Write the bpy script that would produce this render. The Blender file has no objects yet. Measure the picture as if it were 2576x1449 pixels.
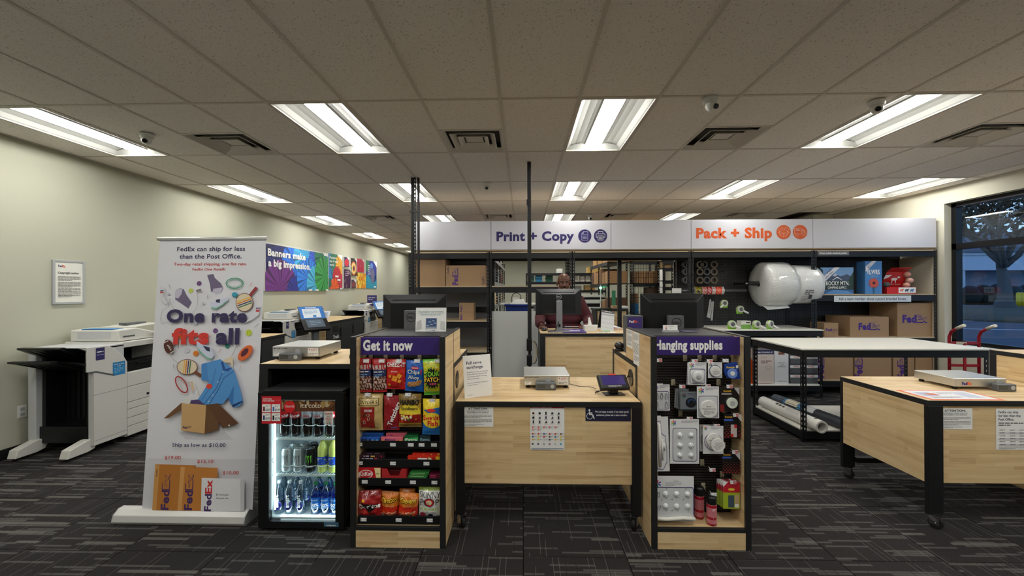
import bpy, math, random
from mathutils import Vector, Matrix, noise
from math import sin, cos, pi, radians as R
random.seed(7)
SC = bpy.context.scene
COL = SC.collection
# ---------------------------------------------------------------- camera
F_PX, YAW, PIT, ROLL = 1032.06, R(1.47), R(.15), R(.168)
EYE = 1.585
CEIL = 3.048
fw = Vector((-sin(YAW)*cos(PIT), cos(YAW)*cos(PIT), sin(PIT)))
rt = Vector((cos(YAW), sin(YAW), 0)); up = rt.cross(fw)
r2 = rt*cos(ROLL) - up*sin(ROLL); u2 = rt*sin(ROLL) + up*cos(ROLL)
cd = bpy.data.cameras.new('camera'); cam = bpy.data.objects.new('camera', cd); COL.objects.link(cam)
cd.sensor_width = 36; cd.lens = F_PX/2576*36; cd.clip_start = .05; cd.clip_end = 300
M = Matrix((r2, u2, -fw)).transposed().to_4x4(); M.translation = (0, 0, EYE); cam.matrix_world = M
SC.camera = cam
# ---------------------------------------------------------------- sky, exposure
w = bpy.data.worlds.new('dusk_sky'); SC.world = w; w.use_nodes = True
wn = w.node_tree.nodes; wl = w.node_tree.links; wn.clear()
wo = wn.new('ShaderNodeOutputWorld'); wb = wn.new('ShaderNodeBackground'); wl.new(wb.outputs[0], wo.inputs[0])
wg = wn.new('ShaderNodeTexCoord'); ws = wn.new('ShaderNodeSeparateXYZ'); wr = wn.new('ShaderNodeValToRGB')
wl.new(wg.outputs['Generated'], ws.inputs[0]); wl.new(ws.outputs['Z'], wr.inputs[0]); wl.new(wr.outputs[0], wb.inputs[0])
wr.color_ramp.elements[0].position = 0; wr.color_ramp.elements[0].color = (.46, .66, 1, 1)
wr.color_ramp.elements[1].position = .6; wr.color_ramp.elements[1].color = (.16, .30, .72, 1)
wb.inputs[1].default_value = 1.2
SC.view_settings.view_transform = 'Standard'; SC.view_settings.look = 'None'
SC.view_settings.exposure = 0.42; SC.view_settings.gamma = 1; SC.view_settings.use_curve_mapping = False
LAMP = 29           # brightness of the troffer lenses
# ---------------------------------------------------------------- measuring helpers: photo pixel + real plane -> metres
def ray(px, py):
    a = (px-1288)/F_PX; b = (724.5-py)/F_PX
    return fw + r2*a + u2*b
def gX(px, py, x): r = ray(px, py)*(1/ray(px, py).x)*x; return Vector((r.x, r.y, r.z+EYE))
def gY(px, py, y): r = ray(px, py)*(1/ray(px, py).y)*y; return Vector((r.x, r.y, r.z+EYE))
def gZ(px, py, z): r = ray(px, py)*(1/ray(px, py).z)*(z-EYE); return Vector((r.x, r.y, r.z+EYE))
# ---------------------------------------------------------------- materials
def lin(c):
    if isinstance(c, str): c = tuple(int(c[i:i+2], 16) for i in (0, 2, 4))
    return tuple(((x/255)/12.92 if x <= 10 else (((x/255)+.055)/1.055)**2.4) for x in c[:3]) + (1,)
MATS = {}
def nt(m): m.use_nodes = True; return m.node_tree.nodes, m.node_tree.links
def mat(name, col=(200, 200, 200), rough=.5, metal=0, spec=.5, trans=0, emit=None, es=1, coat=0, alpha=1, bump=None, ior=1.45, vary=0):
    if name in MATS: return MATS[name]
    m = bpy.data.materials.new(name); MATS[name] = m; n, l = nt(m); b = n['Principled BSDF']
    b.inputs['Base Color'].default_value = lin(col); b.inputs['Roughness'].default_value = rough
    b.inputs['Metallic'].default_value = metal; b.inputs['Specular IOR Level'].default_value = spec
    b.inputs['Transmission Weight'].default_value = trans; b.inputs['IOR'].default_value = ior
    b.inputs['Coat Weight'].default_value = coat; b.inputs['Alpha'].default_value = alpha
    if emit: b.inputs['Emission Color'].default_value = lin(emit); b.inputs['Emission Strength'].default_value = es
    if vary or bump:
        tc = n.new('ShaderNodeTexCoord'); nz = n.new('ShaderNodeTexNoise'); nz.inputs['Scale'].default_value = bump[0] if bump else 30
        l.new(tc.outputs['Object'], nz.inputs['Vector']); nz.inputs['Detail'].default_value = 3
        if bump:
            bp = n.new('ShaderNodeBump'); bp.inputs['Strength'].default_value = bump[1]; bp.inputs['Distance'].default_value = bump[2] if len(bump) > 2 else .002
            l.new(nz.outputs[0], bp.inputs['Height']); l.new(bp.outputs[0], b.inputs['Normal'])
        if vary:
            mx = n.new('ShaderNodeMix'); mx.data_type = 'RGBA'; mx.inputs[6].default_value = lin(col); c2 = lin(col)
            mx.inputs[7].default_value = tuple(x*(1-vary) for x in c2[:3]) + (1,); l.new(nz.outputs[0], mx.inputs[0]); l.new(mx.outputs[2], b.inputs['Base Color'])
    return m
def attr_mat(name, rough, coat=0, bump=None, metal=0, spec=.5):
    m = bpy.data.materials.new(name); MATS[name] = m; n, l = nt(m); b = n['Principled BSDF']
    a = n.new('ShaderNodeVertexColor'); a.layer_name = 'ink'; l.new(a.outputs[0], b.inputs['Base Color'])
    b.inputs['Roughness'].default_value = rough; b.inputs['Coat Weight'].default_value = coat; b.inputs['Coat Roughness'].default_value = .15
    b.inputs['Metallic'].default_value = metal; b.inputs['Specular IOR Level'].default_value = spec
    if bump:
        tc = n.new('ShaderNodeTexCoord'); nz = n.new('ShaderNodeTexNoise'); nz.inputs['Scale'].default_value = bump[0]; nz.inputs['Detail'].default_value = 4
        bp = n.new('ShaderNodeBump'); bp.inputs['Strength'].default_value = bump[1]; bp.inputs['Distance'].default_value = bump[2]
        l.new(tc.outputs['Object'], nz.inputs['Vector']); l.new(nz.outputs[0], bp.inputs['Height']); l.new(bp.outputs[0], b.inputs['Normal'])
    return m
PRINT = attr_mat('print', .55); FOIL = attr_mat('foil', .3, .6, (28, .55, .012)); GLOSSPRINT = attr_mat('gloss_print', .25, .4)
def math_node(n, l, op, a, b=None, c=None):
    x = n.new('ShaderNodeMath'); x.operation = op
    for i, v in enumerate((a, b, c)):
        if v is None: continue
        if isinstance(v, (int, float)): x.inputs[i].default_value = v
        else: l.new(v, x.inputs[i])
    return x.outputs[0]
def wood_mat(name, tone=1.0):
    m = bpy.data.materials.new(name); MATS[name] = m; n, l = nt(m); b = n['Principled BSDF']
    uv = n.new('ShaderNodeUVMap'); oi = n.new('ShaderNodeObjectInfo')
    va = n.new('ShaderNodeVectorMath'); va.operation = 'ADD'; l.new(uv.outputs[0], va.inputs[0])
    cb = n.new('ShaderNodeCombineXYZ'); l.new(math_node(n, l, 'MULTIPLY', oi.outputs['Random'], 7.3), cb.inputs[0]); l.new(math_node(n, l, 'MULTIPLY', oi.outputs['Random'], 3.1), cb.inputs[1]); l.new(cb.outputs[0], va.inputs[1])
    fac = None
    for (w_, h_, off, fr) in ((.46, .026, .37, 2), (.31, .052, .61, 3)):
        br = n.new('ShaderNodeTexBrick'); br.inputs['Scale'].default_value = 1; br.inputs['Brick Width'].default_value = w_; br.inputs['Row Height'].default_value = h_
        br.inputs['Mortar Size'].default_value = 0; br.inputs['Color1'].default_value = (0, 0, 0, 1); br.inputs['Color2'].default_value = (1, 1, 1, 1); br.offset = off; br.offset_frequency = fr; br.squash = 1.3; br.squash_frequency = 3
        l.new(va.outputs[0], br.inputs[0])
        fac = br.outputs[0] if fac is None else math_node(n, l, 'ADD', math_node(n, l, 'MULTIPLY', fac, .6), math_node(n, l, 'MULTIPLY', br.outputs[0], .4))
    mp = n.new('ShaderNodeMapping'); mp.inputs['Scale'].default_value = (5, 120, 1); l.new(va.outputs[0], mp.inputs[0])
    nz = n.new('ShaderNodeTexNoise'); nz.inputs['Scale'].default_value = 1; nz.inputs['Detail'].default_value = 4; l.new(mp.outputs[0], nz.inputs[0])
    mp2 = n.new('ShaderNodeMapping'); mp2.inputs['Scale'].default_value = (2.2, 50, 1); l.new(va.outputs[0], mp2.inputs[0])
    nz2 = n.new('ShaderNodeTexNoise'); nz2.inputs['Scale'].default_value = 1; nz2.inputs['Detail'].default_value = 2; l.new(mp2.outputs[0], nz2.inputs[0])
    t = math_node(n, l, 'ADD', math_node(n, l, 'MULTIPLY', fac, .36), math_node(n, l, 'MULTIPLY', nz.outputs[0], .34))
    t = math_node(n, l, 'ADD', t, math_node(n, l, 'MULTIPLY', nz2.outputs[0], .4))
    cr = n.new('ShaderNodeValToRGB'); l.new(t, cr.inputs[0]); e = cr.color_ramp.elements
    c1 = [x*tone for x in (164, 124, 80)]; c2 = [x*tone for x in (213, 184, 138)]; c3 = [x*tone for x in (232, 208, 164)]
    e[0].position = .22; e[0].color = lin(c1); e[1].position = .85; e[1].color = lin(c3); k = e.new(.5); k.color = lin(c2)
    l.new(cr.outputs[0], b.inputs['Base Color']); b.inputs['Roughness'].default_value = .42
    return m
WOOD = wood_mat('butcher_block')
BLACK = mat('black_laminate', (30, 31, 33), .5); BMETAL = mat('black_metal', (22, 23, 26), .42); DARK = mat('dark_plastic', (20, 21, 23), .35)
WHITE = mat('white_plastic', (222, 222, 218), .4); WPAINT = mat('white_melamine', (226, 224, 214), .35); STEEL = mat('brushed_steel', (208, 208, 204), .36, .9)
CHROME = mat('chrome', (200, 200, 205), .12, 1); GREY = mat('grey_plastic', (92, 95, 98), .4); LGREY = mat('light_grey', (170, 172, 172), .5)
CARD = mat('cardboard', (172, 140, 106), .8, vary=.12); CARDD = mat('cardboard_inside', (142, 107, 72), .85); PAPER = mat('paper', (232, 232, 228), .7)
RUBBER = mat('rubber', (18, 18, 18), .7); PURPLE = mat('purple_panel', (55, 36, 110), .45); BEIGE = mat('beige_plastic', (196, 186, 158), .5)
SILVER = mat('silver_plastic', (150, 152, 156), .35, .6); SLAB = mat('wood_shelf_edge', (190, 170, 140), .6)
def thin_glass(name, tint=(235, 245, 245), f0=.05):
    m = bpy.data.materials.new(name); MATS[name] = m; n, l = nt(m); n.remove(n['Principled BSDF']); o = n['Material Output']
    t = n.new('ShaderNodeBsdfTransparent'); t.inputs[0].default_value = lin(tint); g = n.new('ShaderNodeBsdfGlossy'); g.inputs['Roughness'].default_value = .02
    fr = n.new('ShaderNodeLayerWeight'); fr.inputs[0].default_value = .5; mx = n.new('ShaderNodeMixShader')
    l.new(math_node(n, l, 'ADD', math_node(n, l, 'MULTIPLY', math_node(n, l, 'POWER', fr.outputs['Facing'], 5), .9), f0), mx.inputs[0]); l.new(t.outputs[0], mx.inputs[1]); l.new(g.outputs[0], mx.inputs[2]); l.new(mx.outputs[0], o.inputs[0])
    return m
GLASS = thin_glass('window_glass'); DGLASS = thin_glass('door_glass', (246, 250, 250), .035); FILM = thin_glass('clear_blister', (225, 228, 230), .1)
PET = thin_glass('clear_bottle', (196, 212, 224), .12)
# ---------------------------------------------------------------- mesh builder
class MB:
    def __init__(s): s.v = []; s.f = []; s.m = []; s.uv = []; s.c = []; s.sm = []; s.ci = (1, 1, 1, 1); s.mi = 0
    def face(s, idx, uvs=None, col=None, smooth=False):
        s.f.append(idx); s.m.append(s.mi); s.uv.append(uvs or [(0, 0)]*len(idx)); s.c.append(col or s.ci); s.sm.append(smooth)
    def pt(s, p): s.v.append(Vector(p)); return len(s.v)-1
    def quad(s, a, b, c, d, uv=None):
        i = [s.pt(p) for p in (a, b, c, d)]; s.face(i, uv)
    def box(s, x0, x1, y0, y1, z0, z1, swap=False):
        if x0 > x1: x0, x1 = x1, x0
        if y0 > y1: y0, y1 = y1, y0
        if z0 > z1: z0, z1 = z1, z0
        b = len(s.v); s.v += [Vector(p) for p in ((x0, y0, z0), (x1, y0, z0), (x1, y1, z0), (x0, y1, z0), (x0, y0, z1), (x1, y0, z1), (x1, y1, z1), (x0, y1, z1))]
        for q, ax in (((0, 1, 5, 4), 'xz'), ((1, 2, 6, 5), 'yz'), ((2, 3, 7, 6), 'xz'), ((3, 0, 4, 7), 'yz'), ((4, 5, 6, 7), 'xy'), ((3, 2, 1, 0), 'xy')):
            uv = []
            for k in q:
                p = s.v[b+k]; u_ = p.x if ax[0] == 'x' else p.y; v_ = p.z if ax[1] == 'z' else p.y
                uv.append((v_, u_) if swap else (u_, v_))
            s.face([b+k for k in q], uv)
        return s
    def hexa(s, pts):   # 8 free corners, same order as box
        b = len(s.v); s.v += [Vector(p) for p in pts]
        for q in ((0, 1, 5, 4), (1, 2, 6, 5), (2, 3, 7, 6), (3, 0, 4, 7), (4, 5, 6, 7), (3, 2, 1, 0)):
            P_ = [s.v[b+k] for k in q]; e = (P_[1]-P_[0]); L = e.length or 1; e = e/L; g = (P_[3]-P_[0])
            s.face([b+k for k in q], [((p-P_[0]).dot(e), ((p-P_[0])-e*(p-P_[0]).dot(e)).length) for p in P_])
        return s
    def cyl(s, p0, p1, r0, r1=None, n=16, caps=True, smooth=True):
        p0 = Vector(p0); p1 = Vector(p1); r1 = r0 if r1 is None else r1; d = (p1-p0).normalized()
        a = d.orthogonal().normalized(); c = d.cross(a); b = len(s.v)
        for p, r in ((p0, r0), (p1, r1)):
            for k in range(n): t = 2*pi*k/n; s.v.append(p + (a*cos(t)+c*sin(t))*r)
        for k in range(n): q = (k+1) % n; s.face([b+k, b+q, b+n+q, b+n+k], smooth=smooth)
        if caps: s.face([b+k for k in range(n)][::-1]); s.face([b+n+k for k in range(n)])
        return s
    def tube(s, pts, r, n=8, close=False):
        pts = [Vector(p) for p in pts]; b = len(s.v); N = len(pts); rr = r if isinstance(r, (list, tuple)) else [r]*N; a = None
        for i, p in enumerate(pts):
            d = (pts[min(i+1, N-1)]-pts[max(i-1, 0)]).normalized()
            a = d.orthogonal().normalized() if a is None else (a-d*a.dot(d)).normalized()
            c = d.cross(a)
            for k in range(n): t = 2*pi*k/n; s.v.append(p+(a*cos(t)+c*sin(t))*rr[i])
        for i in range(N-1):
            for k in range(n): q = (k+1) % n; s.face([b+i*n+k, b+i*n+q, b+(i+1)*n+q, b+(i+1)*n+k], smooth=True)
        s.face([b+k for k in range(n)][::-1]); s.face([b+(N-1)*n+k for k in range(n)])
        return s
    def lathe(s, prof, o=(0, 0, 0), n=20, cols=None, caps=True):
        o = Vector(o); b = len(s.v)
        for r, z in prof:
            for k in range(n): t = 2*pi*k/n; s.v.append(o+Vector((r*cos(t), r*sin(t), z)))
        for i in range(len(prof)-1):
            for k in range(n): q = (k+1) % n; s.face([b+i*n+k, b+i*n+q, b+(i+1)*n+q, b+(i+1)*n+k], smooth=True, col=cols[i] if cols else None)
        if caps: s.face([b+k for k in range(n)][::-1]); s.face([b+(len(prof)-1)*n+k for k in range(n)])
        return s
    def ball(s, o, rx, ry=None, rz=None, n=14, m=8):
        ry = ry or rx; rz = rz or rx; o = Vector(o); b = len(s.v)
        s.v.append(o+Vector((0, 0, -rz)))
        for i in range(1, m):
            f = -pi/2+pi*i/m
            for k in range(n): t = 2*pi*k/n; s.v.append(o+Vector((rx*cos(f)*cos(t), ry*cos(f)*sin(t), rz*sin(f))))
        s.v.append(o+Vector((0, 0, rz))); e = len(s.v)-1
        for k in range(n):
            q = (k+1) % n; s.face([b, b+1+q, b+1+k], smooth=True); s.face([e, b+1+(m-2)*n+k, b+1+(m-2)*n+q], smooth=True)
            for i in range(m-2): s.face([b+1+i*n+k, b+1+i*n+q, b+1+(i+1)*n+q, b+1+(i+1)*n+k], smooth=True)
        return s
    def prism(s, pts, d):   # polygon (3-D points) extruded by vector d
        b = len(s.v); n = len(pts); d = Vector(d); s.v += [Vector(p) for p in pts] + [Vector(p)+d for p in pts]
        s.face(list(range(b, b+n))[::-1]); s.face(list(range(b+n, b+2*n)))
        for k in range(n): q = (k+1) % n; s.face([b+k, b+q, b+n+q, b+n+k])
        return s
    def xf(s, Mx): s.v = [Mx @ p for p in s.v]; return s
    def rot(s, ang, axis='Z', o=(0, 0, 0)): o = Vector(o); return s.xf(Matrix.Translation(o) @ Matrix.Rotation(ang, 4, axis) @ Matrix.Translation(-o))
    def join(s, o):
        b = len(s.v); s.v += o.v; s.f += [[k+b for k in f] for f in o.f]; s.m += o.m; s.uv += o.uv; s.c += o.c; s.sm += o.sm; return s
    def mesh(s, name, mats):
        me = bpy.data.meshes.new(name); me.from_pydata([tuple(p) for p in s.v], [], s.f)
        for m_ in (mats if isinstance(mats, (list, tuple)) else [mats]): me.materials.append(m_)
        me.polygons.foreach_set('material_index', s.m); me.polygons.foreach_set('use_smooth', s.sm)
        ul = me.uv_layers.new(name='uv'); ul.data.foreach_set('uv', [x for f in s.uv for t in f for x in t])
        ca = me.color_attributes.new('ink', 'FLOAT_COLOR', 'CORNER'); ca.data.foreach_set('color', [x for f, c in zip(s.f, s.c) for _ in f for x in c])
        me.update(); return me
def link(o, parent=None, label=None, cat=None, group=None, kind=None):
    COL.objects.link(o)
    if parent is not None: o.parent = parent
    if label: o['label'] = label
    if cat: o['category'] = cat
    if group: o['group'] = group
    if kind: o['kind'] = kind
    return o
def P(name, mb, mats, parent=None, bev=0, label=None, cat=None, group=None, kind=None, loc=None, rot=None):
    me = mb if isinstance(mb, bpy.types.Mesh) else mb.mesh(name, mats)
    o = bpy.data.objects.new(name, me)
    if loc is not None: o.location = loc
    if rot is not None: o.rotation_euler = rot
    if bev:
        b = o.modifiers.new('bevel', 'BEVEL'); b.width = bev; b.segments = 2; b.limit_method = 'ANGLE'; b.harden_normals = False
    return link(o, parent, label, cat, group, kind)
def T(name, label, cat, loc=(0, 0, 0), rz=0, group=None, rot=None):
    o = bpy.data.objects.new(name, None); o.location = loc; o.rotation_euler = rot or (0, 0, rz); o.empty_display_size = .05
    return link(o, None, label, cat, group)
def BX(*a, **k): return MB().box(*a, **k)
def kids(o): return [c for c in bpy.data.objects if c.parent == o]
def copy_tree(o, parent=None, label=None, loc=None, tree=None):
    c = o.copy(); COL.objects.link(c)
    if parent is not None: c.parent = parent
    if label: c['label'] = label
    if loc is not None: c.location = loc
    for ch in kids(o): copy_tree(ch, c)
    return c
# ---------------------------------------------------------------- flat print (lettering, logos, graphics) as thin inlaid geometry
_tc = {}
def glyphs(s, off):
    k = (s, off)
    if k in _tc: return _tc[k]
    cu = bpy.data.curves.new('t', 'FONT'); cu.body = s; cu.offset = off*.62; cu.space_character = 1+off*1.1; cu.resolution_u = 3; cu.fill_mode = 'FRONT'
    ob = bpy.data.objects.new('t', cu); me = bpy.data.meshes.new_from_object(ob)
    vs = [(v.co.x, v.co.y) for v in me.vertices]; fs = [list(p.vertices) for p in me.polygons]
    bpy.data.objects.remove(ob); bpy.data.meshes.remove(me); bpy.data.curves.remove(cu)
    _tc[k] = (vs, fs); return _tc[k]
CAPH = None
class Art:
    def __init__(s, step=.00012, z0=.0004): s.polys = []; s.z = z0; s.step = step; s.clip = None
    def _clip(s, pts):
        if not s.clip: return pts
        x0, y0, x1, y1 = s.clip
        for ax, lim, sg in ((0, x0, 1), (0, x1, -1), (1, y0, 1), (1, y1, -1)):
            out = []
            for i in range(len(pts)):
                a, b = pts[i-1], pts[i]; ia = (a[ax]-lim)*sg >= 0; ib = (b[ax]-lim)*sg >= 0
                if ia != ib:
                    t = (lim-a[ax])/(b[ax]-a[ax]); out.append((a[0]+(b[0]-a[0])*t, a[1]+(b[1]-a[1])*t))
                if ib: out.append(b)
            pts = out
            if len(pts) < 3: return []
        return pts
    def lay(s): s.z += s.step
    def poly(s, pts, c, lay=True):
        if lay: s.lay()
        pts = s._clip([tuple(p) for p in pts])
        if len(pts) < 3: return s
        ar = sum(pts[i-1][0]*pts[i][1]-pts[i][0]*pts[i-1][1] for i in range(len(pts)))
        if ar < 0: pts = pts[::-1]
        s.polys.append((pts, s.z, lin(c), None)); return s
    def rect(s, x0, y0, x1, y1, c, lay=True): return s.poly([(x0, y0), (x1, y0), (x1, y1), (x0, y1)], c, lay)
    def ell(s, x, y, rx, ry, c, a=0, n=24, lay=True, t0=0, t1=2*pi):
        p = []
        for k in range(n + (0 if t1-t0 > 6.28 else 1)):
            t = t0+(t1-t0)*k/n; u_, v_ = rx*cos(t), ry*sin(t); p.append((x+u_*cos(a)-v_*sin(a), y+u_*sin(a)+v_*cos(a)))
        if t1-t0 < 6.28: p.append((x, y))
        return s.poly(p, c, lay)
    def line(s, pts, w_, c):
        s.lay()
        for (x0, y0), (x1, y1) in zip(pts, pts[1:]):
            L = math.hypot(x1-x0, y1-y0) or 1; nx, ny = -(y1-y0)/L*w_/2, (x1-x0)/L*w_/2; ex, ey = (x1-x0)/L*w_*.2, (y1-y0)/L*w_*.2
            s.poly([(x0+nx-ex, y0+ny-ey), (x1+nx+ex, y1+ny+ey), (x1-nx+ex, y1-ny+ey), (x0-nx-ex, y0-ny-ey)], c, False)
        return s
    def ring(s, x, y, rx, ry, w_, c, a=0, n=28):
        pts = []
        for k in range(n+1):
            t = 2*pi*k/n; u_, v_ = rx*cos(t), ry*sin(t); pts.append((x+u_*cos(a)-v_*sin(a), y+u_*sin(a)+v_*cos(a)))
        return s.line(pts, w_, c)
    def text(s, t, x, y, c, h=None, w=None, bold=.02, al='l', rot=0, shear=0, box=False):
        vs, fs = glyphs(t, bold)
        if not vs: return s
        ch = max(v[1] for v in glyphs('H', bold)[0])
        x0 = min(v[0] for v in vs); x1 = max(v[0] for v in vs)
        sy = (h/ch) if h else None; sx = (w/(x1-x0)) if w else None
        if sy is None: sy = sx
        if sx is None: sx = sy*.98
        W = (x1-x0)*sx; ox = {'l': 0, 'c': -W/2, 'r': -W}[al]; s.lay()
        ca, sa = cos(rot), sin(rot); V = []
        for vx, vy in vs:
            a, b = (vx-x0)*sx+ox+vy*sy*shear, vy*sy; V.append((x+a*ca-b*sa, y+a*sa+b*ca))
        s.polys.append((V, s.z, lin(c), fs)); return s
    def para(s, x0, y1, x1, n, lh, c=(120, 120, 125), last=.6, fill=.42):   # copy too small to read: rows of word-like dashes
        s.lay(); rnd = random.Random(int((x0*991+y1*77)*1000) & 9999)
        for i in range(n):
            y = y1-i*lh; x = x0; xe = x1 if i < n-1 else x0+(x1-x0)*last
            while x < xe-1e-6:
                ww = min(lh*(.7+rnd.random()*2.2), xe-x)
                s.rect(x, y-lh*fill, x+ww, y, c, False); x += ww+lh*.38
        return s
    def mb(s, warp=None, cs=.009):
        b = MB()
        for V, z, c, fs in s.polys:
            if warp:      # follow the curved surface: cut every face into small cells
                keep = s.clip
                for f in (fs or [list(range(len(V)))]):
                    q = [V[k] for k in f]; i0, i1 = math.floor(min(p[0] for p in q)/cs), math.floor(max(p[0] for p in q)/cs); j0, j1 = math.floor(min(p[1] for p in q)/cs), math.floor(max(p[1] for p in q)/cs)
                    for i in range(i0, i1+1):
                        for j in range(j0, j1+1):
                            s.clip = (i*cs, j*cs, (i+1)*cs, (j+1)*cs); g = s._clip(q)
                            if len(g) > 2: b.face([b.pt((x, y, z+warp(x, y))) for x, y in g], col=c, smooth=True)
                s.clip = keep; continue
            o = len(b.v)
            for (x, y) in V: b.v.append(Vector((x, y, z)))
            for f in (fs or [list(range(len(V)))]): b.face([o+k for k in f], col=c)
        return b
    def put(s, name, parent, o, ux=(1, 0, 0), uy=(0, 0, 1), m=None, warp=None, **k):
        ux = Vector(ux).normalized(); uy = Vector(uy).normalized(); un = ux.cross(uy)
        Mx = Matrix((ux, uy, un)).transposed().to_4x4(); Mx.translation = o
        return P(name, s.mb(warp).xf(Mx), m or PRINT, parent, **k)
WH = (240, 240, 238); PUR = (70, 42, 134); NAVY = (38, 30, 84); ORG = (236, 92, 36); RED = (200, 40, 36); BLK = (25, 25, 28)
def ship_logo(a, x, y, h, on=CARD, c1=PUR, c2=None, rot=0, outline=True, bg=(168, 136, 102)):
    wd = h*1.75; cr, sr = cos(rot), sin(rot)
    a.text('Fed', x, y, c1, h=h, w=wd, bold=.08, rot=rot)
    X, Y_ = x+(wd+h*.04)*cr, y+(wd+h*.04)*sr; we = h*1.42
    if outline:
        a.text('Ex', X, Y_, c1, h=h, w=we, bold=.09, rot=rot); dx, dy = we*.035, h*.08
        a.text('Ex', X+dx*cr-dy*sr, Y_+dx*sr+dy*cr, bg, h=h*.84, w=we*.93, bold=.015, rot=rot)
    else: a.text('Ex', X, Y_, c2 or ORG, h=h, w=we, bold=.08, rot=rot)
# ================================================================ ROOM SHELL
XL, XR, YB, YF = -4.86, 6.18, 18.3, -4.0
GX0, GY0, TW, TL = .4407, 3.1536, .6096, 1.2192
def wall_paint(name, c, rough=.75): return mat(name, c, rough, spec=.25, bump=(180, .12, .001))
WALLC = wall_paint('wall_paint', (184, 184, 166)); WALLR = wall_paint('wall_paint_right', (200, 197, 180))  # WALLR: slightly lighter paint tone for the right wall and alcove
# carpet
cm = bpy.data.materials.new('carpet'); n, l = nt(cm); b = n['Principled BSDF']; b.inputs['Roughness'].default_value = .95; b.inputs['Specular IOR Level'].default_value = .1
gm = n.new('ShaderNodeNewGeometry'); sp = n.new('ShaderNodeSeparateXYZ'); l.new(gm.outputs['Position'], sp.inputs[0])
tx = math_node(n, l, 'FLOOR', math_node(n, l, 'DIVIDE', sp.outputs[0], .6096)); ty = math_node(n, l, 'FLOOR', math_node(n, l, 'DIVIDE', sp.outputs[1], .6096))
cbt = n.new('ShaderNodeCombineXYZ'); l.new(tx, cbt.inputs[0]); l.new(ty, cbt.inputs[1]); wt = n.new('ShaderNodeTexWhiteNoise'); wt.noise_dimensions = '2D'; l.new(cbt.outputs[0], wt.inputs[0])
off = math_node(n, l, 'MULTIPLY', wt.outputs[0], 37.0)
def streak(u_, v_, lu, lv, thr, wid):
    row = math_node(n, l, 'FLOOR', math_node(n, l, 'DIVIDE', v_, lv))
    c0 = n.new('ShaderNodeCombineXYZ'); l.new(row, c0.inputs[0]); l.new(off, c0.inputs[1]); w0 = n.new('ShaderNodeTexWhiteNoise'); w0.noise_dimensions = '2D'; l.new(c0.outputs[0], w0.inputs[0])
    cu = math_node(n, l, 'FLOOR', math_node(n, l, 'ADD', math_node(n, l, 'DIVIDE', u_, lu), math_node(n, l, 'MULTIPLY', w0.outputs[0], 5)))
    c1 = n.new('ShaderNodeCombineXYZ'); l.new(cu, c1.inputs[0]); l.new(row, c1.inputs[1]); l.new(off, c1.inputs[2]); w1 = n.new('ShaderNodeTexWhiteNoise'); w1.noise_dimensions = '3D'; l.new(c1.outputs[0], w1.inputs[0])
    on = math_node(n, l, 'GREATER_THAN', w1.outputs[0], thr)
    fr = math_node(n, l, 'FRACT', math_node(n, l, 'DIVIDE', v_, lv)); return math_node(n, l, 'MULTIPLY', on, math_node(n, l, 'LESS_THAN', fr, wid))
s1 = streak(sp.outputs[0], sp.outputs[1], .26, .019, .80, .85); s2 = streak(sp.outputs[1], sp.outputs[0], .30, .034, .72, .10); s3 = streak(sp.outputs[0], sp.outputs[1], .52, .05, .86, .5)
s4 = streak(sp.outputs[1], sp.outputs[0], .4, .06, .7, .07)
v = math_node(n, l, 'ADD', math_node(n, l, 'MULTIPLY', s1, .5), math_node(n, l, 'MULTIPLY', s2, .75)); v = math_node(n, l, 'MAXIMUM', v, math_node(n, l, 'MULTIPLY', s3, .8))
ng = n.new('ShaderNodeTexNoise'); ng.inputs['Scale'].default_value = 260; l.new(gm.outputs['Position'], ng.inputs[0])
v = math_node(n, l, 'SUBTRACT', v, math_node(n, l, 'MULTIPLY', s4, .6))
v = math_node(n, l, 'ADD', v, math_node(n, l, 'MULTIPLY', math_node(n, l, 'SUBTRACT', ng.outputs[0], .5), .9))
cr = n.new('ShaderNodeValToRGB'); l.new(v, cr.inputs[0]); e = cr.color_ramp.elements; e[0].position = -.0; e[0].color = lin((43, 41, 41)); e[1].position = 1; e[1].color = lin((100, 98, 94))
k = e.new(.5); k.color = lin((76, 75, 73)); l.new(cr.outputs[0], b.inputs['Base Color'])
bp = n.new('ShaderNodeBump'); bp.inputs['Strength'].default_value = .5; bp.inputs['Distance'].default_value = .003; l.new(ng.outputs[0], bp.inputs['Height']); l.new(bp.outputs[0], b.inputs['Normal'])
FY0, FY1 = 2, 16
fb = BX(XL-.15, XR+.15, YF-.15, YB+.15, -.12, -.012); fb.box(XL, XR, YF, FY0*.6096, -.012, 0); fb.box(XL, XR, FY1*.6096, YB, -.012, 0)
floor = P('floor', fb, cm, kind='structure')
def cell(x0, x1, y0, y1, z0, z1, g=.0012, c=.002):
    m_ = MB(); x0 += g; x1 -= g; y0 += g; y1 -= g; m_.box(x0, x1, y0, y1, z0, z1)
    for k in (4, 5, 6, 7): p = m_.v[k]; p.x += c if p.x < (x0+x1)/2 else -c; p.y += c if p.y < (y0+y1)/2 else -c
    return m_
ctile = cell(0, .6096, 0, .6096, -.012, 0).mesh('carpet_tile', cm)
for i in range(-8, 11):
    for j in range(FY0, FY1):
        x0, x1 = i*.6096, (i+1)*.6096
        if x0 < XL or x1 > XR:
            x0 = max(x0, XL); x1 = min(x1, XR)
            if x1-x0 > .02: P('carpet_tile', cell(x0, x1, j*.6096, (j+1)*.6096, -.012, 0), cm, floor)
        else: P('carpet_tile', ctile, None, floor, loc=(x0, j*.6096, 0))
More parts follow.
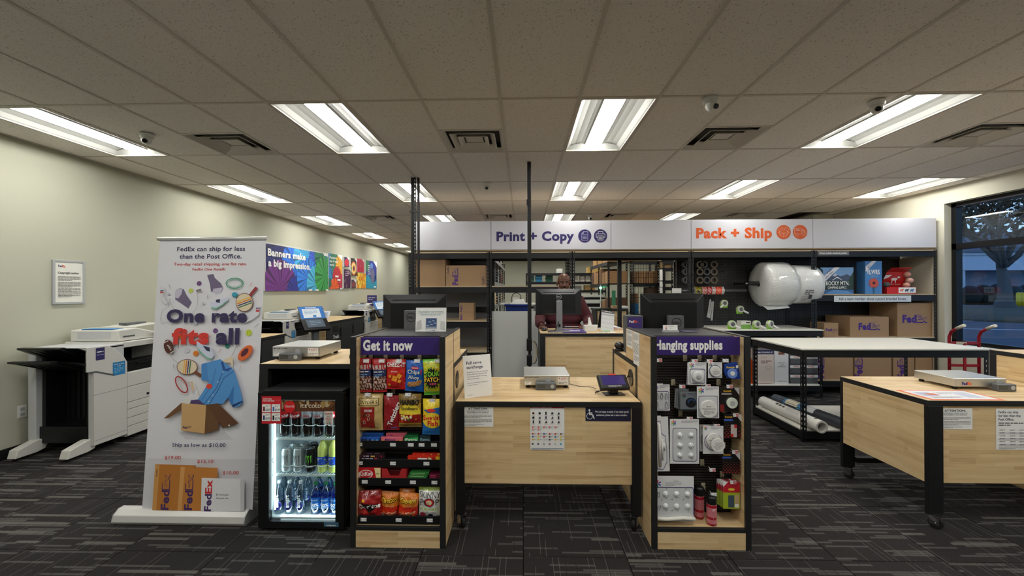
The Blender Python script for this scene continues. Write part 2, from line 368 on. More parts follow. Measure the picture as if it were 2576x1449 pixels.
# ceiling
ct = bpy.data.materials.new('ceiling_tile'); n, l = nt(ct); b = n['Principled BSDF']; b.inputs['Roughness'].default_value = .9; b.inputs['Specular IOR Level'].default_value = .15
gm = n.new('ShaderNodeNewGeometry'); n1 = n.new('ShaderNodeTexNoise'); n1.inputs['Scale'].default_value = 70; n1.inputs['Detail'].default_value = 3; n2 = n.new('ShaderNodeTexVoronoi'); n2.inputs['Scale'].default_value = 95
l.new(gm.outputs['Position'], n1.inputs[0]); l.new(gm.outputs['Position'], n2.inputs[0])
cr = n.new('ShaderNodeValToRGB'); l.new(math_node(n, l, 'ADD', math_node(n, l, 'MULTIPLY', n1.outputs[0], .75), math_node(n, l, 'MULTIPLY', n2.outputs[0], .5)), cr.inputs[0])
e = cr.color_ramp.elements; e[0].position = .34; e[0].color = lin((156, 150, 142)); e[1].position = .50; e[1].color = lin((238, 232, 224)); l.new(cr.outputs[0], b.inputs['Base Color'])
GRID = mat('ceiling_grid_paint', (205, 198, 186), .5)
ceil = P('ceiling', BX(XL-.15, XR+.15, YF-.15, YB+.15, CEIL+.14, CEIL+.2), mat('plenum', (150, 146, 140), .9), kind='structure')
J0, J1 = -2, 8
lamp_cells = {(i, j) for i in (-8, -4, 0, 4, 8) for j in (-6, -4, -2, 0, 2, 4, 6, 8, 10)}
vent_cells = {(-6, 0, 1), (-2, 0, 1), (2, 0, 1), (6, 0, 1), (-6, 4, 0), (-2, 4, 0), (2, 4, 0), (6, 4, 0)}
vc = {(i, j) for i, j, h in vent_cells}
tile_full = cell(0, TW, 0, TL, CEIL+.004, CEIL+.02, .006).mesh('ceiling_tile', ct); tile_half = cell(0, TW, 0, TW, CEIL+.004, CEIL+.02, .006).mesh('ceiling_tile', ct)
rest = MB(); gb = MB()
for i in range(-9, 10):
    x0, x1 = max(XL, GX0+i*TW), min(XR, GX0+(i+1)*TW)
    if x1-x0 < .01: continue
    for j in range(-6, 13):
        if (i, j) in lamp_cells and x1-x0 > .6: continue
        y0, y1 = GY0+j*TL, GY0+(j+1)*TL
        if y0 < YF: y0 = YF
        if y1 > YB: y1 = YB
        if y1-y0 < .02: continue
        if j < J0 or j >= J1: rest.join(cell(x0, x1, y0, y1, CEIL+.004, CEIL+.02, .006)); continue
        if (i, j) in vc:
            h_ = [q[2] for q in vent_cells if q[:2] == (i, j)][0]
            P('ceiling_tile', tile_half, None, ceil, loc=(x0, y0 if h_ else y0+TW, 0)); continue
        if x1-x0 > .6: P('ceiling_tile', tile_full, None, ceil, loc=(x0, y0, 0))
        else: P('ceiling_tile', cell(x0, x1, y0, y1, CEIL+.004, CEIL+.02, .006), ct, ceil)
P('distant_ceiling_tiles', rest, ct, ceil, kind='stuff')
for i in range(-8, 10):
    x = GX0+i*TW
    if XL < x < XR: gb.box(x-.012, x+.012, YF, YB, CEIL-.002, CEIL+.03)
for j in range(-5, 13):
    y = GY0+j*TL
    if YF < y < YB: gb.box(XL, XR, y-.012, y+.012, CEIL-.0015, CEIL+.03)
for i, j, h_ in vent_cells: y = GY0+j*TL+TW; gb.box(GX0+i*TW, GX0+(i+1)*TW, y-.012, y+.012, CEIL-.0015, CEIL+.03)
gb.box(XL, XL+.02, YF, YB, CEIL-.003, CEIL+.03); gb.box(XR-.02, XR, YF, YB, CEIL-.003, CEIL+.03)
P('ceiling_grid', gb, GRID, ceil)
# walls
P('wall_left', BX(XL-.15, XL, YF-.15, YB+.15, 0, CEIL+.14), WALLC, kind='structure')
P('wall_back', BX(XL-.15, XR+.15, YB, YB+.15, 0, CEIL+.14), WALLC, kind='structure')
P('wall_front', BX(XL-.15, XR+.15, YF-.15, YF, 0, CEIL+.14), WALLC, kind='structure')
WY0, WY1, WZ0, WZ1 = 2.4, 6.17, .775, 2.815
wr_ = BX(XR, XR+.2, YF-.15, WY0, 0, CEIL+.14); wr_.box(XR, XR+.2, WY1, YB+.15, 0, CEIL+.14); wr_.box(XR, XR+.2, WY0, WY1, 0, WZ0); wr_.box(XR, XR+.2, WY0, WY1, WZ1, CEIL+.14)
P('wall_right', wr_, WALLR, kind='structure')
P('wall_alcove', BX(5.78, XR, 8.3, 11, 0, CEIL), WALLR, kind='structure')
bbm = mat('baseboard_black', (24, 24, 26), .5)
P('baseboard_left', BX(XL, XL+.012, YF, YB, 0, .1), bbm, bev=.003, kind='structure')
P('baseboard_right', BX(XR-.012, XR, YF, YB, 0, .1), bbm, bev=.003, kind='structure')
P('baseboard_back', BX(XL+.02, XR-.02, YB-.012, YB, 0, .1), bbm, kind='structure')
# window
ALU = mat('black_aluminium', (20, 20, 22), .35, .3)
win = P('window_1', BX(XR+.1, XR+.19, WY0, WY1, WZ0, WZ0+.055), ALU, kind='structure')
P('window_frame', BX(XR+.1, XR+.19, WY0, WY1, WZ1-.06, WZ1), ALU, win); P('transom', BX(XR+.1, XR+.19, WY0, WY1, 2.14, 2.225), ALU, win)
for y0 in (WY0, 4.25, WY1-.065): P('mullion', BX(XR+.1, XR+.19, y0, y0+.065, WZ0, WZ1), ALU, win)
for ya, yb in ((WY0+.06, 4.25), (4.31, WY1-.06)):
    P('glass_pane', BX(XR+.145, XR+.149, ya, yb, WZ0+.05, 2.145), GLASS, win); P('glass_pane', BX(XR+.145, XR+.149, ya, yb, 2.22, WZ1-.055), GLASS, win)
P('window_sill', BX(XR-.01, XR+.1, WY0, WY1, WZ0-.03, WZ0+.002), WHITE, win, bev=.003)
# troffers
LENS = bpy.data.materials.new('lamp_lens'); n, l = nt(LENS); b = n['Principled BSDF']; b.inputs['Base Color'].default_value = (.8, .8, .8, 1); b.inputs['Emission Color'].default_value = (1, .985, .93, 1); b.inputs['Emission Strength'].default_value = LAMP
REFL = mat('lamp_reflector', (176, 177, 172), .38)
hx, hy = TW/2-.014, TL/2-.014
def trof():
    hb = MB(); prof = [(-hx, 0), (-hx+.02, .012), (-.24, .045), (-.19, .062), (-.13, .066), (-.1, .06), (-.085, .05)]
    prof += [(-a_, c_) for a_, c_ in prof[::-1]]
    for (xa, za), (xb, zb) in zip(prof, prof[1:]):
        if abs(xa) < .09 and abs(xb) < .09: continue
        i = [hb.pt(p) for p in ((xa, -hy, za), (xb, -hy, zb), (xb, hy, zb), (xa, hy, za))]; hb.face(i[::-1], smooth=True)
    hb.box(-hx, hx, -hy, hy, .075, .09)
    fr = MB(); fr.box(-hx-.004, -hx+.008, -hy, hy, -.004, .03).box(hx-.008, hx+.004, -hy, hy, -.004, .03).box(-hx, hx, -hy-.004, -hy+.008, -.004, .03).box(-hx, hx, hy-.008, hy+.004, -.004, .03)
    ecs = []
    for s_ in (-1, 1):
        N = 14; ec = MB(); ecs.append(ec)
        for k in range(N):
            xa, xb = -hx+2*hx*k/N, -hx+2*hx*(k+1)/N; f = lambda x: .07*(1-(x/hx)**2)**.5 if abs(x) < hx else 0
            i = [ec.pt(p) for p in ((xa, s_*hy, .001), (xb, s_*hy, .001), (xb, s_*(hy-.05), f(xb)), (xa, s_*(hy-.05), f(xa)))]; ec.face(i if s_ > 0 else i[::-1], smooth=True)
    ln = MB(); N = 8; w_ = .078
    for k in range(N):
        xa, xb = -w_+2*w_*k/N, -w_+2*w_*(k+1)/N; f = lambda x: .052-.034*(1-(x/w_)**2)**.5 if abs(x) < w_ else .052
        i = [ln.pt(p) for p in ((xa, -hy+.05, f(xa)), (xb, -hy+.05, f(xb)), (xb, hy-.05, f(xb)), (xa, hy-.05, f(xa)))]; ln.face(i[::-1], smooth=True)
    return [('reflector', hb.mesh('reflector', REFL)), ('lamp_trim', fr.mesh('lamp_trim', GRID)), ('end_plate', ecs[0].mesh('end_plate', REFL)), ('end_plate', ecs[1].mesh('end_plate', REFL)), ('lamp_lens', ln.mesh('lamp_lens', LENS))]
TP = trof()
cols = {-8: 'in the column along the left wall', -4: 'in the second column from the left wall', 0: 'in the middle column', 4: 'in the fourth column from the left wall', 8: 'in the column along the window wall'}
rows = {-6: 'far behind the camera', -4: 'behind the camera', -2: 'just ahead of the camera', 0: 'in the nearest visible row', 2: 'in the second visible row', 4: 'in the third visible row', 6: 'in the fourth row', 8: 'in the fifth row', 10: 'in the farthest row'}
for i in (-8, -4, 0, 4, 8):
    for j in (-4, -2, 0, 2, 4, 6, 8, 10):
        if i == 8 and j in (4, 6): continue
        t = T('ceiling_light', 'recessed troffer light %s, %s' % (rows[j], cols[i]), 'ceiling light', (GX0+(i+.5)*TW, GY0+(j+.5)*TL, CEIL), group='recessed ceiling lights')
        for nm, me in TP: P(nm, me, None, t)
# vents
VENT = mat('vent_metal', (214, 208, 198), .5); VDARK = mat('vent_dark', (86, 84, 80), .7)
def vent_parts():
    h = TW/2-.014; bk = BX(-h, h, -h, h, .1, .11)
    fr = MB(); rings = []
    def ring(r, z0, z1, w_, slope=0):
        m_ = MB()
        for k in range(4):
            a = k*pi/2; c_, s_ = cos(a), sin(a); q = [(-r, -r, z0), (r, -r, z0), (r-w_, -r+w_, z1), (-r+w_, -r+w_, z1)]
            pts = [(x*c_-y*s_, x*s_+y*c_, z) for x, y, z in q]; up_ = [(x, y, z+.006) for x, y, z in pts]
            m_.hexa(pts+up_)
        return m_
    out = [('vent_backing', bk.mesh('b', VDARK)), ('vent_frame', ring(h+.004, 0, .03, .04).mesh('f', VENT))]
    out += [('vent_ring', ring(.215, -.002, .035, .05).mesh('r', VENT)), ('vent_ring', ring(.145, -.004, .03, .045).mesh('r', VENT))]
    out += [('vent_core', BX(-.085, .085, -.085, .085, .03, .036).mesh('c', VENT))]
    return out
VP_ = vent_parts()
vl = {(-6, 0): 'nearest vent on the left, past the dome camera', (-2, 0): 'nearest vent left of centre', (2, 0): 'nearest vent right of centre', (6, 0): 'nearest vent by the window wall', (-6, 4): 'far vent on the left above the wall posters', (-2, 4): 'far vent above the blank left header panel', (2, 4): 'far vent above the header panel with icons', (6, 4): 'far vent above the orange lettered header'}
for i, j, h_ in vent_cells:
    t = T('ceiling_vent', 'square stepped air diffuser, ' + vl[(i, j)], 'vent', (GX0+(i+.5)*TW, GY0+j*TL+TW*(1.5 if h_ else .5), CEIL), group='square ceiling vents')
    for nm, me in VP_: P(nm, me, None, t)
# ceiling cameras
def domecam(px, py, label, ang=0, eye=False):
    p = gZ(px, py, CEIL); t = T('ceiling_camera', label, 'camera', (p.x, p.y, CEIL-.001), ang, 'white ceiling cameras')
    P('mount', MB().lathe([(.055, 0), (.058, -.012), (.052, -.03), (.046, -.045)][::-1]), WHITE, t)
    bm_ = MB().ball((0, -.008, -.06), .043); P('camera_ball', bm_, WHITE, t)
    P('camera_lens', MB().cyl((0, -.042, -.075), (0, -.058, -.083), .02, .018), DARK, t)
domecam(370, 337, 'white dome camera left of the nearest left vent', .4); domecam(1786, 247, 'white dome camera between the two middle near lights', .6); domecam(2205, 254, 'white turret camera beside the near right light', -.5); domecam(1225, 461, 'small white camera left of the black pole', 0); domecam(1485, 541, 'distant white dome camera above the header icons', 0)
# outlet
p = gX(55, 1035, XL); t = T('wall_outlet', 'white power outlet low on the left wall beside the copier', 'outlet', (XL, p.y, p.z)); P('cover_plate', BX(0, .006, -.036, .036, -.058, .058), WHITE, t, bev=.002)
for dz in (-.025, .025): P('socket', BX(.006, .009, -.017, .017, dz-.014, dz+.014), LGREY, t)
# ================================================================ OUTSIDE
ASPH = mat('asphalt', (66, 70, 78), .85, bump=(3, .3, .01)); GRASS = mat('dry_grass', (92, 86, 66), .95, vary=.5, bump=(6, .8, .03))
P('ground', BX(XR+.25, 120, -60, 130, -.3, -.02), ASPH, kind='structure')
P('lawn_verge', BX(60, 119, 45, 129, -.02, .02), GRASS, kind='structure')
isl = MB(); c0 = gZ(2528, 789, 0)
isl.lathe([(9.5, 0), (9.3, .12), (6, .3), (1.2, .42)], (c0.x, c0.y, -.02), n=40); P('grass_island', isl, GRASS, kind='structure')
km = mat('painted_line', (200, 205, 210), .7)
stp = MB()
for yy in (806, 826): a_ = gZ(2412, yy, 0); q_ = gZ(2576, yy+3, 0); d = (q_-a_).normalized(); nn = Vector((-d.y, d.x, 0))*.07; a2_ = a_-d*2; q2_ = q_+d*8; stp.prism([a2_+nn, a2_-nn, q2_-nn, q2_+nn], (0, 0, .004))
for v_ in stp.v: v_.z -= .018
P('parking_stripe', stp, km, kind='structure')
BARK = mat('bark', (92, 88, 84), .95, bump=(8, 1, .05)); LEAF = mat('dark_leaves', (48, 56, 40), .8)
tr = T('oak_tree', 'big bare-branched tree on the grass island seen through the window', 'tree', (c0.x, c0.y, .1))
tb = MB(); rnd = random.Random(5); tips = []
def branch(p, d, L, r, dep):
    pts = [p]; q = Vector(p); dd = Vector(d)
    for k in range(5):
        dd = (dd+Vector((rnd.uniform(-.16, .16), rnd.uniform(-.16, .16), rnd.uniform(-.06, .14)))).normalized(); q = q+dd*L/5; pts.append(Vector(q))
    tb.tube(pts, [r*(1-.11*k) for k in range(6)], 7 if dep < 2 else 5)
    tips.append((q, dep))
    if dep < 4:
        for k in range(3 if dep < 3 else 2):
            a = rnd.uniform(0, 2*pi); s_ = rnd.uniform(.5, .95); nd = (dd*1.0+Vector((cos(a), sin(a), rnd.uniform(-.1, .35)))*s_).normalized()
            st = pts[rnd.choice((3, 4, 5))]; branch(st, nd, L*rnd.uniform(.6, .8), r*.52, dep+1)
branch(Vector((0, 0, 0)), (.02, 0, 1), 3.4, .40, 0)
for a, s_ in ((.2, .7), (2.2, .6), (3.6, .8), (5.2, .7)): branch(Vector((0, 0, 2.8)), Vector((cos(a)*s_, sin(a)*s_, .9)).normalized(), 4.0, .17, 1)
tb.lathe([(.75, -.15), (.52, .2), (.41, .7)], n=10); P('trunk', tb, BARK, tr)
lf = MB()
for q, dep in tips:
    if dep < 2: continue
    for k in range(26 if dep > 2 else 12):
        c_ = q+Vector((rnd.gauss(0, .8), rnd.gauss(0, .8), rnd.gauss(0, .55))); a = Vector((rnd.uniform(-1, 1), rnd.uniform(-1, 1), rnd.uniform(-1, 1))).normalized()*rnd.uniform(.1, .24); b_ = a.orthogonal().normalized()*a.length*.6
        i = [lf.pt(x) for x in (c_-a, c_-b_, c_+a, c_+b_)]; lf.face(i)
P('foliage', lf, LEAF, tr, kind='stuff')
BP = gY(2427, 727, 44); BQ = gY(2640, 727, 44)
bt = T('porch_building', 'low building with a wide porch roof across the parking lot', 'building', (BP.x, 44, 0))
L_ = BQ.x-BP.x+14
bw = mat('building_wall', (160, 172, 190), .8); P('wall', BX(1.5, L_, 4, 12, 0, 3.5), bw, bt); P('gutter', BX(-.7, L_, -.12, 0, 4.95, 5.25), mat('fascia_white', (196, 204, 214), .6), bt); P('fascia', BX(-.6, L_, 0, .35, 3.4, 5.2), mat('fascia_white', (196, 204, 214), .6), bt)
rb = MB(); rb.prism([(-.9, -.3, 5.25), (-.9, 12.3, 5.25), (-.9+2.4, 6, 8.2)], (L_, 0, 0)); P('roof', rb, mat('roof_shingle', (84, 86, 92), .9, bump=(5, .5, .02)), bt)
P('soffit', BX(-.6, L_, .35, 12, 3.5, 3.6), bw, bt)
for x_ in (0, 8.7, 17): P('porch_post', BX(x_-.17, x_+.17, .1, .4, 0, 3.4), mat('porch_post_white', (186, 194, 204), .6), bt)
P('downspout', MB().tube([(6.6, -.1, 5.0), (6.65, -.1, 3.9), (8.6, -.1, 3.2), (8.75, -.1, .1)], .12), MATS['porch_post_white'], bt)
HB = mat('hedge_leaves', (30, 36, 30), .9, bump=(4, 1, .08)); rnd = random.Random(11)
for k in range(5):
    p = gY(2440+k*36, 727, 40); hb = MB().ball((0, 0, .8), .78, .8, .95+.12*(k % 3), 14, 8)
    for v_ in hb.v: v_ *= 1+.12*noise.noise(v_*1.7+Vector((k, 0, 0)))
    P('hedge_bush', hb, HB, None, 0, 'dark clipped bush in the far hedge, number %s from its left end' % ['one', 'two', 'three', 'four', 'five', 'six', 'seven'][k], 'bush', 'clipped bushes in front of the porch building', loc=(p.x, 40, 0))
for k, px in enumerate((2562, 2571, 2588)):
    p = gY(px, 727, 36); bo = MB().cyl((0, 0, 0), (0, 0, 1.05), .14).ball((0, 0, 1.05), .14)
    P('bollard', bo, mat('bollard_yellow', (226, 190, 30), .6), None, 0, ['yellow bollard nearest the tree trunk across the lot', 'yellow bollard right of the one nearest the trunk', 'yellow bollard farthest right across the lot'][k], 'bollard', 'yellow bollards', loc=(p.x, 36, 0))
# ================================================================ COUNTERS, TABLES, KIOSKS
def caster(t, x, y, ang=0, r=.038):
    w_ = MB().cyl((-.012, 0, r), (.012, 0, r), r, n=18); w_.rot(ang).xf(Matrix.Translation((x, y, 0)))
    c_ = P('caster', w_, RUBBER, t, bev=.004)
    f_ = MB().box(-.02, -.015, -.02, .03, r*.7, r*2+.012).box(.015, .02, -.02, .03, r*.7, r*2+.012).box(-.024, .024, -.024, .034, r*2+.01, r*2+.018).cyl((-.024, 0, r), (.024, 0, r), .006, n=8)
    f_.rot(ang).xf(Matrix.Translation((x, y, 0))); P('caster_fork', f_, CHROME, c_)
def table(name, label, x0, x1, y0, y1, z, leg=.06, panels='fl', zlow=.30, rail=True, group=None, ld=.05):
    t = T(name, label, 'counter', ((x0+x1)/2, (y0+y1)/2, 0), group=group); ox, oy = (x0+x1)/2, (y0+y1)/2
    a, b_, c_, d = x0-ox, x1-ox, y0-oy, y1-oy
    P('worktop', BX(a+.004, b_-.004, c_+.004, d-.004, z-.03, z), WOOD, t)
    e_ = MB().box(a, b_, c_, c_+.02, z-.036, z-.0015).box(a, b_, d-.02, d, z-.036, z-.0015).box(a, a+.02, c_+.02, d-.02, z-.036, z-.0015).box(b_-.02, b_, c_+.02, d-.02, z-.036, z-.0015)
    P('edge_band', e_, BLACK, t, bev=.002)
    zf = .095
    for (lx, ly) in ((a, c_), (b_-leg, c_), (a, d-ld), (b_-leg, d-ld)):
        P('leg', BX(lx, lx+leg, ly, ly+ld, zf, z-.036), BMETAL, t, bev=.003); caster(t, lx+leg/2+(.01 if lx < 0 else -.01), ly+ld/2, .6 if lx < 0 else -.5)
    if 'f' in panels: P('front_panel', BX(a+leg, b_-leg, c_+.012, c_+.03, zlow, z-.036), WOOD, t)
    if 'l' in panels: P('side_panel', BX(a+.003, a+.02, c_+ld, d-ld, zlow, z-.036), WOOD, t)
    if 'r' in panels: P('side_panel', BX(b_-.02, b_-.003, c_+ld, d-ld, zlow, z-.036), WOOD, t)
    if 'b' in panels: P('back_panel', BX(a+leg, b_-leg, d-.03, d-.012, zlow, z-.036), WOOD, t)
    if rail:
        P('crossbar', BX(a+leg, b_-leg, d-.05, d-.01, .14, .18), BMETAL, t)
    return t
TZ = .845
ct1 = table('service_table', 'wood-topped service table on casters between the two display kiosks', -.447, .772, 2.70, 3.455, TZ, leg=.06, panels='f')
ct2 = table('service_table', 'wood-topped table with steel scale at the right edge of the view', 2.66, 3.88, 2.765, 3.515, TZ, leg=.098, panels='fl', ld=.03)
# low counters flanking the centre table (z 1.07)
def counter(label, x0, x1, y0, y1, side, legs=True, fronts=False):
    z = 1.07; t = T('checkout_counter', label, 'counter', ((x0+x1)/2, (y0+y1)/2, 0)); ox, oy = (x0+x1)/2, (y0+y1)/2; a, b_, c_, d = x0-ox, x1-ox, y0-oy, y1-oy
    P('worktop', BX(a+.004, b_-.004, c_+.004, d-.004, z-.03, z), WOOD, t)
    P('edge_band', MB().box(a, b_, c_, c_+.02, z-.036, z-.0015).box(a, b_, d-.02, d, z-.036, z-.0015).box(a, a+.02, c_+.02, d-.02, z-.036, z-.0015).box(b_-.02, b_, c_+.02, d-.02, z-.036, z-.0015), BLACK, t, bev=.002)
    for lx, ly in ((a, c_), (b_-.06, c_), (a, d-.05), (b_-.06, d-.05)): P('leg', BX(lx, lx+.06, ly, ly+.05, 0, z-.036), BLACK, t, bev=.002)
    if 'r' in side: P('side_panel', BX(b_-.018, b_-.002, c_+.05, d-.05, .02, z-.036), WOOD, t)
    if 'l' in side: P('side_panel', BX(a+.002, a+.018, c_+.05, d-.05, .02, z-.036), WOOD, t)
    if 'L' in side: P('side_panel', BX(a+.002, a+.018, c_+.05, d-.05, .02, z-.036), BLACK, t)
    if 'f' in side: P('front_panel', BX(a+.06, b_-.06, c_+.012, c_+.03, .1, z-.036), WOOD, t)
    P('back_panel', BX(a+.06, b_-.06, d-.03, d-.012, .04, z-.036), BLACK, t)
    return t, ox, oy
cL, oxl, oyl = counter('tall counter on the left holding the steel scale above the drinks fridge', -1.836, -.478, 2.815, 3.53, 'rL')
cR, oxr, oyr = counter('tall counter behind the hanging supplies kiosk, under its monitor', .783, 1.378, 2.83, 3.60, 'l')
cF, oxf, oyf = counter('tall counter with papers at the far right edge of the view', 3.885, 5.3, 2.77, 3.52, 'l')
def grommet(t, x, y, z): P('cable_grommet', MB().cyl((x, y, z), (x+.004, y, z), .062, n=28), DARK, t, bev=.001)
grommet(cL, -.478-oxl-.001, 2.98-oyl, .93); grommet(cR, .783-oxr-.004, 3.0-oyr, .94)
vt = MB()
for k in range(16): vt.box(.28+k*.021, .288+k*.021, oyl*0-.02, -.015, .965, .99)
P('vent_grille', vt, LGREY, cL, kind='stuff')
# ---------------- kiosks
def price_tag(parent, x, y, z, kind=0, w_=.036, h_=.021, tilt=0, slope=0):
    b_ = MB(); b_.ci = lin(WH); b_.box(-w_/2, w_/2, 0, .0012, -h_/2, h_/2)
    a = Art(.00006, .0002); c_ = (110, 110, 150)
    a.para(-w_*.46, h_*.44, w_*.36, 1, h_*.14, c_, 1)
    if kind == 0:
        a.rect(-w_*.46, -h_*.1, -w_*.28, h_*.1, (170, 170, 190)); a.para(-w_*.2, h_*.02, w_*.05, 1, h_*.12, c_); a.text('$2.99', w_*.47, -h_*.12, (50, 45, 90), h=h_*.22, bold=.03, al='r'); a.para(-w_*.46, -h_*.3, -w_*.02, 1, h_*.16, (70, 70, 120), 1)
    else:
        a.rect(-w_*.05, -h_*.42, w_*.46, h_*.26, (190, 32, 52)); a.text('$5.99', w_*.42, -h_*.2, WH, h=h_*.26, bold=.03, al='r'); a.para(-w_*.46, h_*.1, -w_*.12, 3, h_*.18, c_)
    m_ = a.mb(); m_.xf(Matrix(((1, 0, 0, 0), (0, 0, -1, 0), (0, 1, 0, 0), (0, 0, 0, 1)))); b_.join(m_)
    Mx = Matrix.Translation((x, y, z)) @ Matrix.Rotation(tilt, 4, 'X') @ Matrix.Rotation(slope, 4, 'Y'); b_.xf(Mx)
    return P('price_tag', b_, PRINT, parent)
TAGOFF = {}
def hook(parent, x, yb, z, L, kind=0, tz=-.0, back=True, tdx=.012):
    m_ = MB().tube([(x, yb, z), (x, yb-L*.5, z-.002), (x, yb-L+.006, z+.004)], .0024, 6).tube([(x+.004, yb, z+.018), (x+.004, yb-L+.006, z+.018)], .0015, 5)
    h_ = P('display_hook', m_, CHROME, parent)
    if back: P('hook_plate', BX(x-.012, x+.014, yb-.01, yb-.006, z-.012, z+.03), BEIGE, h_, bev=.002)
    price_tag(h_, x+tdx, yb-L-.001, z+.008+tz, kind, tilt=-.12); return h_
KY = 2.50; KD = .165
def kiosk(label, ox, oy, W, sign, hz0, hz1):
    t = T('display_kiosk', label, 'display kiosk', (ox, oy, 0)); H = 1.293
    for x0, s_ in ((0, -1), (W-.034, 1)):
        P('side_panel', BX(x0+.001, x0+.033, .018, .308, .0, H-.006), WOOD, t)
        P('panel_edge', MB().box(x0, x0+.034, 0, .018, 0, H).box(x0, x0+.034, .0181, .308, H-.006, H), BLACK, t, bev=.0015)
        P('upper_side_panel', BX(x0+.001, x0+.033, .318, .612, 1.071, H-.006), WOOD, t)
        P('panel_edge', MB().box(x0, x0+.034, .3085, .3175, 1.071, H).box(x0, x0+.034, .318, .615, H-.006, H).box(x0, x0+.034, .612, .617, 1.071, H), BLACK, t, bev=.0015)
    P('kick_panel', BX(.034, W-.034, .002, .02, 0, .104), WOOD, t)
    P('base_edge', BX(.034, W-.034, 0, .02, .1045, .128), BLACK, t, bev=.0015)
    P('bottom_deck', BX(.034, W-.034, .02, .3, .115, .131), WOOD, t)
    P('top_shelf', BX(.034, W-.034, .13, .612, H-.022, H-.008), BLACK, t)
    P('back_board', BX(.034, W-.034, KD+.02, KD+.03, .131, H-.022), BLACK, t)
    n_ = int((1.16-.16)/.0167)
    sl = MB()
    for k in range(n_): z = .165+k*.0167; sl.box(.036, W-.036, KD, KD+.02, z, z+.0105)
    sl.box(.036, W-.036, KD+.012, KD+.02, .16, 1.17)
    P('slatwall', sl, mat('slatwall', (52, 47, 44), .5), t, kind='stuff')
    a = Art(.0002, .001); a.text(sign[0], sign[1], sign[2], WH, h=sign[3], w=sign[4], bold=.07)
    hp = P('header_sign', BX(.045, W-.036, .055, .062, hz0, hz1), PURPLE, t, bev=.001)
    a.put('lettering', hp, (.045, .055, hz0))
    return t
W1 = .588; kL = kiosk('display kiosk with purple Get it now header, filled with snacks', -1.064, KY, W1, ('Get it now', .016, .030, .064, .315), 1.174, 1.286)
W2 = .597; kR = kiosk('display kiosk with purple Hanging supplies header, filled with blister packs', .783, KY+.02, W2, ('Hanging supplies', -.006, .036, .058, .415), 1.172, 1.286)
# ---------------- bag builder
def bag(name, label, cat, w_, h_, t_, paint, arts, pos, rx=0, ry=0, rz=0, group=None, m=None, wr=.004, nx=22, ny=30, seed=1, hook_hole=True):
    th = T(name, label, cat, pos, group=group, rot=(rx, ry, rz))
    def bulge(x, y):
        u_ = min(max(x/w_+.5, 0), 1); v_ = min(max(y/h_+.5, 0), 1)
        f = (sin(pi*u_)**.55)*(min(1, max(0, (v_-.045)/.22))*min(1, max(0, (.955-v_)/.22)))**.6
        return t_/2*f*(1+.0*u_)+wr*noise.noise(Vector((x*24+seed, y*18, seed)))*min(1, f*2.5)+wr*.5*noise.noise(Vector((x*60+seed, y*40, 3)))
    def edge(v_): return 1-.05*sin(pi*v_)+.012*noise.noise(Vector((seed*3, v_*9, 0)))
    b_ = MB()
    for sd in (1, -1):
        base = len(b_.v)
        for j in range(ny+1):
            v_ = j/ny; ee = edge(v_)
            for i in range(nx+1):
                u_ = i/nx; x = (u_-.5)*w_; y = (v_-.5)*h_
                b_.v.append(Vector((x*ee, -sd*(bulge(x, y) if sd > 0 else t_*.35*sin(pi*u_)**.5*sin(pi*v_)**.5), y)))
        for j in range(ny):
            for i in range(nx):
                a_ = base+j*(nx+1)+i; q = [a_, a_+1, a_+nx+2, a_+nx+1]
                c_ = paint((i+.5)/nx, (j+.5)/ny)
                b_.face(q if sd > 0 else q[::-1], col=lin(c_), smooth=True)
    P('pouch', b_, m or FOIL, th)
    if arts:
        a = Art(.00015, .0016); arts(a, w_, h_)
        a.put('printed_label', th, (0, 0, 0), warp=lambda x, y: max(0, bulge(x, y)), m=GLOSSPRINT)
    return th
rn = random.Random(3)
def kpos(px, py, y): return gY(px, py, y)
# left kiosk: slat hooks
def K(px, py, dy): p = gY(px, py, KY+dy); return Vector((p.x+1.064, p.y-KY, p.z))
for px, py in ((921, 908), (960, 908), (1003, 908), (1049, 908), (1101, 908)):
    q = K(px, py, .05); hook(kL, q.x-.012, KD, q.z-.008, KD-.05)
for px, py in ((925, 993), (980, 993), (1026, 993)): q = K(px, py, .05); hook(kL, q.x-.012, KD, q.z-.008, KD-.05)
q = K(1087, 1008, .05); hook(kL, q.x-.012, KD, q.z-.008, KD-.05)
def bagpx(name, label, cat, x0, y0, x1, y1, yd, t_, paint, arts, **k):
    a = gY(x0, y0, yd); b_ = gY(x1, y1, yd); return bag(name, label, cat, abs(b_.x-a.x), abs(b_.z-a.z), t_, paint, arts, ((a.x+b_.x)/2, yd, (a.z+b_.z)/2), **k)
def nutpaint(u_, v_):
    if v_ > .80 or v_ < .07: return (176, 28, 38)
    if v_ > .66: return (205, 195, 188) if noise.noise(Vector((u_*9, v_*9, 1))) > 0 else (176, 28, 38)
    if v_ > .48: return (36, 52, 96)
    return (92, 44, 36) if noise.noise(Vector((u_*11, v_*15, 2))) > -.05 else (205, 180, 165)
def nutart(a, w_, h_): a.para(-w_*.36, h_*.12, w_*.36, 1, h_*.07, WH, 1); a.para(-w_*.3, h_*.03, w_*.3, 2, h_*.05, (150, 190, 230))
YF_ = KY+.085
bagpx('snack_bag', 'red and navy snack bag hanging front on the leftmost top hook', 'snack bag', 899, 900, 934, 986, YF_-.01, .03, nutpaint, nutart, group='red and navy snack bags', ry=-.03, seed=1)
bagpx('snack_bag', 'red and navy snack bag tucked behind the one on the leftmost top hook', 'snack bag', 914, 902, 940, 984, YF_+.04, .03, nutpaint, None, group='red and navy snack bags', ry=.05, seed=2)
bagpx('snack_bag', 'red and navy snack bag hanging front on the second top hook', 'snack bag', 937, 901, 972, 986, YF_-.01, .03, nutpaint, nutart, group='red and navy snack bags', ry=-.03, seed=3)
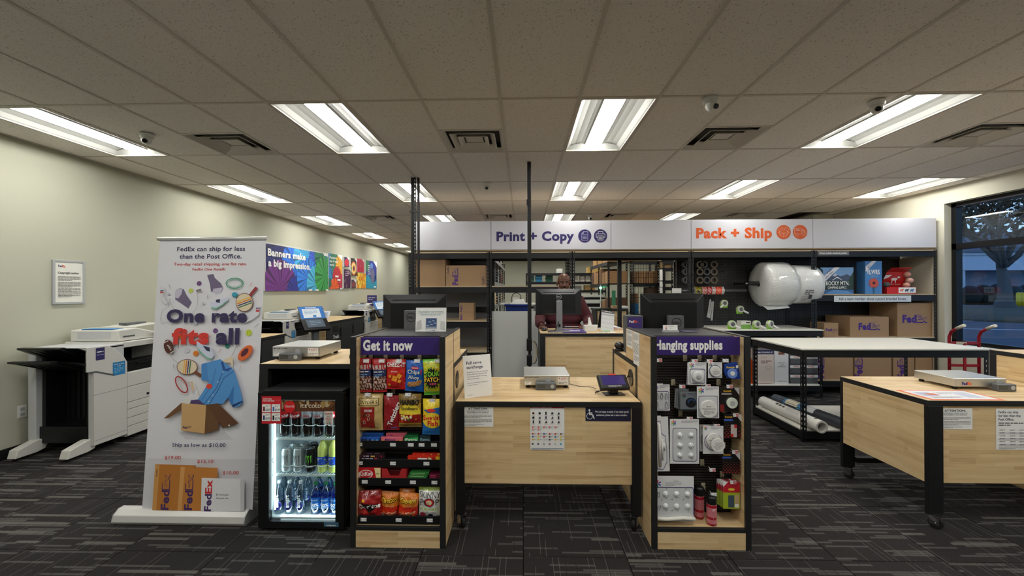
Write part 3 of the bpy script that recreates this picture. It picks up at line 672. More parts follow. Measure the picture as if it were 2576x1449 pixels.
bagpx('snack_bag', 'red and navy snack bag tucked behind the one on the second top hook', 'snack bag', 952, 903, 977, 984, YF_+.04, .03, nutpaint, None, group='red and navy snack bags', ry=.05, seed=4)
def cz(a, w_, h_):
    a.text('CHEEZ-IT', -w_*.45, h_*.26, WH, h=h_*.13, w=w_*.93, bold=.05); a.text('Original', -w_*.2, h_*.08, WH, h=h_*.045, bold=.03)
    for x, y, s_, r_ in ((-.02, -.13, .19, .5), (.2, -.05, .16, .2), (-.25, -.06, .1, .7), (.22, -.22, .11, .4), (-.28, -.34, .09, .1)):
        p_ = [(x*w_+s_*w_*cos(r_+k*pi/2), y*h_+s_*w_*sin(r_+k*pi/2)) for k in range(4)]; a.poly(p_, (214, 128, 30)); a.poly([(x*w_+(px_-x*w_)*.86, y*h_+(py_-y*h_)*.86) for px_, py_ in p_], (236, 160, 48)); a.ell(x*w_, y*h_, s_*w_*.1, s_*w_*.1, (150, 80, 20))
bagpx('snack_bag', 'red cracker bag with orange square crackers on the third top hook', 'snack bag', 971, 903, 1021, 979, YF_-.005, .035, lambda u_, v_: (196, 32, 30) if v_ > .62 or v_ < .5 - .2*abs(u_-.5) else (208, 44, 30), cz, ry=.02, seed=5)
def ca(a, w_, h_):
    a.ell(0, h_*.26, w_*.22, h_*.05, (190, 30, 60)); a.text('NABISCO', -w_*.17, h_*.245, WH, h=h_*.035, w=w_*.34, bold=.03)
    a.text('Chips', -w_*.38, h_*.07, (18, 20, 50), h=h_*.14, w=w_*.66, bold=.07); a.text('Chips', -w_*.37, h_*.075, WH, h=h_*.125, w=w_*.64, bold=.03)
    a.text('!', w_*.3, h_*.07, (210, 30, 50), h=h_*.15, bold=.06); a.text('Ahoy', -w_*.34, -h_*.10, (18, 20, 50), h=h_*.14, w=w_*.62, bold=.07); a.text('Ahoy', -w_*.33, -h_*.095, WH, h=h_*.122, w=w_*.6, bold=.03)
    for x, y, r_ in ((-.2, -.27, .15), (.02, -.25, .15), (.2, -.22, .15), (.3, -.16, .1)):
        a.ell(x*w_, y*h_, r_*w_, r_*w_*.9, (190, 138, 82))
        for k in range(5): a.ell(x*w_+r_*w_*.6*cos(k*1.3+x*9), y*h_+r_*w_*.5*sin(k*1.3), .018*w_, .018*w_, (70, 40, 22))
bagpx('cookie_bag', 'bright blue chocolate chip cookie bag on the fourth top hook', 'snack bag', 1020, 906, 1068, 984, YF_-.005, .035, lambda u_, v_: (26, 100, 196), ca, ry=.06, seed=6)
def spk(a, w_, h_):
    rnd = random.Random(4)
    for k in range(26): x, y = rnd.uniform(-.44, .44), rnd.uniform(-.4, .42); a.ell(x*w_, y*h_, .035*w_, .02*h_, rnd.choice([(60, 160, 60), (240, 150, 40), (220, 60, 60), (70, 150, 190), (120, 190, 60)]), rnd.uniform(0, 3), 8)
    sp_ = []
    for k in range(34): t_ = 2*pi*k/34; r_ = (1 if k % 2 else .72)*(1+.12*rnd.random()); sp_.append((r_*.44*w_*cos(t_), r_*.3*h_*sin(t_)-.02*h_))
    a.poly(sp_, (24, 30, 22)); a.text('SOUR', -w_*.36, h_*.04, (140, 210, 60), h=h_*.13, w=w_*.72, bold=.06); a.text('PATCH', -w_*.4, -h_*.11, (246, 190, 50), h=h_*.12, w=w_*.8, bold=.06); a.text('KIDS', -w_*.14, -h_*.2, (230, 80, 130), h=h_*.06, w=w_*.34, bold=.05)
bagpx('candy_bag', 'lime green and yellow sour candy bag on the rightmost top hook', 'snack bag', 1065, 903, 1114, 993, YF_-.02, .045, lambda u_, v_: (112, 196, 60) if v_ < .1 or v_ > .93 else (206, 208, 44), spk, ry=-.04, seed=7)
def sny(a, w_, h_):
    a.rect(-w_*.3, -h_*.42, w_*.22, h_*.16, (156, 34, 30)); a.rect(-w_*.36, h_*.2, w_*.36, h_*.38, (60, 46, 30)); a.rect(-w_*.345, h_*.21, w_*.345, h_*.37, (216, 190, 128)); a.text("SNYDER'S", -w_*.32, h_*.24, (60, 46, 30), h=h_*.09, w=w_*.64, bold=.02)
    a.text('mini', -w_*.14, h_*.03, WH, h=h_*.09, bold=.03); rnd = random.Random(8)
    for k in range(11): a.ring(rnd.uniform(-.24, .16)*w_, rnd.uniform(-.26, -.04)*h_, .06*w_, .03*h_, .018*w_, rnd.choice([(120, 60, 30), (214, 190, 170), (90, 50, 36)]), rnd.uniform(0, 3), 10)
bagpx('pretzel_bag', 'tan pretzel bag with a red window panel in the second row', 'snack bag', 896, 990, 964, 1082, YF_-.02, .05, lambda u_, v_: (196, 168, 108) if v_ < .93 else (176, 148, 90), sny, seed=8)
bagpx('pretzel_bag', 'spare tan pretzel bag mostly hidden behind the front pretzel bag', 'snack bag', 912, 987, 966, 1076, YF_+.045, .04, lambda u_, v_: (150, 110, 66), None, seed=18)
def twz(a, w_, h_): a.text('Twizzlers', w_*.02, -h_*.38, WH, h=w_*.28, w=h_*.72, bold=.05, rot=1.2); a.rect(-w_*.05, -h_*.45, w_*.35, -h_*.41, (120, 110, 180))
bagpx('candy_bag', 'dark red twisted licorice bag with slanted white lettering', 'snack bag', 965, 994, 1006, 1081, YF_-.015, .03, lambda u_, v_: (150, 24, 34), twz, ry=.02, seed=9)
def har(a, w_, h_):
    a.ell(0, -h_*.05, w_*.46, h_*.26, (236, 210, 60)); a.rect(-w_*.47, -h_*.36, w_*.47, -h_*.1, (150, 26, 22)); rnd = random.Random(2)
    for k in range(22): a.ell(rnd.uniform(-.44, .1)*w_, rnd.uniform(-.33, -.12)*h_, .05*w_, .03*h_, rnd.choice([(60, 140, 50), (230, 150, 40), (200, 40, 40), (240, 220, 120), (240, 240, 230)]), rnd.uniform(0, 3), 10)
    a.text('HARIBO', -w_*.42, h_*.19, (22, 20, 18), h=h_*.15, w=w_*.84, bold=.06); a.text('Goldbears', -w_*.36, h_*.04, (40, 34, 20), h=h_*.09, w=w_*.72, bold=.02)
bagpx('candy_bag', 'gold gummy candy bag with black lettering in the second row', 'snack bag', 1003, 990, 1061, 1074, YF_-.02, .04, lambda u_, v_: (190, 152, 52) if .1 < v_ < .72 else (128, 100, 44), har, seed=10)
def swf(a, w_, h_):
    a.poly([(-w_*.45, h_*.2), (w_*.46, h_*.3), (w_*.46, h_*.05), (-w_*.1, h_*.1)], (40, 110, 190)); a.ell(0, -h_*.08, w_*.45, h_*.22, (246, 214, 60)); a.text('Swedish', -w_*.44, -h_*.08, (208, 32, 48), h=h_*.13, w=w_*.88, bold=.06, rot=.05); a.text('Fish', -w_*.22, -h_*.22, (208, 32, 48), h=h_*.13, w=w_*.5, bold=.06); a.ell(-w_*.05, h_*.2, w_*.22, h_*.05, (220, 60, 60))
bagpx('candy_bag', 'yellow and blue fish gummy bag hanging lowest on the right', 'snack bag', 1063, 1003, 1115, 1093, YF_-.03, .045, lambda u_, v_: (38, 120, 200) if v_ < .32 else (244, 214, 40), swf, ry=.02, seed=11)
# shelf trays in the snack kiosk
def tray(zt, depth=.07, tags=(), lip=.05):
    y0 = KD-depth; m_ = P('shelf_tray', MB().box(.04, W1-.04, y0, KD+.01, zt-.006, zt).box(.04, W1-.04, y0-.004, y0, zt-lip+.012, zt+.012), DARK, kL, bev=.0015)
    for px in tags: q = K(px, 1100, y0); price_tag(m_, q.x, y0-.006, zt-.012, tilt=0)
    return m_
tz = [gY(1000, 1113, KY+.075).z, gY(1000, 1160, KY+.055).z, gY(1000, 1207, KY+.04).z, gY(1000, 1302, KY+.02).z]
tray(tz[0], .09, (905, 989, 1034, 1061, 1092)); tray(tz[1], .11, (906, 989, 1073)); tray(tz[2], .125, (918, 977, 1039, 1093)); tray(tz[3], .145, (915, 1003, 1081))
def carton(name, label, x0, x1, y0, y1, z0, z1, art=None, col=(200, 40, 40), group=None, rz=0, cat='candy', m=None, artside='f', rot=None):
    cx, cy = (x0+x1)/2, (y0+y1)/2; t = T(name, label, cat, (cx, cy, z0), rz, group, rot=rot)
    b_ = MB(); b_.ci = lin(col); b_.box(x0-cx, x1-cx, y0-cy, y1-cy, 0, z1-z0); P('wrapper' if m else 'carton', b_, m or GLOSSPRINT, t, bev=.0015)
    if art: a = Art(); art(a, x1-x0, z1-z0); a.put('printed_label', t, (x0-cx, y0-cy, 0))
    return t
def xk(px, y): return gY(px, 1100, y).x
def ment(base, text_c, spots):
    def f(a, w_, h_):
        for k in range(5): a.ell(w_*(.1+.2*k), h_*.3, w_*.06, h_*.25, spots[k % len(spots)], n=12)
        a.text('Mentos', w_*.2, h_*.35, text_c, h=h_*.42, w=w_*.46, bold=.05)
    return f
Y1 = KY+.075+.004
for k, (dz, nm) in enumerate(((0, 'front lower'), (.031, 'upper rear'))):
    carton('candy_box', 'blue mint roll box on the first tray, the %s one' % nm, xk(898+k*8, Y1), xk(954+k*6, Y1), Y1+k*.03, Y1+.028+k*.03, tz[0]+dz*.0, tz[0]+.03+dz*.55, ment(0, (20, 30, 100), [(150, 200, 240)]), (40, 96, 186), group='blue mint roll boxes')
    carton('candy_box', 'pink and orange fruit roll box on the first tray, the %s one' % nm, xk(958+k*9, Y1), xk(1013+k*6, Y1), Y1+k*.03, Y1+.028+k*.03, tz[0], tz[0]+.03+dz*.55, ment(0, (120, 40, 140), [(246, 170, 60), (240, 120, 60)]), (226, 110, 130), group='fruit roll boxes')
def ext(a, w_, h_): a.poly([(0, h_*.55), (w_, h_*.8), (w_, 0), (0, 0)], (60, 170, 80)); a.text('Extra', w_*.08, h_*.18, WH, h=h_*.42, w=w_*.84, bold=.05)
def ext2(a, w_, h_): a.poly([(0, h_*.55), (w_, h_*.8), (w_, 0), (0, 0)], (44, 74, 84)); a.text('Extra', w_*.08, h_*.2, (150, 180, 190), h=h_*.42, w=w_*.84, bold=.05)
carton('gum_box', 'bright green gum box on the first tray', xk(1017, Y1), xk(1052, Y1), Y1, Y1+.05, tz[0], tz[0]+.042, ext, (26, 96, 52)); carton('gum_box', 'dark teal gum box beside the bright green gum box', xk(1055, Y1), xk(1083, Y1), Y1, Y1+.05, tz[0], tz[0]+.042, ext2, (28, 52, 62))
Y2 = KY+.055+.006
for k in range(4):
    r_, c_ = divmod(k, 2)
    carton('candy_bar', 'dark wrapped candy bar on the second tray, %s' % ['bottom front', 'bottom rear', 'top front', 'top rear'][k], xk(896+r_*1, Y2), xk(954+c_*9, Y2), Y2+c_*.03, Y2+.028+c_*.03, tz[1]+.002+r_*.0165, tz[1]+.0175+r_*.0165+.004*c_, lambda a, w_, h_: (a.para(w_*.25, h_*.75, w_*.75, 1, h_*.9, (220, 210, 230), 1), a.rect(0, 0, w_*.1, h_, (190, 40, 50)), a.rect(w_*.8, 0, w_*.9, h_, (190, 60, 70))) if r_ == 0 else (a.para(w_*.3, h_*.75, w_*.55, 1, h_*.8, (230, 230, 236), 1), a.rect(w_*.62, h_*.2, w_*.8, h_*.8, (190, 160, 70))), [(60, 30, 46), (44, 26, 40)][r_], group='dark candy bars')
def ski(a, w_, h_):
    a.rect(w_*.78, 0, w_, h_, (226, 190, 30)); rnd = random.Random(5)
    for k in range(12): a.ell(w_*rnd.uniform(.03, .9), h_*rnd.uniform(.1, .9), h_*.1, h_*.1, rnd.choice([(250, 210, 60), (240, 130, 40), (110, 180, 60)]), n=8)
    a.para(w_*.28, h_*.7, w_*.66, 1, h_*.8, WH, 1)
carton('candy_pack', 'red and yellow fruit candy pack lying front on the second tray', xk(1025, Y2), xk(1116, Y2), Y2, Y2+.025, tz[1], tz[1]+.028, ski, (206, 44, 26), group='red and yellow candy packs')
carton('candy_pack', 'red and yellow fruit candy pack lying behind on the second tray', xk(1034, Y2), xk(1116, Y2), Y2+.028, Y2+.055, tz[1], tz[1]+.036, ski, (200, 44, 26), group='red and yellow candy packs')
Y3 = KY+.04+.006
def kk(a, w_, h_): a.poly([(w_*.84, 0), (w_, 0), (w_, h_), (w_*.76, h_)], (236, 220, 160)); a.ell(w_*.42, h_*.42, w_*.29, h_*.4, (236, 226, 220), .12); a.ell(w_*.42, h_*.42, w_*.265, h_*.34, (196, 28, 36), .12); a.text('KitKat', w_*.18, h_*.26, WH, h=h_*.34, w=w_*.5, bold=.05, rot=.08); a.text('KING SIZE', w_*.83, h_*.45, (60, 40, 30), h=h_*.1, w=w_*.12, bold=.02)
carton('candy_box', 'red chocolate wafer box with cream end on the third tray', xk(892, Y3), xk(957, Y3), Y3, Y3+.07, tz[2], tz[2]+.070, kk, (196, 28, 36))
rt_ = T('candy_box', 'open red cardboard candy tray, nearly empty, beside the wafer box', 'candy', ((xk(960, Y3)+xk(1022, Y3))/2, Y3+.035, tz[2])); wd = xk(1022, Y3)-xk(960, Y3)
rb_ = MB(); rb_.ci = lin((176, 36, 40)); rb_.prism([(-wd/2, -.035, 0), (wd/2, -.035, 0), (wd/2, -.035, .066), (wd*.3, -.035, .066), (wd*.2, -.035, .022), (-wd*.15, -.035, .022), (-wd*.28, -.035, .066), (-wd/2, -.035, .066)], (0, .002, 0)); rb_.box(-wd/2, -wd/2+.002, -.033, .035, 0, .06).box(wd/2-.002, wd/2, -.033, .035, 0, .06).box(-wd/2, wd/2, .033, .035, 0, .06).box(-wd/2, wd/2, -.033, .035, 0, .002)
P('tray_walls', rb_, PRINT, rt_)
cb_ = MB(); cb_.ci = lin((110, 30, 34)); cb_.box(-wd*.3, wd*.3, .0, .028, .002, .04); P('candy_bar', cb_, GLOSSPRINT, rt_, bev=.003)
for k in range(6):
    rr, cc = divmod(k, 2)
    carton('gum_pack', 'flat green gum pack on the third tray, %s layer, %s' % (['bottom', 'middle', 'top'][rr], ['in front', 'behind'][cc]), xk(1024+rr*3, Y3), xk(1072+rr*3, Y3), Y3+cc*.035, Y3+.032+cc*.035, tz[2]+rr*.0145, tz[2]+rr*.0145+.0135, lambda a, w_, h_: a.rect(w_*.1, h_*.3, w_*.8, h_*.6, (150, 200, 130)), (50, 120, 58), group='flat green gum packs', rz=(rr-1)*.05)
for k in range(3): carton('gum_pack', 'flat dark plum gum pack at the right end of the third tray, %s' % ['bottom', 'middle', 'top'][k], xk(1079, Y3), xk(1115, Y3), Y3, Y3+.06, tz[2]+k*.011, tz[2]+k*.011+.010, lambda a, w_, h_: a.rect(w_*.1, h_*.2, w_*.5, h_*.8, (190, 60, 100)), (92, 24, 48), group='flat plum gum packs', rz=.03*(k-1))
# big chip bags on the lowest tray
YB4 = KY+.055
def dor(a, w_, h_): a.poly([(-w_*.2, h_*.16), (w_*.4, h_*.02), (w_*.08, -h_*.24)], (30, 16, 18)); a.text('Doritos', -w_*.28, -h_*.04, WH, h=h_*.14, w=w_*.74, bold=.06, rot=-.04); a.poly([(-w_*.34, -h_*.46), (w_*.3, -h_*.46), (w_*.2, -h_*.36), (-w_*.2, -h_*.34)], (220, 120, 40)); a.ell(-w_*.1, h_*.22, w_*.06, h_*.05, (240, 170, 50))
bagpx('chip_bag', 'dark red tortilla chip bag slumped at the left of the lowest tray', 'snack bag', 893, 1232, 962, 1304, YB4, .07, lambda u_, v_: (160, 26, 30) if v_ < .8 else (136, 20, 26), dor, ry=-.08, seed=12, wr=.012)
def chee(a, w_, h_):
    a.text('Cheetos', -w_*.42, h_*.13, (40, 26, 12), h=h_*.2, w=w_*.84, bold=.1, rot=.08); a.text('Cheetos', -w_*.4, h_*.14, (250, 200, 50), h=h_*.17, w=w_*.8, bold=.03, rot=.08); a.text('Crunchy', -w_*.14, h_*.02, (240, 190, 120), h=h_*.06, bold=.03)
    rnd = random.Random(6)
    for k in range(24): a.line([(rnd.uniform(-.42, .4)*w_, rnd.uniform(-.44, -.14)*h_) for _ in (0, 1)][:1]+[(rnd.uniform(-.42, .42)*w_, rnd.uniform(-.44, -.14)*h_)], .035*w_, rnd.choice([(236, 110, 30), (250, 140, 40), (210, 60, 30), (240, 225, 210)]))
chp = lambda u_, v_: (214, 120, 30) if v_ > .5 else (206, 44, 26)
bagpx('chip_bag', 'orange and red cheese puff bag, left of the two in front', 'snack bag', 957, 1235, 1005, 1304, YB4+.015, .06, chp, chee, ry=.05, seed=13, wr=.009, group='orange cheese puff bags')
bagpx('chip_bag', 'orange and red cheese puff bag, right of the two in front', 'snack bag', 1003, 1238, 1053, 1303, YB4, .06, chp, chee, ry=.08, seed=14, wr=.01, group='orange cheese puff bags')
bagpx('chip_bag', 'orange cheese puff bag standing behind the front pair', 'snack bag', 1005, 1228, 1045, 1300, YB4+.055, .04, chp, None, seed=15, group='orange cheese puff bags')
def skp(a, w_, h_):
    a.text('SKINNY', -w_*.44, h_*.2, (60, 62, 70), h=h_*.17, w=w_*.84, bold=-.005); a.text('P', -w_*.4, h_*-.03, (60, 62, 70), h=h_*.19, bold=0); a.text('P', w_*.22, h_*-.03, (60, 62, 70), h=h_*.19, bold=0); a.ell(-w_*.04, h_*.06, w_*.21, h_*.14, (50, 50, 60)); a.ell(-w_*.04, h_*.06, w_*.185, h_*.125, (200, 40, 50)); a.ell(-w_*.04, h_*.06, w_*.12, h_*.08, (236, 214, 170))
    a.text('POPCORN', -w_*.4, -h_*.2, (150, 180, 50), h=h_*.08, w=w_*.7, bold=.03); a.ell(-w_*.3, -h_*.35, w_*.12, h_*.08, (160, 30, 60)); a.ell(w_*.02, -h_*.37, w_*.09, h_*.06, (40, 40, 80))
bagpx('popcorn_bag', 'white popcorn bag with a green top edge on the lowest tray', 'snack bag', 1053, 1224, 1115, 1302, YB4, .06, lambda u_, v_: (150, 176, 60) if v_ > .9 else (226, 226, 222), skp, ry=.01, seed=16, wr=.008)
# ================================================================ HANGING SUPPLIES
def KQ(px, py, dy): p = gY(px, py, KY+.02+dy); return Vector((p.x-.783, p.y-KY-.02, p.z))
for px, py, kd, bk in ((1655, 906, 1, 1), (1744, 908, 1, 1), (1782, 908, 1, 1), (1822, 907, 0, 1), (1657, 969, 1, 1), (1713, 972, 1, 1), (1777, 971, 1, 1), (1832, 972, 1, 1), (1652, 1050, 1, 1), (1732, 1053, 1, 1), (1800, 1071, 1, 0), (1848, 1044, 1, 1), (1846, 1137, 1, 1), (1789, 1182, 1, 1), (1668, 1210, 1, 1), (1841, 1213, 1, 1), (1792, 1244, 0, 1)):
    q = KQ(px, py, .05); hook(kR, q.x-.01, KD, q.z-.008, KD-.05, kd, back=bk, tdx=.018)
def starburst(a, x, y, r):
    for k, c in enumerate([(220, 60, 50), (240, 150, 40), (120, 180, 70), (40, 150, 110), (40, 90, 180), (110, 60, 150)]):
        t_ = pi/2+k*pi/3; a.poly([(x+r*.15*cos(t_-.6), y+r*.15*sin(t_-.6)), (x+r*.75*cos(t_-.28), y+r*.75*sin(t_-.28)), (x+r*cos(t_), y+r*sin(t_)), (x+r*.75*cos(t_+.28), y+r*.75*sin(t_+.28)), (x+r*.15*cos(t_+.6), y+r*.15*sin(t_+.6))], c)
PUR2 = (62, 54, 110)
def card(name, label, x0, y0, x1, y1, yd, art, dome=None, group=None, ry=0, col=(226, 226, 228), rx=.0):
    a_ = gY(x0, y0, KY+.02+yd); b_ = gY(x1, y1, KY+.02+yd); w_, h_ = b_.x-a_.x, a_.z-b_.z
    t = T(name, label, 'hardware pack', ((a_.x+b_.x)/2, KY+.02+yd, (a_.z+b_.z)/2), group=group, rot=(rx, ry, 0))
    m_ = MB(); m_.ci = lin(col); m_.box(-w_/2, w_/2, 0, .001, -h_/2, h_/2); P('backing_card', m_, GLOSSPRINT, t, bev=.0004)
    a = Art(); art(a, w_, h_); a.put('printed_face', t, (0, 0, 0))
    if dome: dome(t, w_, h_)
    return t
def rframe(a, x0, y0, x1, y1, r, w_, c):
    p = []
    for cx, cy, t0 in ((x1-r, y1-r, 0), (x0+r, y1-r, pi/2), (x0+r, y0+r, pi), (x1-r, y0+r, 1.5*pi)):
        for k in range(5): t_ = t0+k*pi/8; p.append((cx+r*cos(t_), cy+r*sin(t_)))
    a.line(p+[p[0]], w_, c)
def bshead(a, w_, h_, r=.02): starburst(a, -w_*.5+r*1.3, h_*.5-r*1.3, r); a.para(-w_*.1, h_*.47, w_*.46, 3, .006, (170, 170, 178))
def coil(a, w_, h_): bshead(a, w_, h_, .016); rframe(a, -w_*.4, -h_*.44, w_*.42, h_*.2, .01, .003, PUR2)
def coild(t, w_, h_): P('blister', MB().lathe([(.036, 0), (.035, .018), (.03, .024), (.016, .02), (.0, .02)][::-1], (0, 0, 0), 24).rot(pi/2, 'X').xf(Matrix.Translation((0, 0, -h_*.12))), mat('frosted_blister', (222, 224, 226), .2, trans=.0, coat=.5), t); P('wire_coil', MB().lathe([(.012, .018), (.014, .026), (.01, .028)], (0, 0, 0), 18).rot(pi/2, 'X').xf(Matrix.Translation((0, 0, -h_*.12))), LGREY, t)
card('blister_pack', 'blister card with a round coil of clear line, in front on its top row hook', 1731, 911, 1777, 968, .04, coil, coild, 'coil blister cards', ry=.015)
card('blister_pack', 'blister card tucked behind the coil of clear line in the top row', 1728, 913, 1772, 969, .075, coil, None, 'coil blister cards', ry=.04)
def disc(t, w_, h_, cy=-.06, r=None, txt=True):
    r = r or w_*.38; P('white_disc', MB().cyl((0, -.002, cy*h_), (0, -.016, cy*h_), r, r*.96, 32), WHITE, t, bev=.001)
    a = Art(); a.text('Banner', -r*.3, cy*h_+r*.25, (70, 70, 80), h=r*.14, bold=0); a.text('Hanging Solutions', 0, cy*h_, (70, 70, 80), h=r*.14, w=r*1.5, bold=0, al='c'); a.para(-r*.6, cy*h_-r*.15, r*.6, 4, r*.12, (150, 150, 158)); a.put('disc_label', t, (0, -.0162, 0))
def sq(a, w_, h_): bshead(a, w_, h_, .012); a.ring(0, -h_*.06, w_*.42, w_*.42, .003, PUR2)
card('blister_pack', 'square card with a white disc pack at the top right, left of the blue tape', 1781, 911, 1817, 951, .04, sq, disc)
def tapeart(a, w_, h_): a.text('Scotch', -w_*.36, h_*.14, (240, 200, 60), h=h_*.1, w=w_*.6, bold=.06); a.rect(w_*.18, h_*.12, w_*.4, h_*.3, WH)
tq = gY(1842, 931, KY+.05); t = T('tape_dispenser', 'translucent blue tape dispenser pack hanging at the top right', 'tape', (tq.x, tq.y, tq.z))
tm = mat('blue_translucent', (44, 78, 170), .15, trans=.35, coat=.5)
P('dispenser_shell', MB().prism([(-.045, 0, .035), (.03, 0, .05), (.042, 0, .02), (.05, 0, -.04), (.056, 0, -.052), (.02, 0, -.058), (-.03, 0, -.05), (-.047, 0, -.02)], (0, .014, 0)), tm, t, bev=.003); P('tape_roll', MB().cyl((0, -.004, -.02), (0, .008, -.02), .03, n=28), mat('tape_core_blue', (110, 140, 210), .3), t); P('roll_hub', MB().cyl((0, -.006, -.02), (0, -.003, -.02), .014, n=20), WHITE, t)
a = Art(); a.text('Scotch', -.036, .012, (240, 205, 70), h=.011, w=.05, bold=.06); a.rect(.022, .012, .036, .03, WH); a.para(-.02, .006, .03, 2, .005, (180, 190, 220)); a.put('tape_label', t, (0, -.001, 0))
def clips(a, w_, h_): bshead(a, w_, h_, .014); rframe(a, -w_*.43, -h_*.44, w_*.43, h_*.24, .01, .003, PUR2); a.rect(-w_*.38, -h_*.4, w_*.38, h_*.2, (196, 198, 202))
def clipd(t, w_, h_):
    for x, z in ((-.28, .05), (0, .07), (.28, .05), (-.28, -.26), (.28, -.26)):
        pts = [(x*w_+.008*sin(2*pi*k/14)*(1.0 if cos(2*pi*k/14) < 0 else .6), -.004, z*h_+.02*cos(2*pi*k/14)) for k in range(15)]
        P('snap_hook', MB().tube(pts, .0016, 6), CHROME, t)
card('blister_pack', 'blister card with five small metal snap hooks at the left of the second row', 1643, 967, 1685, 1033, .04, clips, clipd)
def cable(a, w_, h_): starburst(a, -w_*.3, h_*.28, .014); a.ell(w_*.1, -h_*.12, w_*.3, h_*.28, (40, 40, 46)); a.ell(w_*.12, -h_*.05, w_*.22, h_*.15, (90, 130, 190)); a.ell(w_*.14, -h_*.12, w_*.16, h_*.13, (20, 20, 22)); a.para(-w_*.1, h_*.42, w_*.46, 2, .006, (170, 170, 178))
t = card('cable_pack', 'pack of black cable in a white sleeve inside a clear bag, second row', 1711, 985, 1756, 1030, .045, cable, None); P('clear_bag', BX(-.07, .055, -.003, -.0024, -.065, .075), FILM, t)
for k, dx in enumerate((-.055, -.04, -.03)): card('cable_pack', 'clear bagged pack hanging behind the black cable pack, %s' % ['farthest back', 'second from the back', 'third from the back'][k], 1697+k*5, 978, 1722+k*5, 1026+k*2, .12-k*.02, lambda a, w_, h_: a.rect(-w_*.4, -h_*.4, w_*.3, h_*.2, (150, 152, 156)), None, 'bagged packs behind', ry=.05, col=(176, 178, 182))
def big(a, w_, h_): bshead(a, w_, h_, .02); rframe(a, -w_*.42, -h_*.46, w_*.44, h_*.2, .01, .003, PUR2); a.rect(-w_*.38, -h_*.42, w_*.4, h_*.16, (200, 202, 206))
card('blister_pack', 'large blister card with a big white disc in the second row', 1753, 972, 1809, 1052, .03, big, lambda t, w_, h_: disc(t, w_, h_, -.2, w_*.4))
def dark1(a, w_, h_):
    a.text('Scotch', -w_*.32, h_*.33, (236, 180, 40), h=h_*.07, w=w_*.4, bold=.06); a.poly([(w_*.22, h_*.5), (w_*.5, h_*.5), (w_*.5, h_*.18)], (190, 190, 196)); a.rect(-w_*.42, h_*.2, w_*.1, h_*.28, (150, 140, 136)); a.rect(-w_*.5, -h_*.5, -w_*.28, -h_*.2, (130, 30, 26))
t = card('tape_pack', 'black tape pack with a pale round roll showing, right of the large disc card', 1811, 975, 1860, 1036, .05, dark1, None, col=(34, 28, 28)); P('tape_roll', MB().cyl((.01, -.001, -.018), (.01, -.016, -.018), .033, n=30), mat('pale_tape', (214, 222, 208), .3), t, bev=.002); P('roll_hub', MB().cyl((.01, -.016, -.018), (.01, -.018, -.018), .015, n=20), LGREY, t)
def ext1(a, w_, h_):
    a.poly([(-w_*.32, h_*.42), (w_*.02, h_*.42), (w_*.05, h_*.2), (w_*.3, h_*.14), (w_*.36, -h_*.1), (w_*.34, -h_*.34), (w_*.1, -h_*.47), (-w_*.3, -h_*.46)], PUR2); a.poly([(-w_*.29, h_*.41), (-w_*.0, h_*.41), (w_*.03, h_*.19), (w_*.27, h_*.13), (w_*.33, -h_*.1), (w_*.31, -h_*.33), (w_*.09, -h_*.458), (-w_*.27, -h_*.448)], (222, 222, 224)); starburst(a, -w_*.28, h_*.46, .009)
def extd(t, w_, h_):
    for x, z0, z1, r in ((-.12, -.4, .38, .009), (.04, -.28, .1, .006), (.16, -.1, .02, .008)): P('white_clip', MB().tube([(x*w_, -.006, z0*h_), (x*w_, -.012, z1*h_)], r, 8), WHITE, t)
card('blister_pack', 'tall narrow card of white plastic hanging clips at the left, third row', 1643, 1048, 1683, 1186, .04, ext1, extd, ry=-.03)
def cups(a, w_, h_): bshead(a, w_, h_, .018); rframe(a, -w_*.4, -h_*.44, w_*.42, h_*.3, .014, .003, PUR2); a.rect(-w_*.36, -h_*.42, w_*.38, h_*.27, (206, 208, 211))
def cup(t, x, z, r=.019):
    c_ = P('suction_cup', MB().lathe([(r, 0), (r*.92, .003), (r*.4, .011), (r*.16, .014), (0, .015)][::-1], (0, 0, 0), 18).rot(pi/2, 'X').xf(Matrix.Translation((x, -.001, z))), mat('clear_vinyl', (206, 210, 212), .12, coat=.6, spec=.8), t); P('cup_hook', MB().tube([(x+.002, -.014, z), (x+.004, -.017, z-.012), (x, -.018, z-.019), (x-.005, -.017, z-.016)], .0013, 6), CHROME, c_)
def cupd(t, w_, h_):
    for x in (-.16, .22):
        for z in (.14, -.09, -.31): cup(t, x*w_, z*h_)
card('blister_pack', 'blister card of six clear suction cups with hooks in the third row', 1685, 1054, 1759, 1167, .035, cups, cupd)
card('blister_pack', 'card with a large white tilted banner disc in the third row', 1768, 1071, 1820, 1142, .04, sq, lambda t, w_, h_: (disc(t, w_, h_, .0, w_*.36), None))
card('blister_pack', 'pale card peeking out behind the tilted banner disc card', 1760, 1068, 1800, 1136, .09, sq, None)
pd = gY(1803, 1117, KY+.03); t = T('banner_disc', 'white round banner hanging disc dangling at a tilt in front of its card', 'hardware pack', (pd.x, KY+.02, pd.z), rot=(0, -.5, 0)); P('white_disc', MB().cyl((0, 0, 0), (0, -.012, 0), .04, n=32), WHITE, t, bev=.001)
a = Art(); a.text('Banner', 0, .012, (90, 90, 98), h=.006, al='c', bold=0); a.text('Hanging Solutions', 0, .002, (90, 90, 98), h=.006, w=.062, al='c', bold=0); a.para(-.026, -.004, .026, 4, .005, (160, 160, 166)); a.put('disc_label', t, (0, -.0122, 0), (1, 0, 0), (0, 0, 1))
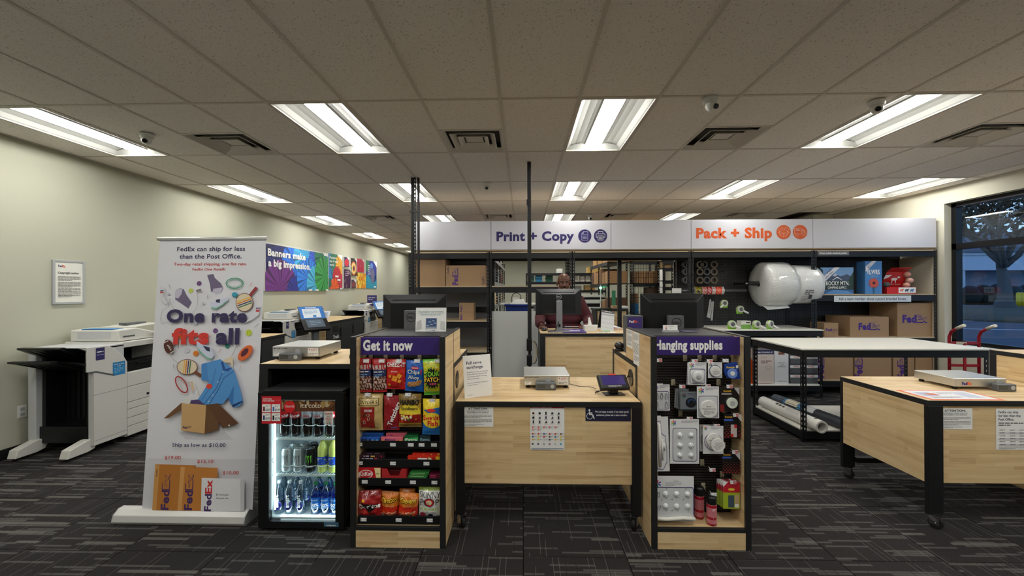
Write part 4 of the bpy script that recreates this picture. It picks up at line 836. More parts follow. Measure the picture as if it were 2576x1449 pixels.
def hexa_(a, w_, h_, red):
    a.text('Scotch', -w_*.44, h_*.36, (236, 180, 40), h=h_*.07, w=w_*.4, bold=.06); a.rect(-w_*.5, h_*.22, w_*.0, h_*.3, (60, 100, 190)); a.poly([(w_*.14, h_*.5), (w_*.5, h_*.5), (w_*.5, h_*.14)], (200, 200, 206)); 
    for j in range(7):
        for i in range(6):
            x, y = -w_*.44+i*w_*.17+(j % 2)*w_*.08, -h_*.44+j*h_*.08
            if abs(x-w_*.05) < w_*.22 and red: continue
            a.ell(x, y, w_*.06, h_*.03, (150-j*14, 36, 26), n=6)
    if red: a.rect(-w_*.14, -h_*.44, w_*.2, h_*.08, (206, 190, 186)); a.rect(w_*.05, h_*-.06, w_*.2, h_*.08, (200, 36, 40)); a.rect(-w_*.14, -h_*.44, 0, -h_*.3, (200, 36, 40))
card('tape_pack', 'black and red adhesive strip pack with a pale insert, right column of the third row', 1821, 1042, 1867, 1103, .05, lambda a, w_, h_: hexa_(a, w_, h_, True), None, col=(26, 24, 26))
card('tape_pack', 'black and red adhesive pack with a blue band, right column of the fourth row', 1817, 1138, 1862, 1192, .05, lambda a, w_, h_: hexa_(a, w_, h_, False), None, col=(26, 24, 26))
def kit(a, w_, h_): starburst(a, -w_*.39, h_*.33, .024); a.para(-w_*.2, h_*.36, w_*.2, 3, .008, (176, 176, 184)); a.text('Hanging', w_*.0, h_*.38, (110, 110, 118), h=.007, bold=0); a.line([(-w_*.5, h_*.25), (w_*.46, h_*.25), (w_*.49, h_*.2), (w_*.49, -h_*.36)], .004, PUR2); a.rect(-w_*.5, -h_*.44, w_*.47, h_*.23, (206, 208, 212)); [a.ell(x*w_, y*h_, .003, .003, (60, 60, 66)) for x, y in ((-.3, -.03), (-.04, -.01), (.24, -.01), (-.04, -.26), (-.18, .22), (.3, .22))]
def kitd(t, w_, h_):
    for x in (-.2, .07, .34):
        for z in (.1, -.17): cup(t, x*w_, z*h_, .02)
    for x, z, r_ in ((-.46, .1, 0), (-.37, .1, 0), (-.36, -.2, .6)):
        c_, s_ = cos(r_), sin(r_); P('snap_hook', MB().tube([(x*w_+.007*sin(2*pi*k/14)*c_+.018*cos(2*pi*k/14)*s_, -.004, z*h_+.018*cos(2*pi*k/14)*c_-.007*sin(2*pi*k/14)*s_) for k in range(15)], .0015, 6), CHROME, t)
    P('cord_bundle', MB().tube([(-w_*.48, -.012, -h_*.41), (-w_*.2, -.014, -h_*.43), (w_*.2, -.013, -h_*.4), (w_*.5, -.012, -h_*.42)], .011, 10), mat('white_cord', (226, 224, 214), .7), t)
card('hanging_kit', 'large clear hanging kit bag of suction cups at the lower left of the kiosk', 1643, 1197, 1746, 1312, .03, kit, kitd)
def cmd(a, w_, h_): a.rect(-w_*.5, h_*.1, w_*.5, h_*.5, (190, 26, 44)); a.poly([(-w_*.5, h_*.5), (-w_*.2, h_*.5), (-w_*.5, h_*.3)], WH); a.rect(-w_*.5, -h_*.5, w_*.5, h_*.1, (164, 186, 40)); a.ell(0, h_*.22, w_*.2, h_*.05, (236, 210, 70)); a.rect(-w_*.2, -h_*.45, w_*.16, h_*.0, (66, 84, 96)); a.rect(w_*.2, -h_*.3, w_*.44, h_*.02, (206, 170, 140)); a.rect(w_*.2, -h_*.45, w_*.44, -h_*.32, WH)
for k in range(5): card('strip_pack', 'red and lime adhesive strip pack at the lower right, %s in its row' % ['frontmost', 'second', 'third', 'fourth', 'rearmost'][k], 1819-k*4, 1212-k*2, 1861-k*4, 1280-k*3, .055+k*.018, cmd, None, 'red and lime strip packs', rx=.0)
def spray(px, py0, py1, label):
    q = gZ(px, py1, .1315); h_ = gY(px, py0, q.y).z-.1315; t = T('spray_can', label, 'spray can', (q.x, q.y+.03, .1315), -1.57, group='red adhesive spray cans')
    m_ = MB(); red = lin((170, 30, 46)); pk = lin((206, 120, 130)); cols_ = [red, red, pk, red, pk, red, red, red]
    m_.lathe([(.027, 0), (.030, .004), (.030, h_*.08), (.030, h_*.22), (.030, h_*.3), (.030, h_*.62), (.030, h_*.66), (.030, h_*.70), (.029, h_*.72)], n=24, cols=cols_); P('can_body', m_, GLOSSPRINT, t)
    P('cap', MB().lathe([(.0285, h_*.72), (.029, h_*.74), (.029, h_*.92), (.027, h_*.98), (.0, h_)], n=24), DARK, t)
    return t, h_
st, sh = spray(1764, 1228, 1308, 'red spray can with black cap standing farther back on the kiosk deck'); st2, sh2 = spray(1796, 1252, 1325, 'red spray can with a numbered pale label standing in front on the kiosk deck')
a = Art(); a.text('77', -.008, sh2*.52, WH, h=.014, bold=.02); a.rect(-.002, sh2*.22, .022, sh2*.44, (200, 170, 176)); a.rect(.0, sh2*.04, .02, sh2*.14, (214, 180, 186)); m_ = a.mb(); m_.v = [Vector((.0305*cos(v_.x/.03+.0), .0305*sin(v_.x/.03), v_.y)) for v_ in m_.v]; P('can_label', m_, PRINT, st2)
# ================================================================ FRIDGE
FX0, FX1, FYf, FH = -1.741, -1.173, 2.655, .915
fr_ = T('drinks_fridge', 'black glass-door drinks fridge lit inside, under the left counter', 'fridge', ((FX0+FX1)/2, FYf+.27, 0)); ox, oy = (FX0+FX1)/2, FYf+.27; W_ = (FX1-FX0)/2
INN = mat('fridge_liner', (220, 228, 230), .5)
d0 = -.27
P('cabinet', MB().box(-W_, -W_+.03, d0+.04, .27, .03, FH-.01).box(W_-.03, W_, d0+.04, .27, .03, FH-.01).box(-W_, W_, .25, .27, .03, FH-.01).box(-W_, W_, d0+.04, .27, .03, .06).box(-W_, W_, d0+.04, .27, FH-.05, FH-.01), BMETAL, fr_, bev=.002)
P('liner', MB().box(-W_+.0305, -W_+.045, d0+.045, .245, .061, FH-.055).box(W_-.045, W_-.0305, d0+.045, .245, .061, FH-.055).box(-W_+.045, W_-.045, .235, .2495, .061, FH-.055).box(-W_+.045, W_-.045, d0+.045, .235, .061, .07).box(-W_+.045, W_-.045, d0+.045, .235, FH-.06, FH-.0505), INN, fr_)
for x_ in (-W_+.04, W_-.06):
    for y_ in (d0+.07, .2): P('foot', BX(x_, x_+.03, y_, y_+.03, 0, .03), RUBBER, fr_)
gx0, gx1 = gY(676, 1100, FYf).x-ox, gY(843, 1100, FYf).x-ox; gz0, gz1 = gY(700, 1312, FYf).z, gY(700, 1006, FYf).z
dr = P('door_frame', MB().box(-W_, gx0, d0, d0+.036, .02, FH-.006).box(gx1, W_, d0, d0+.036, .02, FH-.006).box(gx0, gx1, d0, d0+.036, .02, gz0).box(gx0, gx1, d0, d0+.036, gz1, FH-.006), DARK, fr_)
P('door_glass', BX(gx0, gx1, d0+.012, d0+.016, gz0, gz1), DGLASS, fr_)
P('top_trim', BX(-W_+.02, W_-.01, d0+.01, .2, FH-.006, FH+.006), BMETAL, fr_, bev=.003)
P('door_logo_plate', BX(gY(815, 1320, FYf).x-ox, gY(852, 1320, FYf).x-ox, d0-.0015, d0, gY(830, 1325, FYf).z, gY(830, 1314, FYf).z), mat('plate_blue', (70, 110, 140), .4), dr, label='small blue name plate at the lower right of the door')
a = Art(); q = gY(816, 1324, FYf); a.text('imbera', q.x-ox+.016, q.z+.003, WH, h=.011, w=.06, bold=.03); a.put('plate_lettering', dr, (0, d0-.0016, 0))
LED = bpy.data.materials.new('fridge_led'); n, l = nt(LED); n['Principled BSDF'].inputs['Emission Color'].default_value = (.78, .97, 1, 1); n['Principled BSDF'].inputs['Emission Strength'].default_value = 14
P('led_strip', BX(gx0+.004, gx0+.012, d0+.05, d0+.058, gz0+.05, gz1-.15), LED, fr_); P('led_strip', BX(gx0+.05, gx1-.02, d0+.05, d0+.062, gz0+.001, gz0+.012), LED, fr_); P('led_strip', BX(gx0+.05, gx1-.02, d0+.06, d0+.07, gz1-.015, gz1-.006), LED, fr_); P('led_strip', BX(W_-.052, W_-.046, d0+.06, d0+.068, gz0+.03, gz1-.1), LED, fr_)
# header print
hx0, hx1 = gY(700, 1, FYf).x-ox, gx1; hz0, hz1 = gY(700, 1036, FYf).z, gY(700, 1008, FYf).z
a = Art(); a.clip = (hx0, hz0, hx1, hz1); a.rect(hx0, hz0, hx1, hz1, (92, 52, 26)); rnd = random.Random(1)
for k in range(26): a.ell(rnd.uniform(hx0, hx1), rnd.uniform(hz1-.03, hz1+.005), rnd.uniform(.01, .04), rnd.uniform(.006, .016), rnd.choice([(140, 96, 50), (170, 140, 90), (110, 66, 30), (60, 34, 18), (190, 170, 130)]), rnd.uniform(0, 3), 9)
a.clip = None; cx_ = gY(727, 1022, FYf).x-ox; a.ell(cx_, (hz0+hz1)/2-.004, .038, .04, (206, 26, 30)); a.text('Coca-Cola', cx_-.03, (hz0+hz1)/2-.009, WH, h=.016, w=.06, bold=.01, shear=.25); a.text('ICE COLD', gY(753, 1, FYf).x-ox, (hz0+hz1)/2-.01, (236, 220, 196), h=.02, w=.135, bold=.04)
a.put('door_header', dr, (0, d0+.0165-.006, 0))
bx_ = gY(825, 1053, FYf); bb = Art(); bb.text('BALANCE', 0, .026, (200, 50, 50), h=.009, w=.048, al='c', bold=.04); bb.para(-.02, .024, .02, 1, .006, (120, 120, 120), 1); bb.text('EAT', 0, .004, (50, 50, 50), h=.009, al='c', bold=.03); bb.text('DRINK', 0, -.009, (200, 60, 50), h=.009, al='c', bold=.04); bb.text('& DO', 0, -.022, (50, 50, 50), h=.008, al='c', bold=.03); [bb.ring(k*.012, -.033, .005, .005, .002, (90, 90, 90)) for k in (-1, 0, 1)]
b_ = MB(); b_.ci = lin((222, 214, 204)); b_.box(-.028, .028, -.001, 0, -.045, .045); dc = P('door_sticker', b_, PRINT, dr, bev=.008, loc=(bx_.x-ox, d0+.0105, bx_.z), label='pale rounded sticker at the top right of the glass')
bb.put('sticker_lettering', dr, (bx_.x-ox, d0+.0094, bx_.z)); a = Art(); q = gY(683, 1160, FYf); a.line([(q.x-ox+.006, q.z+.018), (q.x-ox-.006, q.z), (q.x-ox+.006, q.z-.018)], .0025, (30, 40, 44)); a.put('pull_arrow', dr, (0, d0+.0115, 0))
# price poster on the fridge corner
p0, p1 = gY(658, 997, FYf-.004), gY(707, 1066, FYf-.004); pw, ph = p1.x-p0.x, p0.z-p1.z
t = T('price_poster', 'red price poster with four white boxes stuck on the fridge corner', 'poster', (p0.x, FYf-.002, p1.z)); b_ = MB(); b_.ci = lin((206, 32, 44)); b_.box(0, pw, -.001, 0, 0, ph); P('poster_sheet', b_, PRINT, t)
a = Art(); a.text('SOMETHING', pw*.06, ph*.88, WH, h=ph*.045, w=pw*.46, bold=.03); a.text('FOR EVERYONE', pw*.06, ph*.81, WH, h=ph*.045, w=pw*.6, bold=.03); a.text('Coca-Cola', pw*.74, ph*.85, (230, 170, 170), h=ph*.03, w=pw*.2, bold=0)
for i, (x, y, pr, c_) in enumerate(((.03, .42, '$2.09', (90, 20, 20)), (.52, .42, '$1.99', (60, 110, 190)), (.03, .1, '$2.09', (40, 60, 110)), (.52, .1, '$2.79', (24, 24, 26)))):
    a.rect(x*pw, y*ph, (x+.44)*pw, (y+.29)*ph, WH); a.rect((x+.05)*pw, (y+.04)*ph, (x+.14)*pw, (y+.2)*ph, c_); a.text(pr, (x+.17)*pw, (y+.06)*ph, (40, 34, 60), h=ph*.07, w=pw*.25, bold=.04); a.para((x+.17)*pw, (y+.24)*ph, (x+.42)*pw, 2, ph*.03, (120, 110, 120))
a.put('price_print', t, (0, -.001, 0))
# wire shelves and drinks
WIRE = mat('white_wire', (226, 236, 238), .4)
zs = [gY(760, 1101, FYf+.06).z, gY(760, 1192, FYf+.06).z, gY(760, 1301, FYf+.06).z]
for k, z in enumerate(zs):
    m_ = MB().box(-W_+.047, W_-.047, d0+.055, d0+.06, z-.014, z-.001).box(-W_+.047, W_-.047, .2, .205, z-.01, z-.001)
    for i in range(26): x = -W_+.05+i*.0188; m_.box(x, x+.003, d0+.06, .2, z-.004, z-.001)
    sh_ = P('wire_shelf', m_, WIRE, fr_)
    if k < 2:
        rail = MB(); zz = z+(.085 if k == 0 else .055)
        for i in range(5 if k else 5): x = gY(719+i*28.5, 1, FYf+.05).x-ox; rail.tube([(x-.034*cos(a_), d0+.068-.012*sin(a_), zz-.004*sin(a_)) for a_ in [pi*q_/8 for q_ in range(9)]], .0022, 6)
        P('bottle_rail', rail, WIRE, sh_)
COLA = mat('cola_liquid', (22, 8, 8), .08, coat=.6); LEMON = mat('lemonade_liquid', (206, 214, 112), .15, coat=.6)
def bottle(name, label, x, y, z, h_, r_, body, capc, lab, group, labart=None, lz=(.52, .72)):
    t = T(name, label, 'bottle', (x, y, z), group=group)
    P('bottle_body', MB().lathe([(r_*.8, 0), (r_, h_*.03), (r_, h_*.3), (r_*.93, h_*.38), (r_*.98, h_*.5), (r_, h_*.62), (r_*.92, h_*.74), (r_*.5, h_*.87), (r_*.36, h_*.9), (r_*.36, h_*.93)], n=18), body, t)
    P('bottle_cap', MB().lathe([(r_*.42, h_*.925), (r_*.42, h_*.99), (r_*.38, h_)], n=14), mat('cap_%d_%d_%d' % capc, capc, .4), t)
    if lab:
        lo, hi = lz; m_ = MB(); m_.lathe([(r_*1.01, h_*lo), (r_*1.015, h_*(lo+.01)), (r_*1.015, h_*(hi-.01)), (r_*1.0, h_*hi)], n=20, caps=False, cols=[lin(lab)]*3); P('bottle_label', m_, GLOSSPRINT, t)
        if labart:
            a = Art(.0001, .0003); labart(a, r_, h_); m_ = a.mb(); m_.v = [Vector((-(r_*1.02+.0003+v_.z)*sin(-v_.x/r_), -(r_*1.02+.0003+v_.z)*cos(v_.x/r_), v_.y)) for v_ in m_.v]; P('label_print', m_, PRINT, t)
    return t
def colaart(c, txt, c2=None):
    def f(a, r_, h_): a.text(txt, -r_*.95, h_*.57, c, h=h_*.085, w=r_*1.9, bold=.03, shear=.15); a.ell(r_*.95, h_*.61, r_*.22, r_*.22, WH)
    return f
yb_ = FYf+.105
for k, (px, nm, lab, c, txt) in enumerate(((716, 'cola bottle with a red label, partly behind the price poster', (196, 28, 34), WH, 'Cola'), (744, 'cola bottle with a red label, second on the top shelf', (196, 28, 34), WH, 'Coca'), (773, 'diet cola bottle with a silver label, third on the top shelf', (176, 178, 184), (196, 28, 34), 'Coke'), (801, 'diet cola bottle with a silver label, fourth on the top shelf', (176, 178, 184), (196, 28, 34), 'Coke'), (832, 'cola bottle behind the pale round-cornered sticker', (196, 28, 34), WH, 'Cola'))):
    x = gY(px, 1060, yb_).x; bottle('cola_bottle', nm, x, yb_, zs[0], .232, .0345, COLA, (190, 30, 34), lab, 'cola bottles on the top shelf', colaart(c, txt), (.54, .74))
def can(x, y, z, label, c1, c2):
    t = T('energy_drink_can', label, 'can', (x, y, z), group='energy drink cans'); h_, r_ = .158, .0325
    P('can_body', MB().lathe([(r_*.78, 0), (r_*.98, .008), (r_, .014), (r_, h_*.86), (r_*.86, h_*.96), (r_*.84, h_*.985)], n=22), mat('can_silver', (200, 206, 208), .3, .5) if c1 > 100 else mat('can_black', (20, 22, 22), .25, .2), t)
    P('can_lid', MB().lathe([(r_*.84, h_*.985), (r_*.86, h_), (r_*.8, h_), (r_*.78, h_*.98), (0, h_*.98)], n=22, caps=False), CHROME, t); P('pull_tab', BX(-.008, .008, -.014, .004, h_*.982, h_*.992), CHROME, t, bev=.001)
    a = Art(.0001, .0003)
    for dx, hh in ((-.5, .34), (0, .42), (.5, .34)):
        a.poly([((dx-.13)*r_, h_*.72), ((dx+.2)*r_, h_*.74), ((dx+.08)*r_, h_*.6), ((dx+.16)*r_, h_*.5), ((dx)*r_, h_*(.74-hh)), ((dx-.02)*r_, h_*.55), ((dx-.16)*r_, h_*.64)], c2)
    a.text('MONSTER', -r_*.9, h_*.22, c2 if c1 > 100 else (220, 222, 222), h=h_*.08, w=r_*1.8, bold=.03); m_ = a.mb(); m_.v = [Vector(((r_+.0004+v_.z)*sin(v_.x/r_), -(r_+.0004+v_.z)*cos(v_.x/r_), v_.y)) for v_ in m_.v]; P('can_print', m_, PRINT, t)
for k, (px, dy, nm, c1, c2) in enumerate(((722, .0, 'silver energy drink can at the front left of the middle shelf', 200, (120, 124, 128)), (751, .0, 'silver energy drink can, second in front on the middle shelf', 200, (120, 124, 128)), (781, .0, 'black energy drink can with a green claw mark at the front', 20, (120, 210, 50)), (741, .09, 'silver energy drink can behind the front left pair', 200, (120, 124, 128)), (766, .09, 'silver energy drink can behind the second and third cans', 200, (120, 124, 128)), (789, .09, 'black energy drink can in the back row', 20, (120, 210, 50)))):
    can(gY(px, 1140, yb_+dy).x, yb_+dy, zs[1], nm, c1, c2)
def lemart(a, r_, h_): a.rect(-r_*1.3, h_*.27, r_*1.3, h_*.31, (240, 220, 80)); a.rect(-r_*.9, h_*.36, r_*.5, h_*.46, (20, 30, 100)); a.poly([(r_*.2, h_*.28), (r_*1.2, h_*.34), (r_*.8, h_*.42)], (244, 224, 90)); a.para(-r_*.8, h_*.44, r_*.3, 2, h_*.035, WH)
for px, dy, nm in ((812, 0, 'yellow lemonade bottle fully visible at the front of the middle shelf'), (840, 0, 'yellow lemonade bottle cut off by the door edge'), (822, .09, 'yellow lemonade bottle in the back row of the middle shelf')):
    bottle('lemonade_bottle', nm, gY(px, 1140, yb_+dy).x, yb_+dy, zs[1], .225, .0345, LEMON, (230, 220, 90), (36, 80, 186), 'yellow lemonade bottles', lemart, (.24, .48))
def smart(a, r_, h_): a.ell(0, h_*.30, r_*.92, h_*.13, (44, 34, 140)); a.text('smart', r_*.3, h_*.24, WH, h=r_*.8, w=h_*.38, bold=.06, rot=pi/2)
for px, dy, nm in ((703, 0, 'clear water bottle with upright white lettering, leftmost in front'), (729, .0, 'clear water bottle with upright white lettering, second in front'), (757, .0, 'clear water bottle with upright white lettering, third in front'), (714, .1, 'clear water bottle in the back row behind the first two'), (746, .1, 'clear water bottle in the back row behind the third'), (775, .1, 'clear water bottle in the back row beside the blue bottles')):
    t = bottle('water_bottle', nm, gY(px, 1250, yb_+dy).x, yb_+dy, zs[2], .225, .031, PET, (226, 232, 236), None, 'clear water bottles')
    a = Art(.0001, .0003); smart(a, .031, .225); m_ = a.mb(); m_.v = [Vector(((.0318+v_.z)*sin(v_.x/.031), -(.0318+v_.z)*cos(v_.x/.031), v_.y)) for v_ in m_.v]; P('label_print', m_, PRINT, t)
def dasart(a, r_, h_): a.text('100%', -r_*.9, h_*.3, WH, h=h_*.09, w=r_*1.8, bold=.04); a.para(-r_*.8, h_*.28, r_*.8, 3, h_*.03, (200, 225, 245)); a.text('DASANI', -r_*.8, h_*.47, (200, 225, 245), h=h_*.04, w=r_*1.5, bold=.02)
BLUEB = thin_glass('blue_bottle', (120, 176, 224), .12)
for px, dy, nm in ((795, 0, 'blue water bottle with green cap, left one in front'), (820, 0, 'blue water bottle with green cap, right one in front'), (844, 0, 'blue water bottle with green cap cut off by the door edge'), (803, .1, 'blue water bottle with green cap, left one in the back row'), (829, .1, 'blue water bottle with green cap, right one in the back row')):
    bottle('water_bottle', nm, gY(px, 1250, yb_+dy).x, yb_+dy, zs[2], .215, .032, BLUEB, (20, 110, 60), (36, 110, 200), 'blue water bottles', dasart, (.26, .56))
# ================================================================ SCALES, TERMINAL, SIGNS, PAPERS
def scale(label, x0, x1, y0, y1, z, h_, logo=False, rz=0, disp=(0.1, .24), light=False):
    w_, d_ = x1-x0, y1-y0; t = T('postal_scale', label, 'scale', ((x0+x1)/2, (y0+y1)/2, z), rz); a_, c_ = w_/2, d_/2
    P('platform', BX(-a_, a_, -c_, c_, .022, h_), STEEL, t, bev=.004)
    for sx in (-1, 1):
        for sy in (-1, 1): P('foot', MB().lathe([(.012, 0), (.018, .004), (.016, .012), (.008, .022)], (sx*(a_-.03), sy*(c_-.03), 0), 14), RUBBER, t)
    a = Art()
    if logo: ship_logo(a, -a_+.05, h_*.42, .022, c1=(60, 40, 130), c2=(240, 96, 40), outline=False)
    else: a.text('METTLER TOLEDO', -a_+.008, h_-.02, (60, 60, 62), h=.0085, w=.105, bold=.03)
    if not logo: a.rect(-a_+.01, h_*.3, -a_+.055, h_*.3+.02, WH); a.para(-a_+.015, h_*.3+.016, -a_+.04, 2, .006)
    if not logo: a.rect(a_-.09, h_*.3, a_-.012, h_-.012, (226, 224, 220)); a.poly([(a_-.085, h_-.026), (a_-.079, h_-.016), (a_-.073, h_-.026)], (190, 30, 40)); a.para(a_-.066, h_-.018, a_-.02, 3, .006, (200, 90, 96)); a.para(a_-.084, h_*.3+.016, a_-.02, 2, .007, (60, 60, 60))
    a.put('scale_print', t, (0, -c_-.0003, 0))
    P('level_bubble', MB().cyl(((a_-.05) if logo else .01, -c_-.002, h_*.62), ((a_-.05) if logo else .01, -c_+.002, h_*.62), .02, n=22), LGREY, t)
    dx0, dx1 = disp; P('display_pod', BX(dx0, dx1, -c_-.055, -c_-.012, .001, .052).rot(0), GREY, t, bev=.006, label='small grey display unit with screen and keypad')
    P('display_screen', BX(dx0+.01, dx0+.07, -c_-.0565, -c_-.0555, .014, .042), mat('lcd', (70, 74, 70), .2), t)
    P('keypad', MB().cyl((dx1-.028, -c_-.0575, .028), (dx1-.028, -c_-.0553, .028), .015, n=12), LGREY, t)
    return t
scale('small steel scale with grey display at the centre of the table between the kiosks', .008, .350, 3.06, 3.40, TZ, .098, disp=(-.085, .065))
scale('steel scale with display standing on the tall counter left of the snack kiosk', -1.845, -1.49, 2.98, 3.33, 1.07, .098, disp=(-.10, .055))
scale('large flat steel scale with parcel company logo on the right-hand table', 3.133, 3.50, 3.06, 3.37, TZ, .082, True, disp=(.06, .19))
t = T('payment_terminal', 'black payment terminal with purple screen at the right of the service table', 'card reader', (.636, 2.90, TZ), .08)
P('terminal_stand', BX(-.07, .07, -.045, .045, 0, .006), DARK, t, bev=.002); P('stand_neck', BX(-.03, .03, -.01, .04, .006, .05), DARK, t)
P('terminal_body', BX(-.105, .105, -.05, .075, -.016, .016).rot(.62, 'X').xf(Matrix.Translation((0, 0, .072))), DARK, t, bev=.007)
a = Art(); a.rect(-.08, -.022, .08, .062, (60, 48, 120)); a.rect(-.05, -.044, .05, -.026, (90, 92, 96)); a.para(-.045, -.029, .045, 2, .008, (190, 190, 190)); m_ = a.mb(); Mr = Matrix.Translation((0, 0, .072)) @ Matrix.Rotation(.62, 4, 'X') @ Matrix.Translation((0, 0, .0163)); m_.xf(Mr); SCRP = attr_mat('screen_print', .15, .5); P('terminal_screen', m_, SCRP, t); P('card_slot', BX(-.02, .03, .066, .078, -.004, .018).rot(.62, 'X').xf(Matrix.Translation((0, 0, .072))), mat('red_clip', (200, 40, 30), .4), t)
P('terminal_cable', MB().tube([(-.1, -.02, .03), (-.13, 0, .01), (-.11, .06, .006), (.0, .1, .005), (.06, .08, .01)], .003, 6), DARK, t)
tcb = MB().tube([(.09, .02, .07), (.13, .08, .11), (.147, .1, .10)], .0035, 6); P('wall_cable', tcb, DARK, t)
P('scale_cable', MB().tube([(.352, 3.2, TZ+.006), (.42, 3.12, TZ+.004), (.5, 3.1, TZ+.005), (.53, 2.98, TZ+.02)], .0022, 5), DARK, None, 0, 'thin black cable running from the centre scale towards the card reader', 'cable')
def paper(name, label, x0, x1, z0, z1, y, art, col=WH, cat='notice', nx=None, thick=.0008, ux=(1, 0, 0), uy=(0, 0, 1), o=None, m=None):
    w_, h_ = x1-x0, z1-z0; o = o or (x0, y, z0); t = T(name, label, cat, o)
    ux = Vector(ux); uy = Vector(uy); un = ux.cross(uy); b_ = MB(); b_.ci = lin(col); b_.hexa([Vector((0, 0, 0))-un*0, ux*w_, ux*w_-un*thick*0+un*thick, un*thick]+[uy*h_, ux*w_+uy*h_, ux*w_+uy*h_+un*thick, uy*h_+un*thick])
    P('sheet', b_, m or PRINT, t); a = Art(z0=thick+.0002); art(a, w_, h_); a.put('print', t, (0, 0, 0), ux, uy); return t
def att(a, w_, h_): a.text('ATTENTION:', w_/2, h_*.84, (44, 40, 60), h=h_*.10, w=w_*.62, al='c', bold=.05); a.text('GOVERNMENT-ISSUED PHOTO ID', w_/2, h_*.745, (60, 60, 80), h=h_*.05, w=w_*.72, al='c', bold=.02); a.text('REQUIREMENTS FOR SHIPPING', w_/2, h_*.665, (60, 60, 80), h=h_*.05, w=w_*.68, al='c', bold=.02); a.para(w_*.05, h_*.58, w_*.95, 3, h_*.055); a.para(w_*.05, h_*.38, w_*.95, 4, h_*.055); a.para(w_*.05, h_*.12, w_*.7, 2, h_*.04)
def front(px0, py0, px1, py1, y): a_ = gY(px0, py0, y); b_ = gY(px1, py1, y); return a_.x, b_.x, b_.z, a_.z
x0, x1, z0, z1 = front(1163, 1022, 1241, 1074, 2.71); paper('id_notice', 'white ATTENTION photo ID notice on the centre table front', x0, x1, z0, z1, 2.711, att)
x0, x1, z0, z1 = front(2359, 1027, 2446, 1080, 2.776); paper('id_notice', 'white ATTENTION photo ID notice on the right table front', x0, x1, z0, z1, 2.776, att)
def dang(a, w_, h_):
    a.rect(0, h_*.955, w_, h_, (190, 40, 50)); a.text('Dangerous Goods Guide', w_*.03, h_*.965, WH, h=h_*.024, w=w_*.6, bold=.03); rnd = random.Random(9)
    for j in range(3):
        for i in range(5):
            x, y = w_*(.09+.185*i), h_*(.84-.098*j); k = rnd.choice([0, 1, 2]); c = rnd.choice([(30, 30, 34), (50, 46, 50), (110, 60, 50), (60, 70, 90)])
            if k == 0: a.rect(x-w_*.02, y-h_*.035, x+w_*.02, y+h_*.035, c)
            elif k == 1: a.ell(x, y, w_*.035, h_*.028, c)
            else: a.poly([(x-w_*.035, y-h_*.03), (x+w_*.035, y-h_*.02), (x+w_*.01, y+h_*.035)], c)
            a.para(x-w_*.05, y-h_*.045, x+w_*.05, 1, h_*.012, (140, 140, 140), 1)
    for j, (y, n_, cs) in enumerate(((.53, 5, [(220, 120, 120)]), (.475, 2, [(230, 150, 150)]), (.375, 6, [(190, 40, 50), (220, 60, 60), (40, 100, 170), (200, 40, 60), (200, 60, 40), (120, 60, 60)]), (.31, 6, [(60, 120, 170), (230, 200, 60), (200, 60, 50), (90, 90, 90)]), (.245, 6, [(230, 180, 50), (210, 200, 60), (200, 200, 210), (70, 70, 80)]))):
        for i in range(n_): x = w_*(.07+.165*i); s_ = w_*.034; Y_ = y*h_; a.poly([(x, Y_-s_), (x+s_, Y_), (x, Y_+s_), (x-s_, Y_)], cs[i % len(cs)]); a.para(x+s_*1.2, Y_+s_*.6, x+s_*3.4, 2, h_*.014)
    for i in range(6): a.rect(w_*(.04+.165*i), h_*.13, w_*(.09+.165*i), h_*.165, [(40, 44, 40), (30, 60, 90), (150, 150, 150), (150, 90, 90), (190, 190, 190), (60, 150, 190)][i])
    a.rect(w_*.03, h_*.045, w_*.97, h_*.055, (90, 110, 150)); a.para(w_*.03, h_*.035, w_*.97, 2, h_*.014)
x0, x1, z0, z1 = front(1334, 1022, 1420, 1132, 2.71); paper('goods_guide', 'white dangerous goods guide sheet with a red top on the table front', x0, x1, z0, z1, 2.711, dang)
def acc(a, w_, h_):
    a.text('We are happy to assist. If you need special', w_*.58, h_*.58, WH, h=h_*.13, w=w_*.74, al='c', bold=.02); a.text('assistance, please ask a team member.', w_*.58, h_*.36, WH, h=h_*.13, w=w_*.68, al='c', bold=.02)
    x, y = w_*.09, h_*.44; a.ell(x-w_*.005, y+h_*.3, h_*.065, h_*.065, WH); a.ring(x, y-h_*.1, h_*.2, h_*.2, h_*.05, WH); a.rect(x-h_*.1, y-h_*.02, x+h_*.12, y+h_*.4, NAVY) if False else None; a.line([(x-w_*.005, y+h_*.2), (x, y), (x+h_*.2, y), (x+h_*.3, y-h_*.26)], h_*.07, WH); a.line([(x, y+h_*.12), (x+h_*.18, y+h_*.12)], h_*.05, WH)
x0, x1, z0, z1 = front(1473, 1022, 1587, 1060, 2.71); paper('access_sign', 'navy wheelchair assistance sign at the right of the table front', x0, x1, z0, z1, 2.711, acc, (28, 28, 60), 'sign')
def cheap(a, w_, h_):
    for k, s_ in enumerate(('FedEx can ship', 'for less than the', 'Post Office.')): a.text(s_, w_*.07, h_*(.89-.088*k), (50, 44, 80), h=h_*.055, bold=.03)
    a.para(w_*.07, h_*.66, w_*.8, 2, h_*.05, (60, 60, 70), .5)
    for k in range(6): (a.rect(w_*.07, h_*(.5-.07*k), w_*.93, h_*(.45-.07*k), (206, 206, 212)) if k % 2 else None); [a.para(w_*x, h_*(.49-.07*k), w_*(x+.16), 1, h_*.035, (100, 100, 110), 1) for x in (.1, .4, .68)]
    a.para(w_*.07, h_*.06, w_*.9, 2, h_*.02)
x0, x1, z0, z1 = front(2505, 1028, 2640, 1132, 2.776); paper('rate_notice', 'white shipping rate sheet at the right edge of the right table front', x0, x0+.216, z0, z1, 2.776, cheap)
